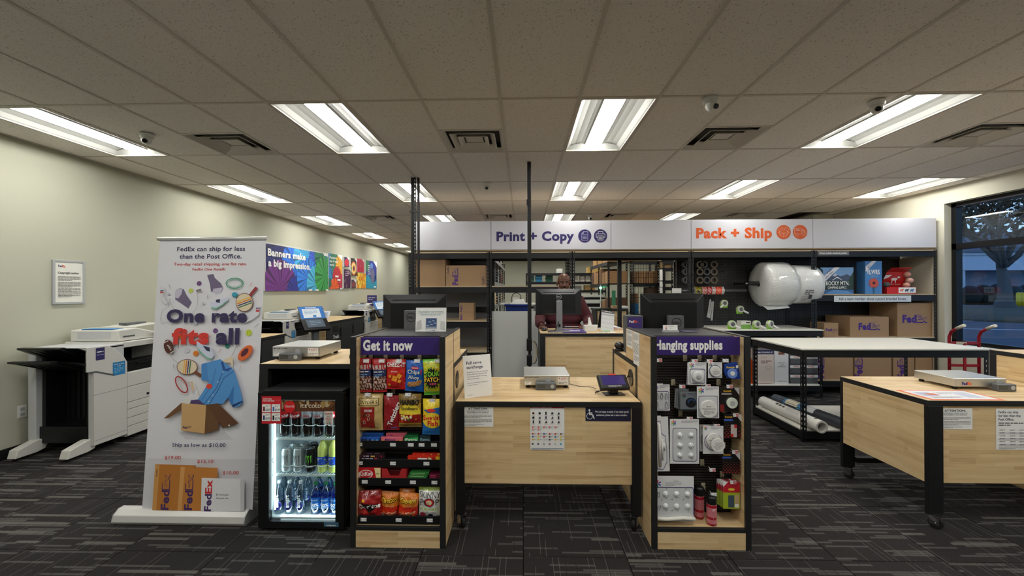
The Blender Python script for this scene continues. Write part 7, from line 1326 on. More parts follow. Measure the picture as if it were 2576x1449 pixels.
tapegun(1842, 815, 6.12, 'green tape gun standing at the left end of the white back table', 1, TZ2); tapegun(1903, 815, 6.12, 'green tape gun standing right of the small green box', 1, TZ2, .3); tapegun(1937, 815, 6.12, 'green tape gun with pale handle at the right of the row', 1, TZ2, .5)
x0, x1, z0, z1 = front(1864, 795, 1889, 815, 6.14); carton('tape_carton', 'small white and green tape box between the tape guns', x0, x1, 6.14, 6.26, TZ2, TZ2+.12, lambda a, w_, h_: (a.rect(0, 0, w_, h_*.55, (110, 160, 70)), a.rect(w_*.5, h_*.72, w_*.9, h_*.88, (60, 70, 60))), (214, 216, 206), cat='carton')
# pegboard goods
PYB = RY1-.005
for j, py in enumerate((666, 684, 705)):
    for i, px in enumerate((1724, 1731, 1758, 1775, 1793)):
        if px > 1770 and j == 0 and i == 3: px = 1768
        q = gY(px, py, 6.74); yy = 6.74; rr = .058; t = T('tape_roll', 'tape roll hung on the pegboard, %s row, %s from the left' % (['top', 'middle', 'bottom'][j], ['first', 'second', 'third', 'fourth', 'fifth'][i]), 'tape roll', (q.x, yy, q.z), group='tape rolls on the pegboard')
        mm = MB(); N = 22
        for r0_, r1_, y0_, y1_ in ((rr, rr, -.05, .02), (rr, .034, -.05, -.05), (.034, .034, .02, -.05)):
            mm.lathe([(r0_, y0_), (r1_, y1_)], n=N, caps=False)
        mm.rot(-pi/2, 'X'); P('tape_wound', mm, mat('brown_tape', (104, 92, 74), .35, coat=.3) if i in (2, 4) else mat('grey_tape', (74, 74, 78), .35, coat=.3), t); P('peg_hook', MB().tube([(0, PYB-yy, .036), (0, -.07, .036), (0, -.08, .046)], .003, 6), CHROME, t)
    q = gY(1820, py, 6.75); P('peg_hook', MB().tube([(q.x, PYB, q.z+.01), (q.x, 6.7, q.z+.01), (q.x, 6.69, q.z-.02), (q.x, 6.7, q.z-.03), (q.x, 6.72, q.z-.02)], .004, 6), CHROME, None, 0, 'empty chrome peg hook right of the %s row of tape rolls' % ['top', 'middle', 'bottom'][j], 'hook')
q0 = gY(1728, 731, 6.6); q1 = gY(1878, 731, 6.6); t = T('label_roll_rod', 'horizontal grey rod holding bright warning label rolls', 'rod', ((q0.x+q1.x)/2, 6.6, q0.z)); hw = (q1.x-q0.x)/2; P('rod_bar', MB().cyl((-hw, 0, 0), (hw, 0, 0), .022, n=14), GREY, t)
for s_ in (-1, 1): P('rod_bracket', MB().box(s_*hw*.97-.01, s_*hw*.97+.01, -.01, PYB-6.6, -.012, .012), LGREY, t)
for k, (pa, pb, c0_, c1_) in enumerate(((1746, 1761, (222, 206, 40), (40, 40, 36)), (1763, 1774, (206, 150, 140), (190, 40, 44)), (1775, 1787, (190, 30, 40), (232, 228, 224)), (1788, 1796, (222, 214, 210), (196, 40, 46)), (1797, 1812, (240, 78, 40), (250, 170, 150)), (1812.5, 1818, (230, 226, 226), (50, 50, 80)))):
    xa, xb = gY(pa, 731, 6.6).x, gY(pb, 731, 6.6).x; t = T('label_roll', ['yellow and black striped label roll at the left of the rod', 'pale red label roll second from the left', 'deep red label roll with white print', 'white and red label roll fourth on the rod', 'fluorescent orange label roll', 'thin white label roll at the right of the row'][k], 'label roll', (xa, 6.6, q0.z), group='label rolls on the rod'); mm = MB(); L_ = xb-xa; N = 24
    for s_ in range(N):
        a0, a1 = 2*pi*s_/N, 2*pi*(s_+1)/N
        for u_ in range(4): i_ = [mm.pt((L_*(u_+d)/4, -.064*cos(a_), .064*sin(a_))) for d, a_ in ((0, a0), (1, a0), (1, a1), (0, a1))]; mm.face(i_, col=lin(c1_ if (s_+u_) % 3 == 0 and 0 < u_ < 3 or (k == 0 and (s_+u_) % 2) else c0_), smooth=True)
    mm.ci = lin((200, 196, 190)); [mm.face([mm.pt((x_, -.064*cos(2*pi*s_/N), .064*sin(2*pi*s_/N))) for s_ in range(N)]) for x_ in (0, L_)]; P('label_paper', mm, GLOSSPRINT, t)
for k, (pa, ya, pb, yb2) in enumerate(((1786, 753, 1779, 798), (1790, 758, 1783, 800), (1793, 758, 1789, 806))): A = gY(pa, ya, 6.72); B_ = gY(pb, yb2, 6.72); P('blade_strip', MB().hexa([(A.x-.012, 6.7, A.z), (A.x+.012, 6.7, A.z), (A.x+.012, 6.704, A.z), (A.x-.012, 6.704, A.z)][::1]+[(B_.x-.014, 6.7, B_.z), (B_.x+.014, 6.7, B_.z), (B_.x+.014, 6.704, B_.z), (B_.x-.014, 6.704, B_.z)]), LGREY, None, 0, 'thin grey metal ruler hanging on the pegboard, %s of three' % ['left', 'middle', 'right'][k], 'ruler', 'hanging metal rulers')
tapegun(1822, 765, 6.55, 'green hand tape gun hanging on the pegboard under the label rolls', -1); tapegun(1862, 780, 6.55, 'pale blue roll hand dispenser hanging beside the bubble wrap', 1, None, .2)
BUB = mat('bubble_wrap', (214, 216, 214), .18, coat=.7, spec=.8, bump=(55, 1, .012)); BUB2 = mat('foam_wrap', (220, 222, 222), .25, coat=.4, bump=(24, .6, .008))
def wrap(label, pa, pb, py0, py1, y, m_, bulge_, seed):
    xa = gY(pa, 715, y).x; xb = gY(pb, 715, y).x; zc = (gY(pa, py0, y-.0).z+gY(pa, py1, y).z)/2; r_ = (gY(pa, py0, y).z-gY(pa, py1, y).z)/2*.97; t = T('packing_roll', label, 'packing roll', (xa, y, zc)); L_ = xb-xa; mm = MB(); N = 40; prof = [(r_*.10, .004), (r_*.6, .0), (r_*.9, .012), (r_*.985, .05), (r_, L_*.3), (r_*.99, L_*.8), (r_*.95, L_-.01), (r_*.1, L_)]
    b0 = len(mm.v)
    for rr, x in prof:
        for k in range(N): a_ = 2*pi*k/N; q_ = rr*(1+bulge_*noise.noise(Vector((cos(a_)*2.3+seed, sin(a_)*2.3, x*6)))); mm.v.append(Vector((x, q_*cos(a_), q_*sin(a_))))
    for i in range(len(prof)-1):
        for k in range(N): q_ = (k+1) % N; mm.face([b0+i*N+k, b0+(i+1)*N+k, b0+(i+1)*N+q_, b0+i*N+q_], smooth=True)
    P('wound_sheet', mm, m_, t); return t, L_, r_
tw, Lw, rw = wrap('big bubble wrap roll at the left on the pegboard rod', 1908, 1978, 658, 773, 6.44, BUB, .07, 1)
mf = MB(); mf.prism([(0.02, -rw*.25, -rw*.97), (Lw*.9, -rw*.3, -rw*.95), (Lw*.9, -rw*.45, -rw*1.04), (.06, -rw*.4, -rw*1.13)], (0, .004, .004)); P('loose_flap', mf, BUB, tw)
tw2, Lw2, rw2 = wrap('second packing wrap roll with clear plastic film, right of the bubble wrap', 1980, 2044, 666, 766, 6.44, BUB2, .05, 5)
a = Art(.0006, .004); a.para(.03, .05, .16, 3, .03, (90, 90, 96)); a.rect(.1, -.1, .15, -.03, (70, 70, 76)); a.para(.0, -.06, .1, 4, .02, (120, 120, 126)); a.put('wrap_print', tw2, (.05, -rw2*.93, -rw2*.42), (1, 0, 0), (0, -.42, .9)) 
q0 = gY(1881, 713, 6.44); q1 = gY(2046, 713, 6.44); t = T('wrap_rod', 'long black rod through the two packing wrap rolls', 'rod', (q0.x, 6.44, q0.z)); P('rod_bar', MB().cyl((0, 0, 0), (q1.x-q0.x+.06, 0, 0), .03, n=16), DARK, t); P('rod_tip', MB().cyl((-.03, 0, 0), (0, 0, 0), .012, n=12), LGREY, t); P('rod_bracket', MB().box(-.005, .01, 0, PYB-6.44, -.015, .015).box(q1.x-q0.x+.04, q1.x-q0.x+.055, 0, PYB-6.44, -.015, .015), BMETAL, t)
# paper rolls on the lower shelf of the front white table
def proll(label, pa, pb, r_, z, m_, core, arts=None):
    A = gZ(pa[0], pa[1], z+r_); B_ = gZ(pb[0], pb[1], z+r_); A.z = B_.z = z+r_+.001; t = T('plotter_roll', label, 'paper roll', (A.x, A.y, A.z)); B_ = B_-A; mm = MB(); d = B_.normalized(); o_ = d.orthogonal().normalized(); c_ = d.cross(o_); N = 24
    for ra, rb, ta, tb in ((r_, r_, 0, 1), (r_*.72, r_*.72, 1, 0)):
        for k in range(N): q = [(ra, ta, k), (ra, ta, k+1), (rb, tb, k+1), (rb, tb, k)]; mm.face([mm.pt(B_*t_+(o_*cos(2*pi*kk/N)+c_*sin(2*pi*kk/N))*rr) for rr, t_, kk in q], smooth=True)
    for t_ in (0, 1):
        for k in range(N): mm.face([mm.pt(B_*t_+(o_*cos(2*pi*kk/N)+c_*sin(2*pi*kk/N))*rr) for rr, kk in ((r_, k), (r_, k+1), (r_*.72, k+1), (r_*.72, k))])
    mm.ci = lin(core); P('rolled_paper', mm, m_, t); mm.c = [lin(core)]*len(mm.f)
    t.children[0].data = mm.mesh('rolled_paper', m_)
    if arts:
        for (f0, f1, a0, a1, c) in arts:
            b2 = MB(); b2.ci = lin(c); n_ = 6
            for k in range(n_): q = [(f0, a0+(a1-a0)*k/n_), (f1, a0+(a1-a0)*k/n_), (f1, a0+(a1-a0)*(k+1)/n_), (f0, a0+(a1-a0)*(k+1)/n_)]; up_ = Vector((0, 0, 1)); sd = d.cross(up_); b2.face([b2.pt(B_*f+(up_*sin(a_)+sd*cos(a_))*(r_+.0012)) for f, a_ in q], smooth=True)
            P('roll_print', b2, PRINT, t)
    return t
LS = .1265
proll('white plotter roll with dark marks in front on the low shelf', (1920, 1010), (2068, 1075), .062, LS, PRINT, (218, 216, 210), [(.3, .34, .9, 1.4, (60, 60, 64)), (.36, .4, .9, 1.3, (60, 60, 64)), (.42, .46, .9, 1.2, (70, 70, 70)), (.5, .72, .6, 1.5, (196, 194, 190)), (.18, .2, 1.5, 1.8, (70, 70, 90)), (.9, .93, 1.3, 1.7, (90, 90, 90))])
proll('dark blue and cream printed roll lying behind the white one', (1950, 1003), (2165, 1083), .058, LS, PRINT, (36, 40, 48), [(.0, .16, 0, 3.1, (70, 80, 92)), (.17, .2, 0, 3.1, (50, 120, 170)), (.2, .36, .2, 3.0, (206, 200, 176)), (.36, .44, 0, 3.1, (56, 140, 190)), (.44, .56, .2, 2.8, (200, 204, 206))])
# hand truck
t = T('hand_truck', 'red two-wheel hand truck with white grips by the window', 'hand truck', (5.70, 5.36, 0), rot=(0, 0, -.1)); HTM = mat('truck_red', (150, 26, 38), .4)
for s_ in (-1, 1):
    P('upright', MB().tube([(s_*.17, .10, .03), (s_*.17, .10, .95), (s_*.17, .07, 1.02), (s_*.17-.03, -.04, 1.07)], .017, 10), HTM, t); P('grip', MB().tube([(s_*.17-.03, -.04, 1.07), (s_*.17-.06, -.17, 1.12)], .02, 10), mat('grip_white', (214, 208, 190), .6), t)
    P('axle_brace', MB().tube([(s_*.2, .1, .45), (s_*.24, .22, .16)], .012, 8), HTM, t); P('wheel', MB().cyl((s_*.25, .22, .13), (s_*.31, .22, .13), .13, n=26), RUBBER, t, bev=.01); P('wheel_hub', MB().cyl((s_*.245, .22, .13), (s_*.315, .22, .13), .05, n=16), LGREY, t)
for z in (.28, .58, .87): P('crossbar', BX(-.17, .17, .09, .11, z-.018, z+.018), HTM, t, bev=.003)
P('center_bar', BX(-.014, .014, .085, .1, .28, .87), HTM, t); P('crossbar_label', BX(-.1, .02, .087, .0895, .857, .885), BEIGE, t); P('toe_plate', BX(-.22, .22, -.1, .1, .008, .018), HTM, t); P('axle', MB().cyl((-.3, .22, .13), (.3, .22, .13), .01, n=8), CHROME, t)
# ================================================================ POLES
p = gZ(1331, 408, CEIL); t = T('power_pole', 'slim black power pole rising to the ceiling behind the centre table', 'pole', (p.x, p.y, 0))
P('pole_tube', BX(-.022, .022, -.022, .022, .93, CEIL-.002), BMETAL, t, bev=.004); P('pole_foot', BX(-.016, .016, -.016, .016, .005, .93), BMETAL, t); P('pole_base', BX(-.07, .07, -.07, .07, 0, .012), BMETAL, t)
zq = lambda py: gY(1331, py, p.y).z
P('pole_clip', BX(-.03, .004, -.034, -.022, zq(518), zq(503)), BMETAL, t); P('outlet_box', BX(-.034, .026, -.04, .03, zq(882), zq(852)), DARK, t, bev=.004); P('outlet_box', BX(-.034, .026, -.045, .03, zq(918), zq(893)), DARK, t, bev=.004)
for k in range(3): P('cable_coil', MB().tube([(.03+.045*sin(a_*pi/8)+.008*k, -.03-.006*k, zq(885)+.13*cos(a_*pi/8)) for a_ in range(9)], .004, 6), [mat('cable_yellow', (190, 160, 70), .5), LGREY, DARK][k], t)
p = gZ(1043.5, 447, CEIL); s_ = p.y/F_PX; t = T('strut_post', 'tall slotted black strut post rising to the ceiling left of the header', 'pole', (p.x, p.y, 0))
P('strut_rail', BX(-9.5*s_, -5*s_, -.012, .02, .02, CEIL-.002), BMETAL, t, bev=.002); P('strut_rail', BX(6.5*s_, 11.5*s_, -.012, .02, .02, CEIL-.002), BMETAL, t, bev=.002); P('slotted_strut', slot_post(-2.5*s_, 4*s_, -.016, .02, CEIL-.002, .05), BMETAL, t); P('strut_side', BX(-4.6*s_, -2.6*s_, .0, .02, .02, CEIL-.002), BMETAL, t)
zq = lambda py: gY(1043, py, p.y).z
for z in (zq(533), 1.0): P('strut_clamp', BX(-12.5*s_, 14*s_, -.022, -.012, z-.012, z+.012), BMETAL, t)
P('post_base', BX(-.09, .09, -.06, .06, 0, .02), BMETAL, t)
# ================================================================ MONITORS (backs face the camera)
def monitor(label, cx, y, zb, zt, w_, cw, ctop, tilt, rz, logo, colm):
    t = T('desktop_monitor', label, 'monitor', (cx, y, 1.07), rz); h_ = zt-zb; b0 = zb-1.07
    Mx = Matrix.Translation((0, 0, b0)) @ Matrix.Rotation(tilt, 4, 'X')
    P('screen_bezel', BX(-w_/2, w_/2, 0, .018, 0, h_).xf(Mx), DARK, t, bev=.004); P('screen', BX(-w_/2+.012, w_/2-.012, .018, .0195, .02, h_-.012).xf(Mx), mat('monitor_glow', (10, 12, 16), .1, emit=(120, 150, 200), es=.6), t)
    i, j = w_*.5-.001, h_*.5; mm = MB(); mm.hexa([(x*Mx_, -d, .5*h_+z*f_) for (Mx_, d, f_) in ((1, .0, 1),) for x, z in ()] or [(-w_/2+.003, 0, .006), (w_/2-.003, 0, .006), (w_/2-.003, 0, .006), (-w_/2+.003, 0, .006)] + [(0, 0, 0)]*4) if False else None
    back = MB(); o_ = [(-w_/2+.003, .0, .004), (w_/2-.003, .0, .004), (w_/2-.003, .0, h_-.004), (-w_/2+.003, .0, h_-.004)]; f_ = [(-w_*.36, -.032, h_*.05), (w_*.36, -.032, h_*.05), (w_*.36, -.032, h_*.80), (-w_*.36, -.032, h_*.80)]
    idx = [back.pt(q) for q in o_+f_]; [back.face([idx[k], idx[(k+1) % 4], idx[4+(k+1) % 4], idx[4+k]]) for k in range(4)]; back.face([idx[4], idx[5], idx[6], idx[7]]); back.xf(Mx); P('back_shell', back, DARK, t, bev=.004)
    P('vent_slot', BX(-w_*.34, w_*.34, -.0245, -.014, h_*.87, h_*.885).xf(Mx), BMETAL, t); P('port_recess', BX(-w_*.3, w_*.3, -.0335, -.031, h_*.06, h_*.2).xf(Mx), BMETAL, t)
    P('stand_column', MB().prism([(-cw/2, -.05, .012), (-cw/2, -.036, ctop), (-cw/2, -.09, ctop+.0), (-cw/2, -.10, .012)], (cw, 0, 0)), colm, t, bev=.004); P('stand_base', BX(-.13, .13, -.14, .08, 0, .012), colm if colm == SILVER else DARK, t, bev=.004)
    P('cable_slot', MB().box(-.012, .012, -.1, -.094, .06, .10), DARK, t)
    if logo == 'col': q = Matrix.Translation((0, -.0915, ctop-.055)); lr = .036; lc = (30, 30, 32)
    else: q = Mx @ Matrix.Translation((0, -.0325, h_*.74)); q = Mx @ Matrix.Translation((0, -.0335, h_*.70)); lr = .030; lc = (196, 198, 202)
    a = Art(.0003, .002); a.ring(0, 0, lr, lr, lr*.12, lc, n=32); a.text('DELL', 0, -lr*.22, lc, h=lr*.46, w=lr*1.45, al='c', bold=.05); m_ = a.mb(); m_.xf(q @ Matrix(((1, 0, 0, 0), (0, 0, -1, 0), (0, 1, 0, 0), (0, 0, 0, 1)))); P('round_emblem', m_, PRINT, t)
    return t
STG = mat('stand_grey', (92, 94, 98), .4)
monitor('black monitor seen from behind above the snack kiosk, beside a blister card', -.893, 3.37, 1.19, 1.542, .53, .12, .345, .0, -.03, 'col', STG); monitor('black monitor seen from behind above the hanging supplies kiosk', 1.217, 3.37, 1.19, 1.545, .51, .12, .30, .0, .0, 'col', STG)
# centre desk
cD, oxd, oyd = counter('wood-fronted desk behind the centre where the man stands', .203, 1.75, 4.77, 5.42, 'fL')
monitor('black monitor with silver stand on the centre desk in front of the man', .435, 4.98, 1.272, 1.585, .555, .072, .375, .0, .02, 'panel', SILVER)
P('desk_cable', MB().tube([(.30, 4.88, 1.083), (.38, 4.86, 1.09), (.43, 4.87, 1.2)], .005, 6), DARK, None, 0, 'black cable hanging in front of the silver monitor stand', 'cable')
def flat(name, label, cat, px0, py0, px1, py1, z, col, art=None, th=.003, rz=0, m=None):
    A = gZ(px0, py1, z); B_ = gZ(px1, py0, z); w_ = abs(gZ(px1, py1, z).x-A.x); d_ = min(max(abs(B_.y-A.y), .04), .5); t = T(name, label, cat, (A.x, A.y, z+.0008), rz); b_ = MB(); b_.ci = lin(col); b_.box(0, w_, 0, d_, 0, th); P('sheet', b_, m or PRINT, t)
    if art: a = Art(.0004); art(a, w_, d_); a.put('print', t, (0, 0, th), (1, 0, 0), (0, 1, 0))
    return t
flat('brochure_stack', 'purple brochures with white print beside the desk monitor', 'brochures', 1416, 829, 1476, 838, 1.07, (72, 52, 132), lambda a, w_, h_: (a.para(w_*.2, h_*.9, w_*.9, 2, h_*.2, (170, 150, 200)), a.text('SEE WHAT', w_*.15, h_*.1, WH, h=h_*.35, w=w_*.6, bold=.04) if False else a.para(w_*.15, h_*.45, w_*.8, 1, h_*.4, WH, 1)), .008)
flat('keyboard_tray', 'red and white pen tray behind the purple brochures', 'tray', 1418, 822, 1468, 826, 1.07, (40, 40, 44), lambda a, w_, h_: (a.rect(w_*.1, h_*.4, w_*.9, h_*.8, (200, 200, 204)), a.rect(w_*.5, h_*.3, w_*.62, h_*.9, (220, 130, 90)), a.rect(w_*.8, h_*.3, w_, h_*.9, (206, 50, 50))), .012)
flat('paper_stack', 'stack of white papers on the right of the centre desk', 'papers', 1500, 822, 1540, 832, 1.07, (226, 226, 222), None, .03)
flat('coloured_sheets', 'orange and green sheets fanned on the front right of the centre desk', 'papers', 1505, 831, 1552, 838, 1.07, (222, 220, 206), lambda a, w_, h_: (a.rect(0, h_*.5, w_*.4, h_, (226, 170, 70)), a.rect(w_*.4, h_*.5, w_*.85, h_, (150, 190, 100)), a.para(w_*.1, h_*.4, w_*.9, 2, h_*.18)))
flat('paper_pile', 'messy paper pile at the far right end of the centre desk', 'papers', 1540, 822, 1568, 830, 1.07, (200, 180, 160), lambda a, w_, h_: (a.rect(w_*.1, 0, w_*.5, h_*.6, (120, 76, 60)), a.rect(w_*.5, h_*.2, w_, h_*.9, (226, 226, 230))), .02, .08)
q = gZ(1471, 834, 1.07); t = T('tissue_box', 'white tissue box with a tissue standing up on the centre desk', 'tissue box', (q.x, q.y+.02, 1.0705)); P('carton', BX(0, .15, 0, .12, 0, .07), mat('tissue_white', (216, 216, 210), .6), t, bev=.003); P('tissue', MB().hexa([(.05, .05, .07), (.1, .05, .07), (.1, .06, .07), (.05, .06, .07), (.055, .05, .16), (.075, .05, .17), (.075, .065, .17), (.055, .065, .16)]), PAPER, t, bev=.006)
q = gZ(1487, 822, 1.07); t = T('desk_calendar', 'white ruled form on a tilted easel stand on the centre desk', 'easel', (q.x+.02, 5.02, 1.0705), rot=(0, 0, .25)); Mr = Matrix.Rotation(-.28, 4, 'X') @ Matrix.Rotation(.18, 4, 'Y'); b_ = MB(); b_.ci = lin((206, 208, 210)); b_.box(0, .17, 0, .004, 0, .27).xf(Mr); P('form_sheet', b_, PRINT, t)
a = Art(.0005); a.rect(0, .24, .17, .27, (96, 90, 90)); a.text('CALENDAR', .05, .25, WH, h=.01, bold=.02) if False else a.para(.04, .262, .13, 1, .016, WH, 1); a.rect(0, .21, .17, .225, (170, 172, 176)); [a.rect(0, .165-.055*k, .17, .1665-.055*k, (130, 130, 136)) for k in range(3)]; m_ = a.mb(); m_.xf(Mr @ Matrix(((1, 0, 0, 0), (0, 0, -1, 0), (0, 1, 0, 0), (0, 0, 0, 1)))); P('print', m_, PRINT, t); P('easel_leg', MB().hexa([(.01, .12, 0), (.16, .12, 0), (.16, .13, 0), (.01, .13, 0), (.04, .09, .27), (.2, .09, .27), (.2, .095, .27), (.04, .095, .27)]), DARK, t)
t = T('computer_mouse', 'black computer mouse under the right hand of the man', 'mouse', (.262, 5.06, 1.0705)); P('mouse_shell', MB().ball((0, 0, .012), .032, .055, .022, 14, 8), DARK, t)
# things on the kiosk tops and counters
def tiltcard(label, px0, py0, px1, py1, y, z0, art, col=WH, cat='card', th=.002, tilt=-.12, rz=0): x0, x1, _, z1 = front(px0, py0, px1, py1, y); t = T('display_card', label, cat, (x0, y, z0), rot=(tilt, 0, rz)); b_ = MB(); b_.ci = lin(col); b_.box(0, x1-x0, 0, th, 0, z1-z0); P('card_board', b_, PRINT, t, bev=.006 if th > .0015 and 0 else 0); a = Art(); art(a, x1-x0, z1-z0); a.put('print', t, (0, -.0002, 0)); return t
def vax(a, w_, h_): a.text('Vaccination Card Holder', w_*.08, h_*.8, (60, 120, 120), h=h_*.06, w=w_*.84, bold=.02); a.rect(w_*.08, h_*.74, w_*.92, h_*.75, (110, 160, 160)); a.para(w_*.16, h_*.71, w_*.84, 1, h_*.05, (100, 130, 150), 1); a.rect(w_*.33, h_*.06, w_*.7, h_*.56, (150, 160, 176)); a.rect(w_*.35, h_*.2, w_*.68, h_*.55, (60, 84, 130)); [a.ell(w_*(.4+.06*k), h_*(.25+.05*((k*3) % 5)), w_*.05, h_*.02, (170, 186, 206)) for k in range(5)]; a.rect(w_*.34, 0, w_*.7, h_*.12, (226, 226, 226)); a.text('1.99', w_*.5, h_*.02, (60, 60, 100), h=h_*.05, w=w_*.14, bold=.03); a.poly([(w_*.02, h_*.05), (w_*.2, h_*.12), (w_*.18, h_*.5), (w_*.04, h_*.4)], (196, 198, 196)); a.poly([(w_*.98, h_*.05), (w_*.8, h_*.12), (w_*.82, h_*.45), (w_*.96, h_*.4)], (206, 208, 206))
tiltcard('white Vaccination Card Holder pack standing on top of the snack kiosk', 1045, 774, 1122, 835, 2.88, 1.287, vax, tilt=-.1)
t = tiltcard('white business cards in a small holder on top of the hanging supplies kiosk', 1670, 818, 1705, 835, 2.86, 1.287, lambda a, w_, h_: (a.text('Fed', w_*.22, h_*.1, (60, 44, 120), h=w_*.12, w=h_*.36, bold=.04, rot=pi/2), a.text('Ex', w_*.22, h_*.5, ORG, h=w_*.12, w=h_*.34, bold=.04, rot=pi/2), a.para(w_*.4, h_*.85, w_*.75, 2, h_*.09), a.para(w_*.4, h_*.5, w_*.8, 1, h_*.09), a.para(w_*.75, h_*.2, w_*.95, 1, h_*.08)), th=.018, tilt=-.1, cat='cards'); P('card_holder', MB().box(-.004, .102, -.006, .026, -.004, .012), LGREY, t)
flat('loose_slips', 'white printed slip lying on top of the hanging supplies kiosk', 'paper', 1722, 832, 1756, 836, 1.286, (70, 66, 90), None)
tq_ = gY(1700, 741, 3.4); P('sticky_note', BX(0, .075, 0, .002, 0, .04).xf(Matrix.Translation((gY(1691, 737, 3.39).x, 3.392, 1.548))), PAPER, None, 0, 'white card standing on the top edge of the right kiosk monitor', 'card')
t = T('brochure_holder', 'clear holder with purple parcel brochures left of the right kiosk monitor', 'brochure holder', (.826, 3.30, 1.0705)); P('holder_shell', MB().hexa([(0, 0, 0), (.13, 0, 0), (.13, .1, 0), (0, .1, 0), (.0, -.02, .30), (.13, -.02, .30), (.13, .1, .30), (.0, .1, .30)]), GREY, t, bev=.003)
a = Art(); a.rect(.008, .02, .122, .29, (64, 50, 120)); a.text('Fed', .02, .245, WH, h=.02, w=.036, bold=.05); a.text('Ex', .058, .245, ORG, h=.02, w=.03, bold=.05); a.rect(.02, .04, .12, .2, (72, 58, 130)); a.put('holder_print', t, (0, -.001, 0), (1, 0, 0), (0, -.02, .3))
t = T('counter_phone', 'black desk phone partly hidden behind the left kiosk edge', 'phone', (-1.215, 3.12, 1.0705), .2); P('phone_body', MB().prism([(-.09, -.1, .0), (-.09, .1, 0), (-.09, .1, .09), (-.09, -.1, .03)], (.18, 0, 0)), DARK, t, bev=.006); P('handset', BX(-.085, -.03, -.1, .1, .0, .03).rot(.3, 'X').xf(Matrix.Translation((0, 0, .075))), DARK, t, bev=.01)
t = T('barcode_scanner', 'small black barcode scanner on the counter left of the right kiosk', 'scanner', (.80, 3.42, 1.0705)); P('scanner_head', MB().ball((.0, 0, .045), .04, .05, .03, 12, 8), DARK, t); P('scanner_foot', MB().cyl((0, 0, 0), (0, 0, .02), .035), DARK, t)
# ================================================================ PERSON
SKIN = mat('skin', (98, 62, 45), .42, spec=.4, bump=(90, .12, .001)); SWEAT = mat('maroon_knit', (70, 24, 30), .9, bump=(160, .5, .003)); TROU = mat('dark_trousers', (34, 36, 44), .85)
t = T('person', 'bald man in a maroon sweater standing at the desk with a hand on the mouse', 'person', (.57, 5.72, 0)); ox, oy = .57, 5.72
def L3(x, y, z): return Vector((x-ox, y-oy, z))
HC = Vector((0, -.03, 1.668))
def remesh(o, v, sm=3): r = o.modifiers.new('remesh', 'REMESH'); r.mode = 'VOXEL'; r.voxel_size = v; r.use_smooth_shade = True; s_ = o.modifiers.new('smooth', 'SMOOTH'); s_.iterations = sm; s_.factor = .5
bd = MB(); hs = lambda m_: m_.xf(Matrix.Translation(HC) @ Matrix.Scale(1.13, 4) @ Matrix.Rotation(.10, 4, 'X') @ Matrix.Translation(-HC)); H_ = lambda x, y, z: HC+Vector((x, y, z))
bd.ball(H_(0, .012, .035), .077, .094, .083, 20, 12).ball(H_(0, -.02, -.03), .064, .074, .078, 18, 10).ball(H_(0, -.035, -.078), .047, .05, .036, 16, 8)
for s_ in (-1, 1):
    bd.ball(H_(s_*.034, -.066, -.03), .024, .02, .022, 10, 6).ball(H_(s_*.08, .012, -.012), .011, .022, .032, 10, 6).ball(H_(s_*.030, -.079, .022), .026, .014, .009, 10, 6); bd.ball(H_(s_*.013, -.098, -.03), .011, .011, .009, 8, 6); bd.ball(H_(s_*.045, -.03, -.07), .028, .036, .03, 10, 6)
bd.ball(H_(0, -.103, -.024), .014, .018, .014, 10, 6).tube([H_(0, -.085, .02), H_(0, -.1, -.02)], [.009, .012], 8).ball(H_(0, -.088, -.058), .026, .012, .006, 10, 6).ball(H_(0, -.086, -.068), .022, .012, .007, 10, 6)
hs(bd); bd.tube([H_(0, .0, -.06), (0, .03, 1.5), (0, .05, 1.42)], [.062, .066, .08], 14).tube([(0, .06, 1.44), (0, .07, 1.2), (0, .08, .98)], [.12, .14, .13], 14)
arms = {-1: [(-.2, .06, 1.44), (-.325, .0, 1.19), (-.345, -.33, 1.128), (-.315, -.5, 1.112)], 1: [(.2, .06, 1.44), (.335, .0, 1.17), (.30, -.26, 1.118), (.25, -.33, 1.108)]}
sw = MB()
for s_, ps in arms.items():
    bd.tube(ps, [.05, .042, .034, .027], 10)
    pw = Vector(ps[3]); dv = (Vector(ps[3])-Vector(ps[2])).normalized(); sd = dv.cross(Vector((0, 0, 1))).normalized()
    pc = pw+dv*.04+Vector((0, 0, -.004)); bd.ball(pc, .034, .042, .017, 12, 8)
    for k, (o_, ln) in enumerate(((-.03, .062), (-.011, .075), (.010, .071), (.028, .056))):
        b0 = pc+sd*o_+dv*.028; bd.tube([b0, b0+dv*ln*.45+Vector((0, 0, .008)), b0+dv*ln*.8+Vector((0, 0, -.008)), b0+dv*ln+Vector((0, 0, -.02))], [.0095, .009, .0082, .007], 8)
    th_ = -s_; b0 = pc+sd*(.03 if s_ < 0 else -.03)*1.0-dv*.01; o2 = (sd if s_ < 0 else -sd); bd.tube([b0, b0+o2*.022+dv*.022, b0+o2*.026+dv*.048+Vector((0, 0, -.012))], [.012, .010, .008], 8)
    sw.tube(ps[:3]+[tuple(Vector(ps[2]).lerp(Vector(ps[3]), .55))], [.09, .078, .064, .05], 14); sw.ball(ps[0], .085, .09, .08, 14, 8)
o_ = P('body', bd, SKIN, t, label='dark skin, shaved head and short beard'); remesh(o_, .0052, 3)
sw.tube([(-.16, .06, 1.47), (0, .06, 1.475), (.16, .06, 1.47)], [.075, .085, .075], 12)
for z, rx, ry in ((1.38, .25, .145), (1.28, .265, .165), (1.16, .27, .18), (1.05, .27, .18), (.96, .25, .17)): sw.ball((0, .07, z), rx, ry, .11, 18, 10)
sw.tube([(0, .03, 1.49), (0, .035, 1.525)], [.088, .078], 16)
o_ = P('sweater', sw, SWEAT, t); remesh(o_, .009, 5)
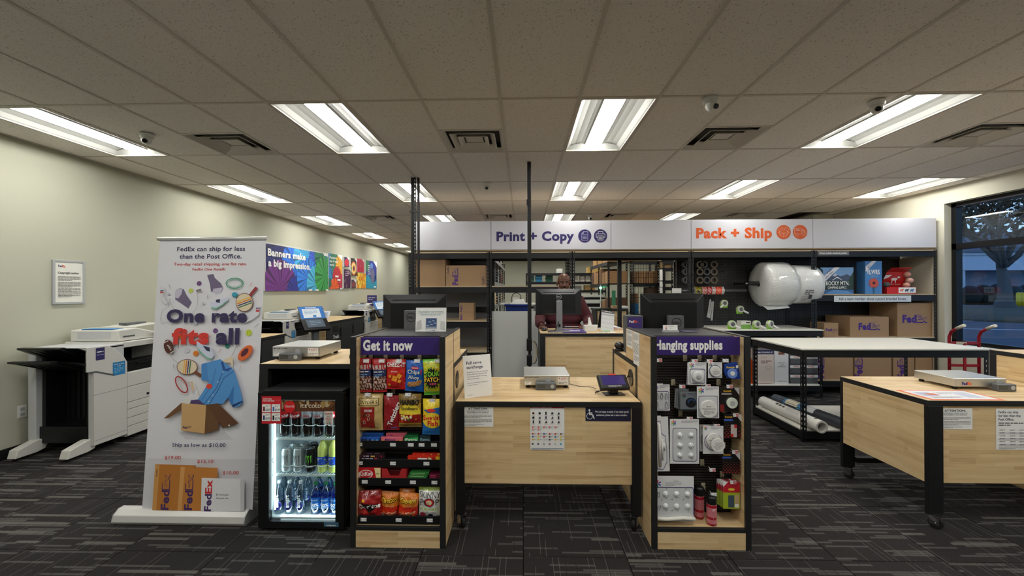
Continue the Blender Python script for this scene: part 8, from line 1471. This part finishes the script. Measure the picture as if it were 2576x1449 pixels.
lg = MB().ball((0, .08, .92), .19, .15, .14, 16, 10)
for s_ in (-1, 1): lg.tube([(s_*.1, .08, .9), (s_*.12, .07, .5), (s_*.13, .1, .1)], [.11, .08, .06], 12)
o_ = P('trousers', lg, TROU, t); remesh(o_, .012, 4)
for s_ in (-1, 1):
    P('shoe', MB().ball((s_*.13, .04, .045), .05, .14, .045, 14, 8), DARK, t)
    e_ = P('eye', hs(MB().ball(H_(s_*.030, -.0765, .004), .0095, .010, .0058, 12, 8)), mat('eye_white', (150, 142, 136), .3), t); P('iris', hs(MB().ball(H_(s_*.030, -.0868, .003), .0052, .003, .0056, 10, 6)), DARK, e_)
    P('eyebrow', hs(MB().tube([H_(s_*.014, -.094, .024), H_(s_*.03, -.094, .031), H_(s_*.048, -.082, .024)], [.003, .0038, .0025], 6)), mat('brow_hair', (24, 18, 16), .9), t)
P('beard', hs(MB().tube([H_(-.03, -.093, -.052), H_(0, -.1, -.046), H_(.03, -.093, -.052)], [.003, .0045, .003], 6)), MATS['brow_hair'], t); P('lips', hs(MB().tube([H_(-.022, -.098, -.062), H_(0, -.102, -.061), H_(.022, -.098, -.062)], [.002, .005, .002], 6)), mat('lip', (110, 60, 54), .5), t)
# ================================================================ BACK OFFICE
def brack(label, x0, x1, y, d_, zt, shelves, wire=False, face=None, xpost=None, rz=0):
    t = T('storage_rack', label, 'shelving', (x0, y, 0), rz); w_ = x1-x0
    for x in (0, w_-.04):
        for yy in (0, d_-.04): P('post', slot_post(x, x+.04, yy, 0, zt, .06), BMETAL, t)
    for z in shelves: P('shelf', MB().box(0, w_, 0, d_, z-.012, z).box(0, w_, -.004, .01, z-.07, z-.013), BMETAL, t)
    if wire:
        m_ = MB(); n_ = int(w_/.055); [m_.box(k*w_/n_, k*w_/n_+.005, -.016, -.011, .9, zt) for k in range(n_)]; [m_.box(0, w_, -.016, -.011, .9+k*.1, .905+k*.1) for k in range(int((zt-.9)/.1))]; P('wire_mesh', m_, BMETAL, t, kind='stuff')
    return t
Yb = 11.6; xa, xb = gY(1323, 700, Yb).x, gY(1525, 700, Yb).x; zt = gY(1400, 687, Yb).z; zs2 = [gY(1400, 709, Yb).z, gY(1400, 730, Yb).z, 1.1, .6]
brack('black storage rack with coloured supplies at the back behind the man', xa, xb, Yb, .5, zt+.0, [zt]+zs2)
def goods(name, label, cat, px0, py0, px1, py1, y, z, col, n=1, group=None, dep=.25, art=None):
    x0, x1, _, z1 = front(px0, py0, px1, py1, y); h_ = max((z1-z)/n, .02)
    for k in range(n): lb = label if n == 1 else '%s, %s in its stack' % (label, ['bottom', 'second', 'third', 'fourth', 'fifth', 'sixth'][k] if k < n-1 or k == 0 else 'topmost'); t = T(name, lb, cat, ((x0+x1)/2, y, z+k*h_), .03*((k*7) % 3-1) if n > 1 else 0, group if n > 1 else None); b_ = MB(); b_.ci = lin(col if k % 2 == 0 else tuple(int(c*.86) for c in col)); b_.box(-(x1-x0)/2, (x1-x0)/2, 0, dep, .001, h_-.002); P('wrapper', b_, PRINT, t, bev=.006)
yb2 = Yb+.08
goods('supply_pack', 'cyan packet on the rack left of the man', 'packet', 1347, 691, 1364, 709, yb2, zs2[0], (56, 150, 196), 4, 'cyan packets on the back rack'); goods('supply_pack', 'dark green packet on the rack beside the cyan stack', 'packet', 1373, 693, 1391, 709, yb2, zs2[0], (40, 96, 70), 4, 'green packets on the back rack'); goods('supply_pack', 'teal packet next to the pole on the back rack', 'packet', 1336, 694, 1344, 709, yb2, zs2[0], (60, 110, 100), 3, 'teal packets by the pole'); goods('storage_tub', 'white lid tub on top of the back rack above the man', 'tub', 1401, 676, 1415, 686, yb2, zt+.002, (214, 214, 208))
goods('kraft_carton', 'yellowish carton on top of the back rack, right end', 'carton', 1478, 672, 1512, 685, yb2, zt+.002, (200, 164, 92))
goods('ream_pack', 'white packet left of the tall stack on the back rack', 'packet', 1442, 693, 1454, 709, yb2, zs2[0], (206, 200, 186), 3, 'white packets, left stack'); goods('ream_pack', 'white paper packet in the tall stack right of the man', 'packet', 1460, 690, 1471, 709, yb2, zs2[0], (214, 208, 196), 4, 'white packets, tall stack'); goods('ream_pack', 'white paper packet in the wide stack on the back rack', 'packet', 1473, 693, 1490, 709, yb2, zs2[0], (210, 204, 190), 3, 'white packets, wide stack'); goods('ream_pack', 'white paper packet in the narrow stack near the wire shelves', 'packet', 1492, 692, 1502, 709, yb2, zs2[0], (214, 210, 200), 4, 'white packets, narrow stack')
goods('kraft_carton', 'small kraft box under the white packets, second shelf', 'carton', 1471, 717, 1489, 729, yb2, zs2[1], (190, 154, 96)); goods('storage_tub', 'clear grey tub on the second shelf right of the head', 'tub', 1447, 719, 1463, 729, yb2, zs2[1], (150, 154, 148)); goods('kraft_carton', 'tiny kraft box at the right of the second shelf', 'carton', 1490, 721, 1497, 729, yb2, zs2[1], (196, 150, 80))
for k, (px, c) in enumerate(((1344, (50, 130, 140)), (1352, (60, 120, 90)))): goods('supply_tin', ['teal tin low on the back rack by the pole', 'green tin low on the back rack by the pole'][k], 'tin', px-3, 768, px+3, 780, yb2, 1.1, c)
# wire-fronted rack with kraft boxes
Yw = 8.6; xa, xb = gY(1591, 700, Yw).x, gY(1659, 700, Yw).x; zw = gY(1600, 657, Yw).z; w2 = [gY(1600, 713, Yw).z, gY(1600, 690, Yw).z, gY(1600, 790, Yw).z, gY(1600, 675, Yw).z]
brack('black wire-fronted rack full of kraft boxes behind the third bay', xa, xb, Yw, .6, zw, [zw, w2[0], w2[2]], wire=True)
def grid_boxes(lbl, px0, px1, py0, py1, y, z, nc, nr, col, cat='box'):
    x0, x1, _, z1 = front(px0, py0, px1, py1, y); w_ = (x1-x0)/nc; h_ = (z1-z)/nr; rw_ = ['bottom', 'second', 'third']; cw_ = ['first', 'second', 'third', 'fourth', 'fifth', 'sixth', 'seventh', 'eighth', 'ninth', 'tenth']
    for r in range(nr):
        for c in range(nc): t = T('kraft_box', '%s, %s row, %s from the left' % (lbl, rw_[r], cw_[c]), cat, (x0+c*w_, y, z+r*h_), group=lbl+' group'); cc = tuple(int(v_*(.86+.2*((c*5+r*3) % 4)/4)) for v_ in col); b_ = MB(); b_.ci = lin(cc); b_.box(.003, w_-.003, 0, .3, .001, h_-.004); P('box_body', b_, PRINT, t, bev=.004)
grid_boxes('narrow kraft box behind the wire mesh', 1594, 1656, 682, 713, Yw+.05, w2[0]+.002, 10, 2, (176, 132, 86)); grid_boxes('upright kraft box low in the wire rack', 1593, 1607, 738, 762, Yw+.05, gY(1600, 763, Yw+.05).z, 3, 1, (160, 124, 82)); grid_boxes('blue box low in the wire rack', 1594, 1607, 763, 783, Yw+.05, w2[2]+.002, 3, 1, (40, 120, 180)); goods('long_carton', 'long tan carton lying on top of the wire rack', 'carton', 1583, 649, 1657, 657, Yw+.05, zw+.003, (206, 160, 96), dep=.5)
goods('brown_carton', 'dark brown carton low on the right of the wire rack', 'carton', 1628, 722, 1656, 741, Yw+.05, gY(1640, 742, Yw+.05).z, (92, 66, 44))
# side rack running back from the wire rack
Ys = 8.65; xr = gY(1589, 700, Ys).x; t = T('side_rack', 'black rack running back towards the office, packed with brown boxes', 'shelving', (xr, Ys, 0)); Ls = 2.2
for k in range(3):
    for dx in (-.04, -.5): P('post', slot_post(dx, dx+.04, k*(Ls-.04)/2, 0, zw, .06), BMETAL, t)
for z in (zw, w2[0], 1.1, .5): P('shelf', MB().box(-.5, 0, 0, Ls, z-.012, z).box(-.504, -.49, 0, Ls, z-.08, z-.013), BMETAL, t)
rnd = random.Random(12)
for j, (z, hh, nm) in enumerate(((w2[0], .34, 'upper'), (1.1, .3, 'middle'))):
    for k in range(6): c_ = rnd.choice([(120, 88, 60), (96, 70, 50), (150, 112, 74), (170, 130, 90)]); hh_ = hh*rnd.uniform(.7, 1); cbox('brown carton on the %s shelf of the side rack, %s from the front' % (nm, ['first', 'second', 'third', 'fourth', 'fifth', 'sixth'][k]), xr-.48, xr-.08, Ys+.07+k*.35, Ys+.07+k*.35+.3, z+.003, z+hh_, None, 'brown cartons on the side rack', col=mat('carton_%d' % (c_[0]), c_, .8))
for k, (y0, w_) in enumerate(((.1, .5), (.75, .45), (1.4, .5))): cbox(['tan carton on top of the side rack, nearest', 'tan carton on top of the side rack, middle', 'tan carton on top of the side rack, farthest'][k], xr-.48, xr-.06, Ys+y0, Ys+y0+w_, zw+.003, zw+.2+.05*k, None, 'tan cartons on top of the side rack', col=mat('carton_tan', (196, 154, 98), .8))
# rack with flat cartons right of the white door frame
xa, xb = gY(1667, 700, 8.3).x, gY(1694, 700, 8.3).x; zc_ = gY(1680, 655, 8.3).z; zsx = [zc_, gY(1680, 674, 8.3).z]; brack('narrow black rack of flat slats beside the pegboard', xa, xb, 8.3, .5, zc_, [zc_, zsx[1], 1.75, 1.62, 1.49, 1.36, 1.2, .8]); goods('wrapped_stack', 'tan wrapped bundle at the top of the narrow slat rack', 'bundle', 1669, 657, 1692, 673, 8.36, zsx[1]+.002, (170, 140, 96))
xa, xb = gY(1659, 700, 9.3).x, gY(1667, 700, 9.3).x; P('door_jamb', BX(xa, xb, 9.3, 9.36, 0, 2.4), mat('bright_white', (230, 230, 224), .5), None, 0, 'bright white upright post between the two wire racks', 'post')
# left perspective rack with cartons
xl = gY(1237, 700, 7.4).x; t = T('office_rack', 'black rack running back at the left of the office opening', 'shelving', (xl, 7.4, 0)); Lr = 4.6; zl = gY(1237, 652, 7.4).z+.2; le = .0
for k in range(5):
    for dx in (.0, -.45): P('post', slot_post(dx, dx+.04, k*(Lr-.04)/4, 0, zl, .06), BMETAL, t)
zL = [zl-.15, 1.72, 1.28, .8]
for z in zL: P('shelf', MB().box(-.45, .04, 0, Lr, z-.012, z).box(.03, .042, 0, Lr, z-.07, z-.013), mat('rail_grey', (120, 122, 120), .5), t)
rnd = random.Random(21)
for j, z in enumerate(zL[:3]):
    for k in range(7):
        c_ = rnd.choice([(206, 190, 150), (60, 62, 66), (196, 160, 110), (120, 60, 60), (214, 212, 204), (130, 136, 140)]); w_ = .5; h_ = rnd.uniform(.16, .32); cbox('supply carton on the %s shelf of the left office rack, %s from the front' % (['top', 'middle', 'lower'][j], ['first', 'second', 'third', 'fourth', 'fifth', 'sixth', 'seventh'][k]), xl-.36, xl-.01, 7.4+.12+k*.62, 7.4+.12+k*.62+w_, z+.003, z+h_, None, 'cartons on the left office rack', col=mat('supply_%d' % c_[0], c_, .7))
# blue bin, desk and white machine in the office, exit sign
x0, x1, z0, z1 = front(1270, 766, 1330, 781, 8.2); t = T('tote_bin', 'blue plastic tote seen over the white panel', 'bin', ((x0+x1)/2, 8.2, 0)); hw = (x1-x0)/2; BB = mat('tote_blue', (36, 56, 130), .4); P('bin_cart', BX(-hw*.9, hw*.9, 0, .45, .0, z0-.12), WPAINT, t); P('bin_tub', MB().hexa([(-hw*.86, .03, z0-.115), (hw*.86, .03, z0-.115), (hw*.86, .42, z0-.115), (-hw*.86, .42, z0-.115), (-hw, 0, z1), (hw, 0, z1), (hw, .45, z1), (-hw, .45, z1)]), BB, t, bev=.01); P('bin_rim', MB().box(-hw*1.06, hw*1.06, -.02, .0, z1-.03, z1).box(-hw*1.06, hw*1.06, .45, .47, z1-.03, z1), BB, t, bev=.006)
P('paper_heap', MB().hexa([(-hw*.6, .1, z1), (hw*.75, .1, z1), (hw*.75, .4, z1), (-hw*.6, .4, z1), (-hw*.2, .15, z1+.08), (hw*.6, .15, z1+.1), (hw*.6, .35, z1+.1), (-hw*.2, .35, z1+.08)]), PAPER, t, bev=.01)
Ye = YB-.012; A = gY(1352, 653, Ye); t = T('exit_sign', 'red EXIT sign high on the far back wall', 'sign', (A.x, YB, A.z)); P('sign_case', BX(-.16, .16, -.05, 0, -.09, .09), WHITE, t, bev=.004)
exm = bpy.data.materials.new('exit_glow'); n, l = nt(exm); n['Principled BSDF'].inputs['Base Color'].default_value = (.7, .02, .03, 1); n['Principled BSDF'].inputs['Emission Color'].default_value = (1, .06, .08, 1); n['Principled BSDF'].inputs['Emission Strength'].default_value = 2.2
a = Art(.001); a.text('EXIT', 0, -.06, (255, 30, 30), h=.12, w=.27, al='c', bold=.05); a.put('sign_lettering', t, (0, -.052, 0), m=exm)
t = T('wire_basket_stand', 'round wire hoop stand holding a white sheet in the back office', 'stand', (gY(1299, 750, 9).x, 9, 0)); r_ = .10; zb = gY(1299, 762, 9).z; P('stand_table', BX(-.35, .45, -.1, .4, zb-.04, zb-.01), WPAINT, t); P('table_leg', MB().box(-.33, -.29, -.08, -.04, 0, zb-.04).box(.39, .43, .3, .34, 0, zb-.04), LGREY, t); P('hoop', MB().tube([(-r_, 0, zb-.01), (-r_, 0, zb+.12)]+[(-r_*cos(a_*pi/8), 0, zb+.12+r_*sin(a_*pi/8)) for a_ in range(9)]+[(r_, 0, zb-.01)], .008, 8), DARK, t); P('white_sheet', BX(-r_*.8, r_*.8, .01, .014, zb, zb+.12), PAPER, t)
# white wide printer behind the man
x0, x1, z0, z1 = front(1462, 742, 1532, 800, 9.6); t = T('wide_printer', 'large white office printer with dark trays behind the man', 'printer', (x0, 9.6, 0)); w_ = x1-x0; P('printer_body', BX(0, w_, 0, .6, .03, z1-.28), WHITE, t, bev=.01); P('printer_gap', BX(.02, w_-.02, .03, .58, z1-.28, z1-.2), DARK, t); P('printer_top', BX(0, w_, 0, .6, z1-.2, z1-.11), WHITE, t, bev=.01); P('paper_tray', BX(w_*.1, w_*.75, .02, .5, z1-.11, z1-.08), DARK, t, bev=.004); P('feeder_cover', BX(.02, w_*.9, .05, .55, z1-.06, z1), CW, t, bev=.01); P('cover_hinge', BX(.05, w_*.85, .4, .5, z1-.08, z1-.06), GREY, t)
# counter end and display case behind the desk
A = gY(1500, 777, 7.5); B_ = gY(1580, 777, 7.5); t = T('back_counter', 'wood-fronted counter with a black top behind the easel', 'counter', (A.x, 7.5, 0)); w_ = B_.x-A.x; P('front_panel', BX(.02, w_-.03, 0, .02, .1, A.z-.04), WOOD, t); P('worktop', BX(-.02, w_, -.02, .5, A.z-.035, A.z), BLACK, t, bev=.003); P('side_frame', MB().box(w_-.03, w_, -.01, .5, 0, A.z-.036).box(0, .02, -.01, .5, 0, A.z-.036), BLACK, t)
cbox('short tan box on the black-topped back counter', gY(1541, 770, 7.6).x, gY(1560, 770, 7.6).x, 7.6, 7.75, A.z+.001, A.z+.055, None); goods('tissue_carton', 'white tissue carton on the black-topped back counter', 'tissue box', 1563, 770, 1580, 777, 7.6, A.z+.001, (216, 216, 212))
t = T('signal_light', 'thin grey stalk with a green status light behind the easel', 'lamp', (gY(1511, 740, 9.2).x, 9.2, 0)); zt_ = gY(1511, 724, 9.2).z; P('stalk', MB().cyl((0, 0, 0), (0, 0, zt_-.03), .012), LGREY, t); gm_ = bpy.data.materials.new('green_glow'); n, l = nt(gm_); n['Principled BSDF'].inputs['Emission Color'].default_value = (.1, 1, .4, 1); n['Principled BSDF'].inputs['Emission Strength'].default_value = 9; P('status_lamp', MB().ball((0, 0, zt_), .028), gm_, t)
P('stalk_top', MB().cyl((0, 0, zt_+.02), (0, 0, zt_+.07), .012), LGREY, t)
t = T('glass_panel_stand', 'narrow dark panel with a green edge standing behind the easel', 'panel', (gY(1544, 745, 7.7).x, 7.7, A.z+.001)); P('panel_sheet', BX(-.035, .035, 0, .01, 0, .33), mat('green_glass', (60, 120, 90), .2), t); P('panel_clip', BX(-.04, .04, -.02, .03, 0, .02), DARK, t)
P('mast', BX(-.03, .03, -.03, .03, .0, RT-.08), BMETAL, None, 0, 'black upright post dividing the third rack bay opening', 'post', loc=(gY(1558, 700, 6.8).x, 6.8, 0))
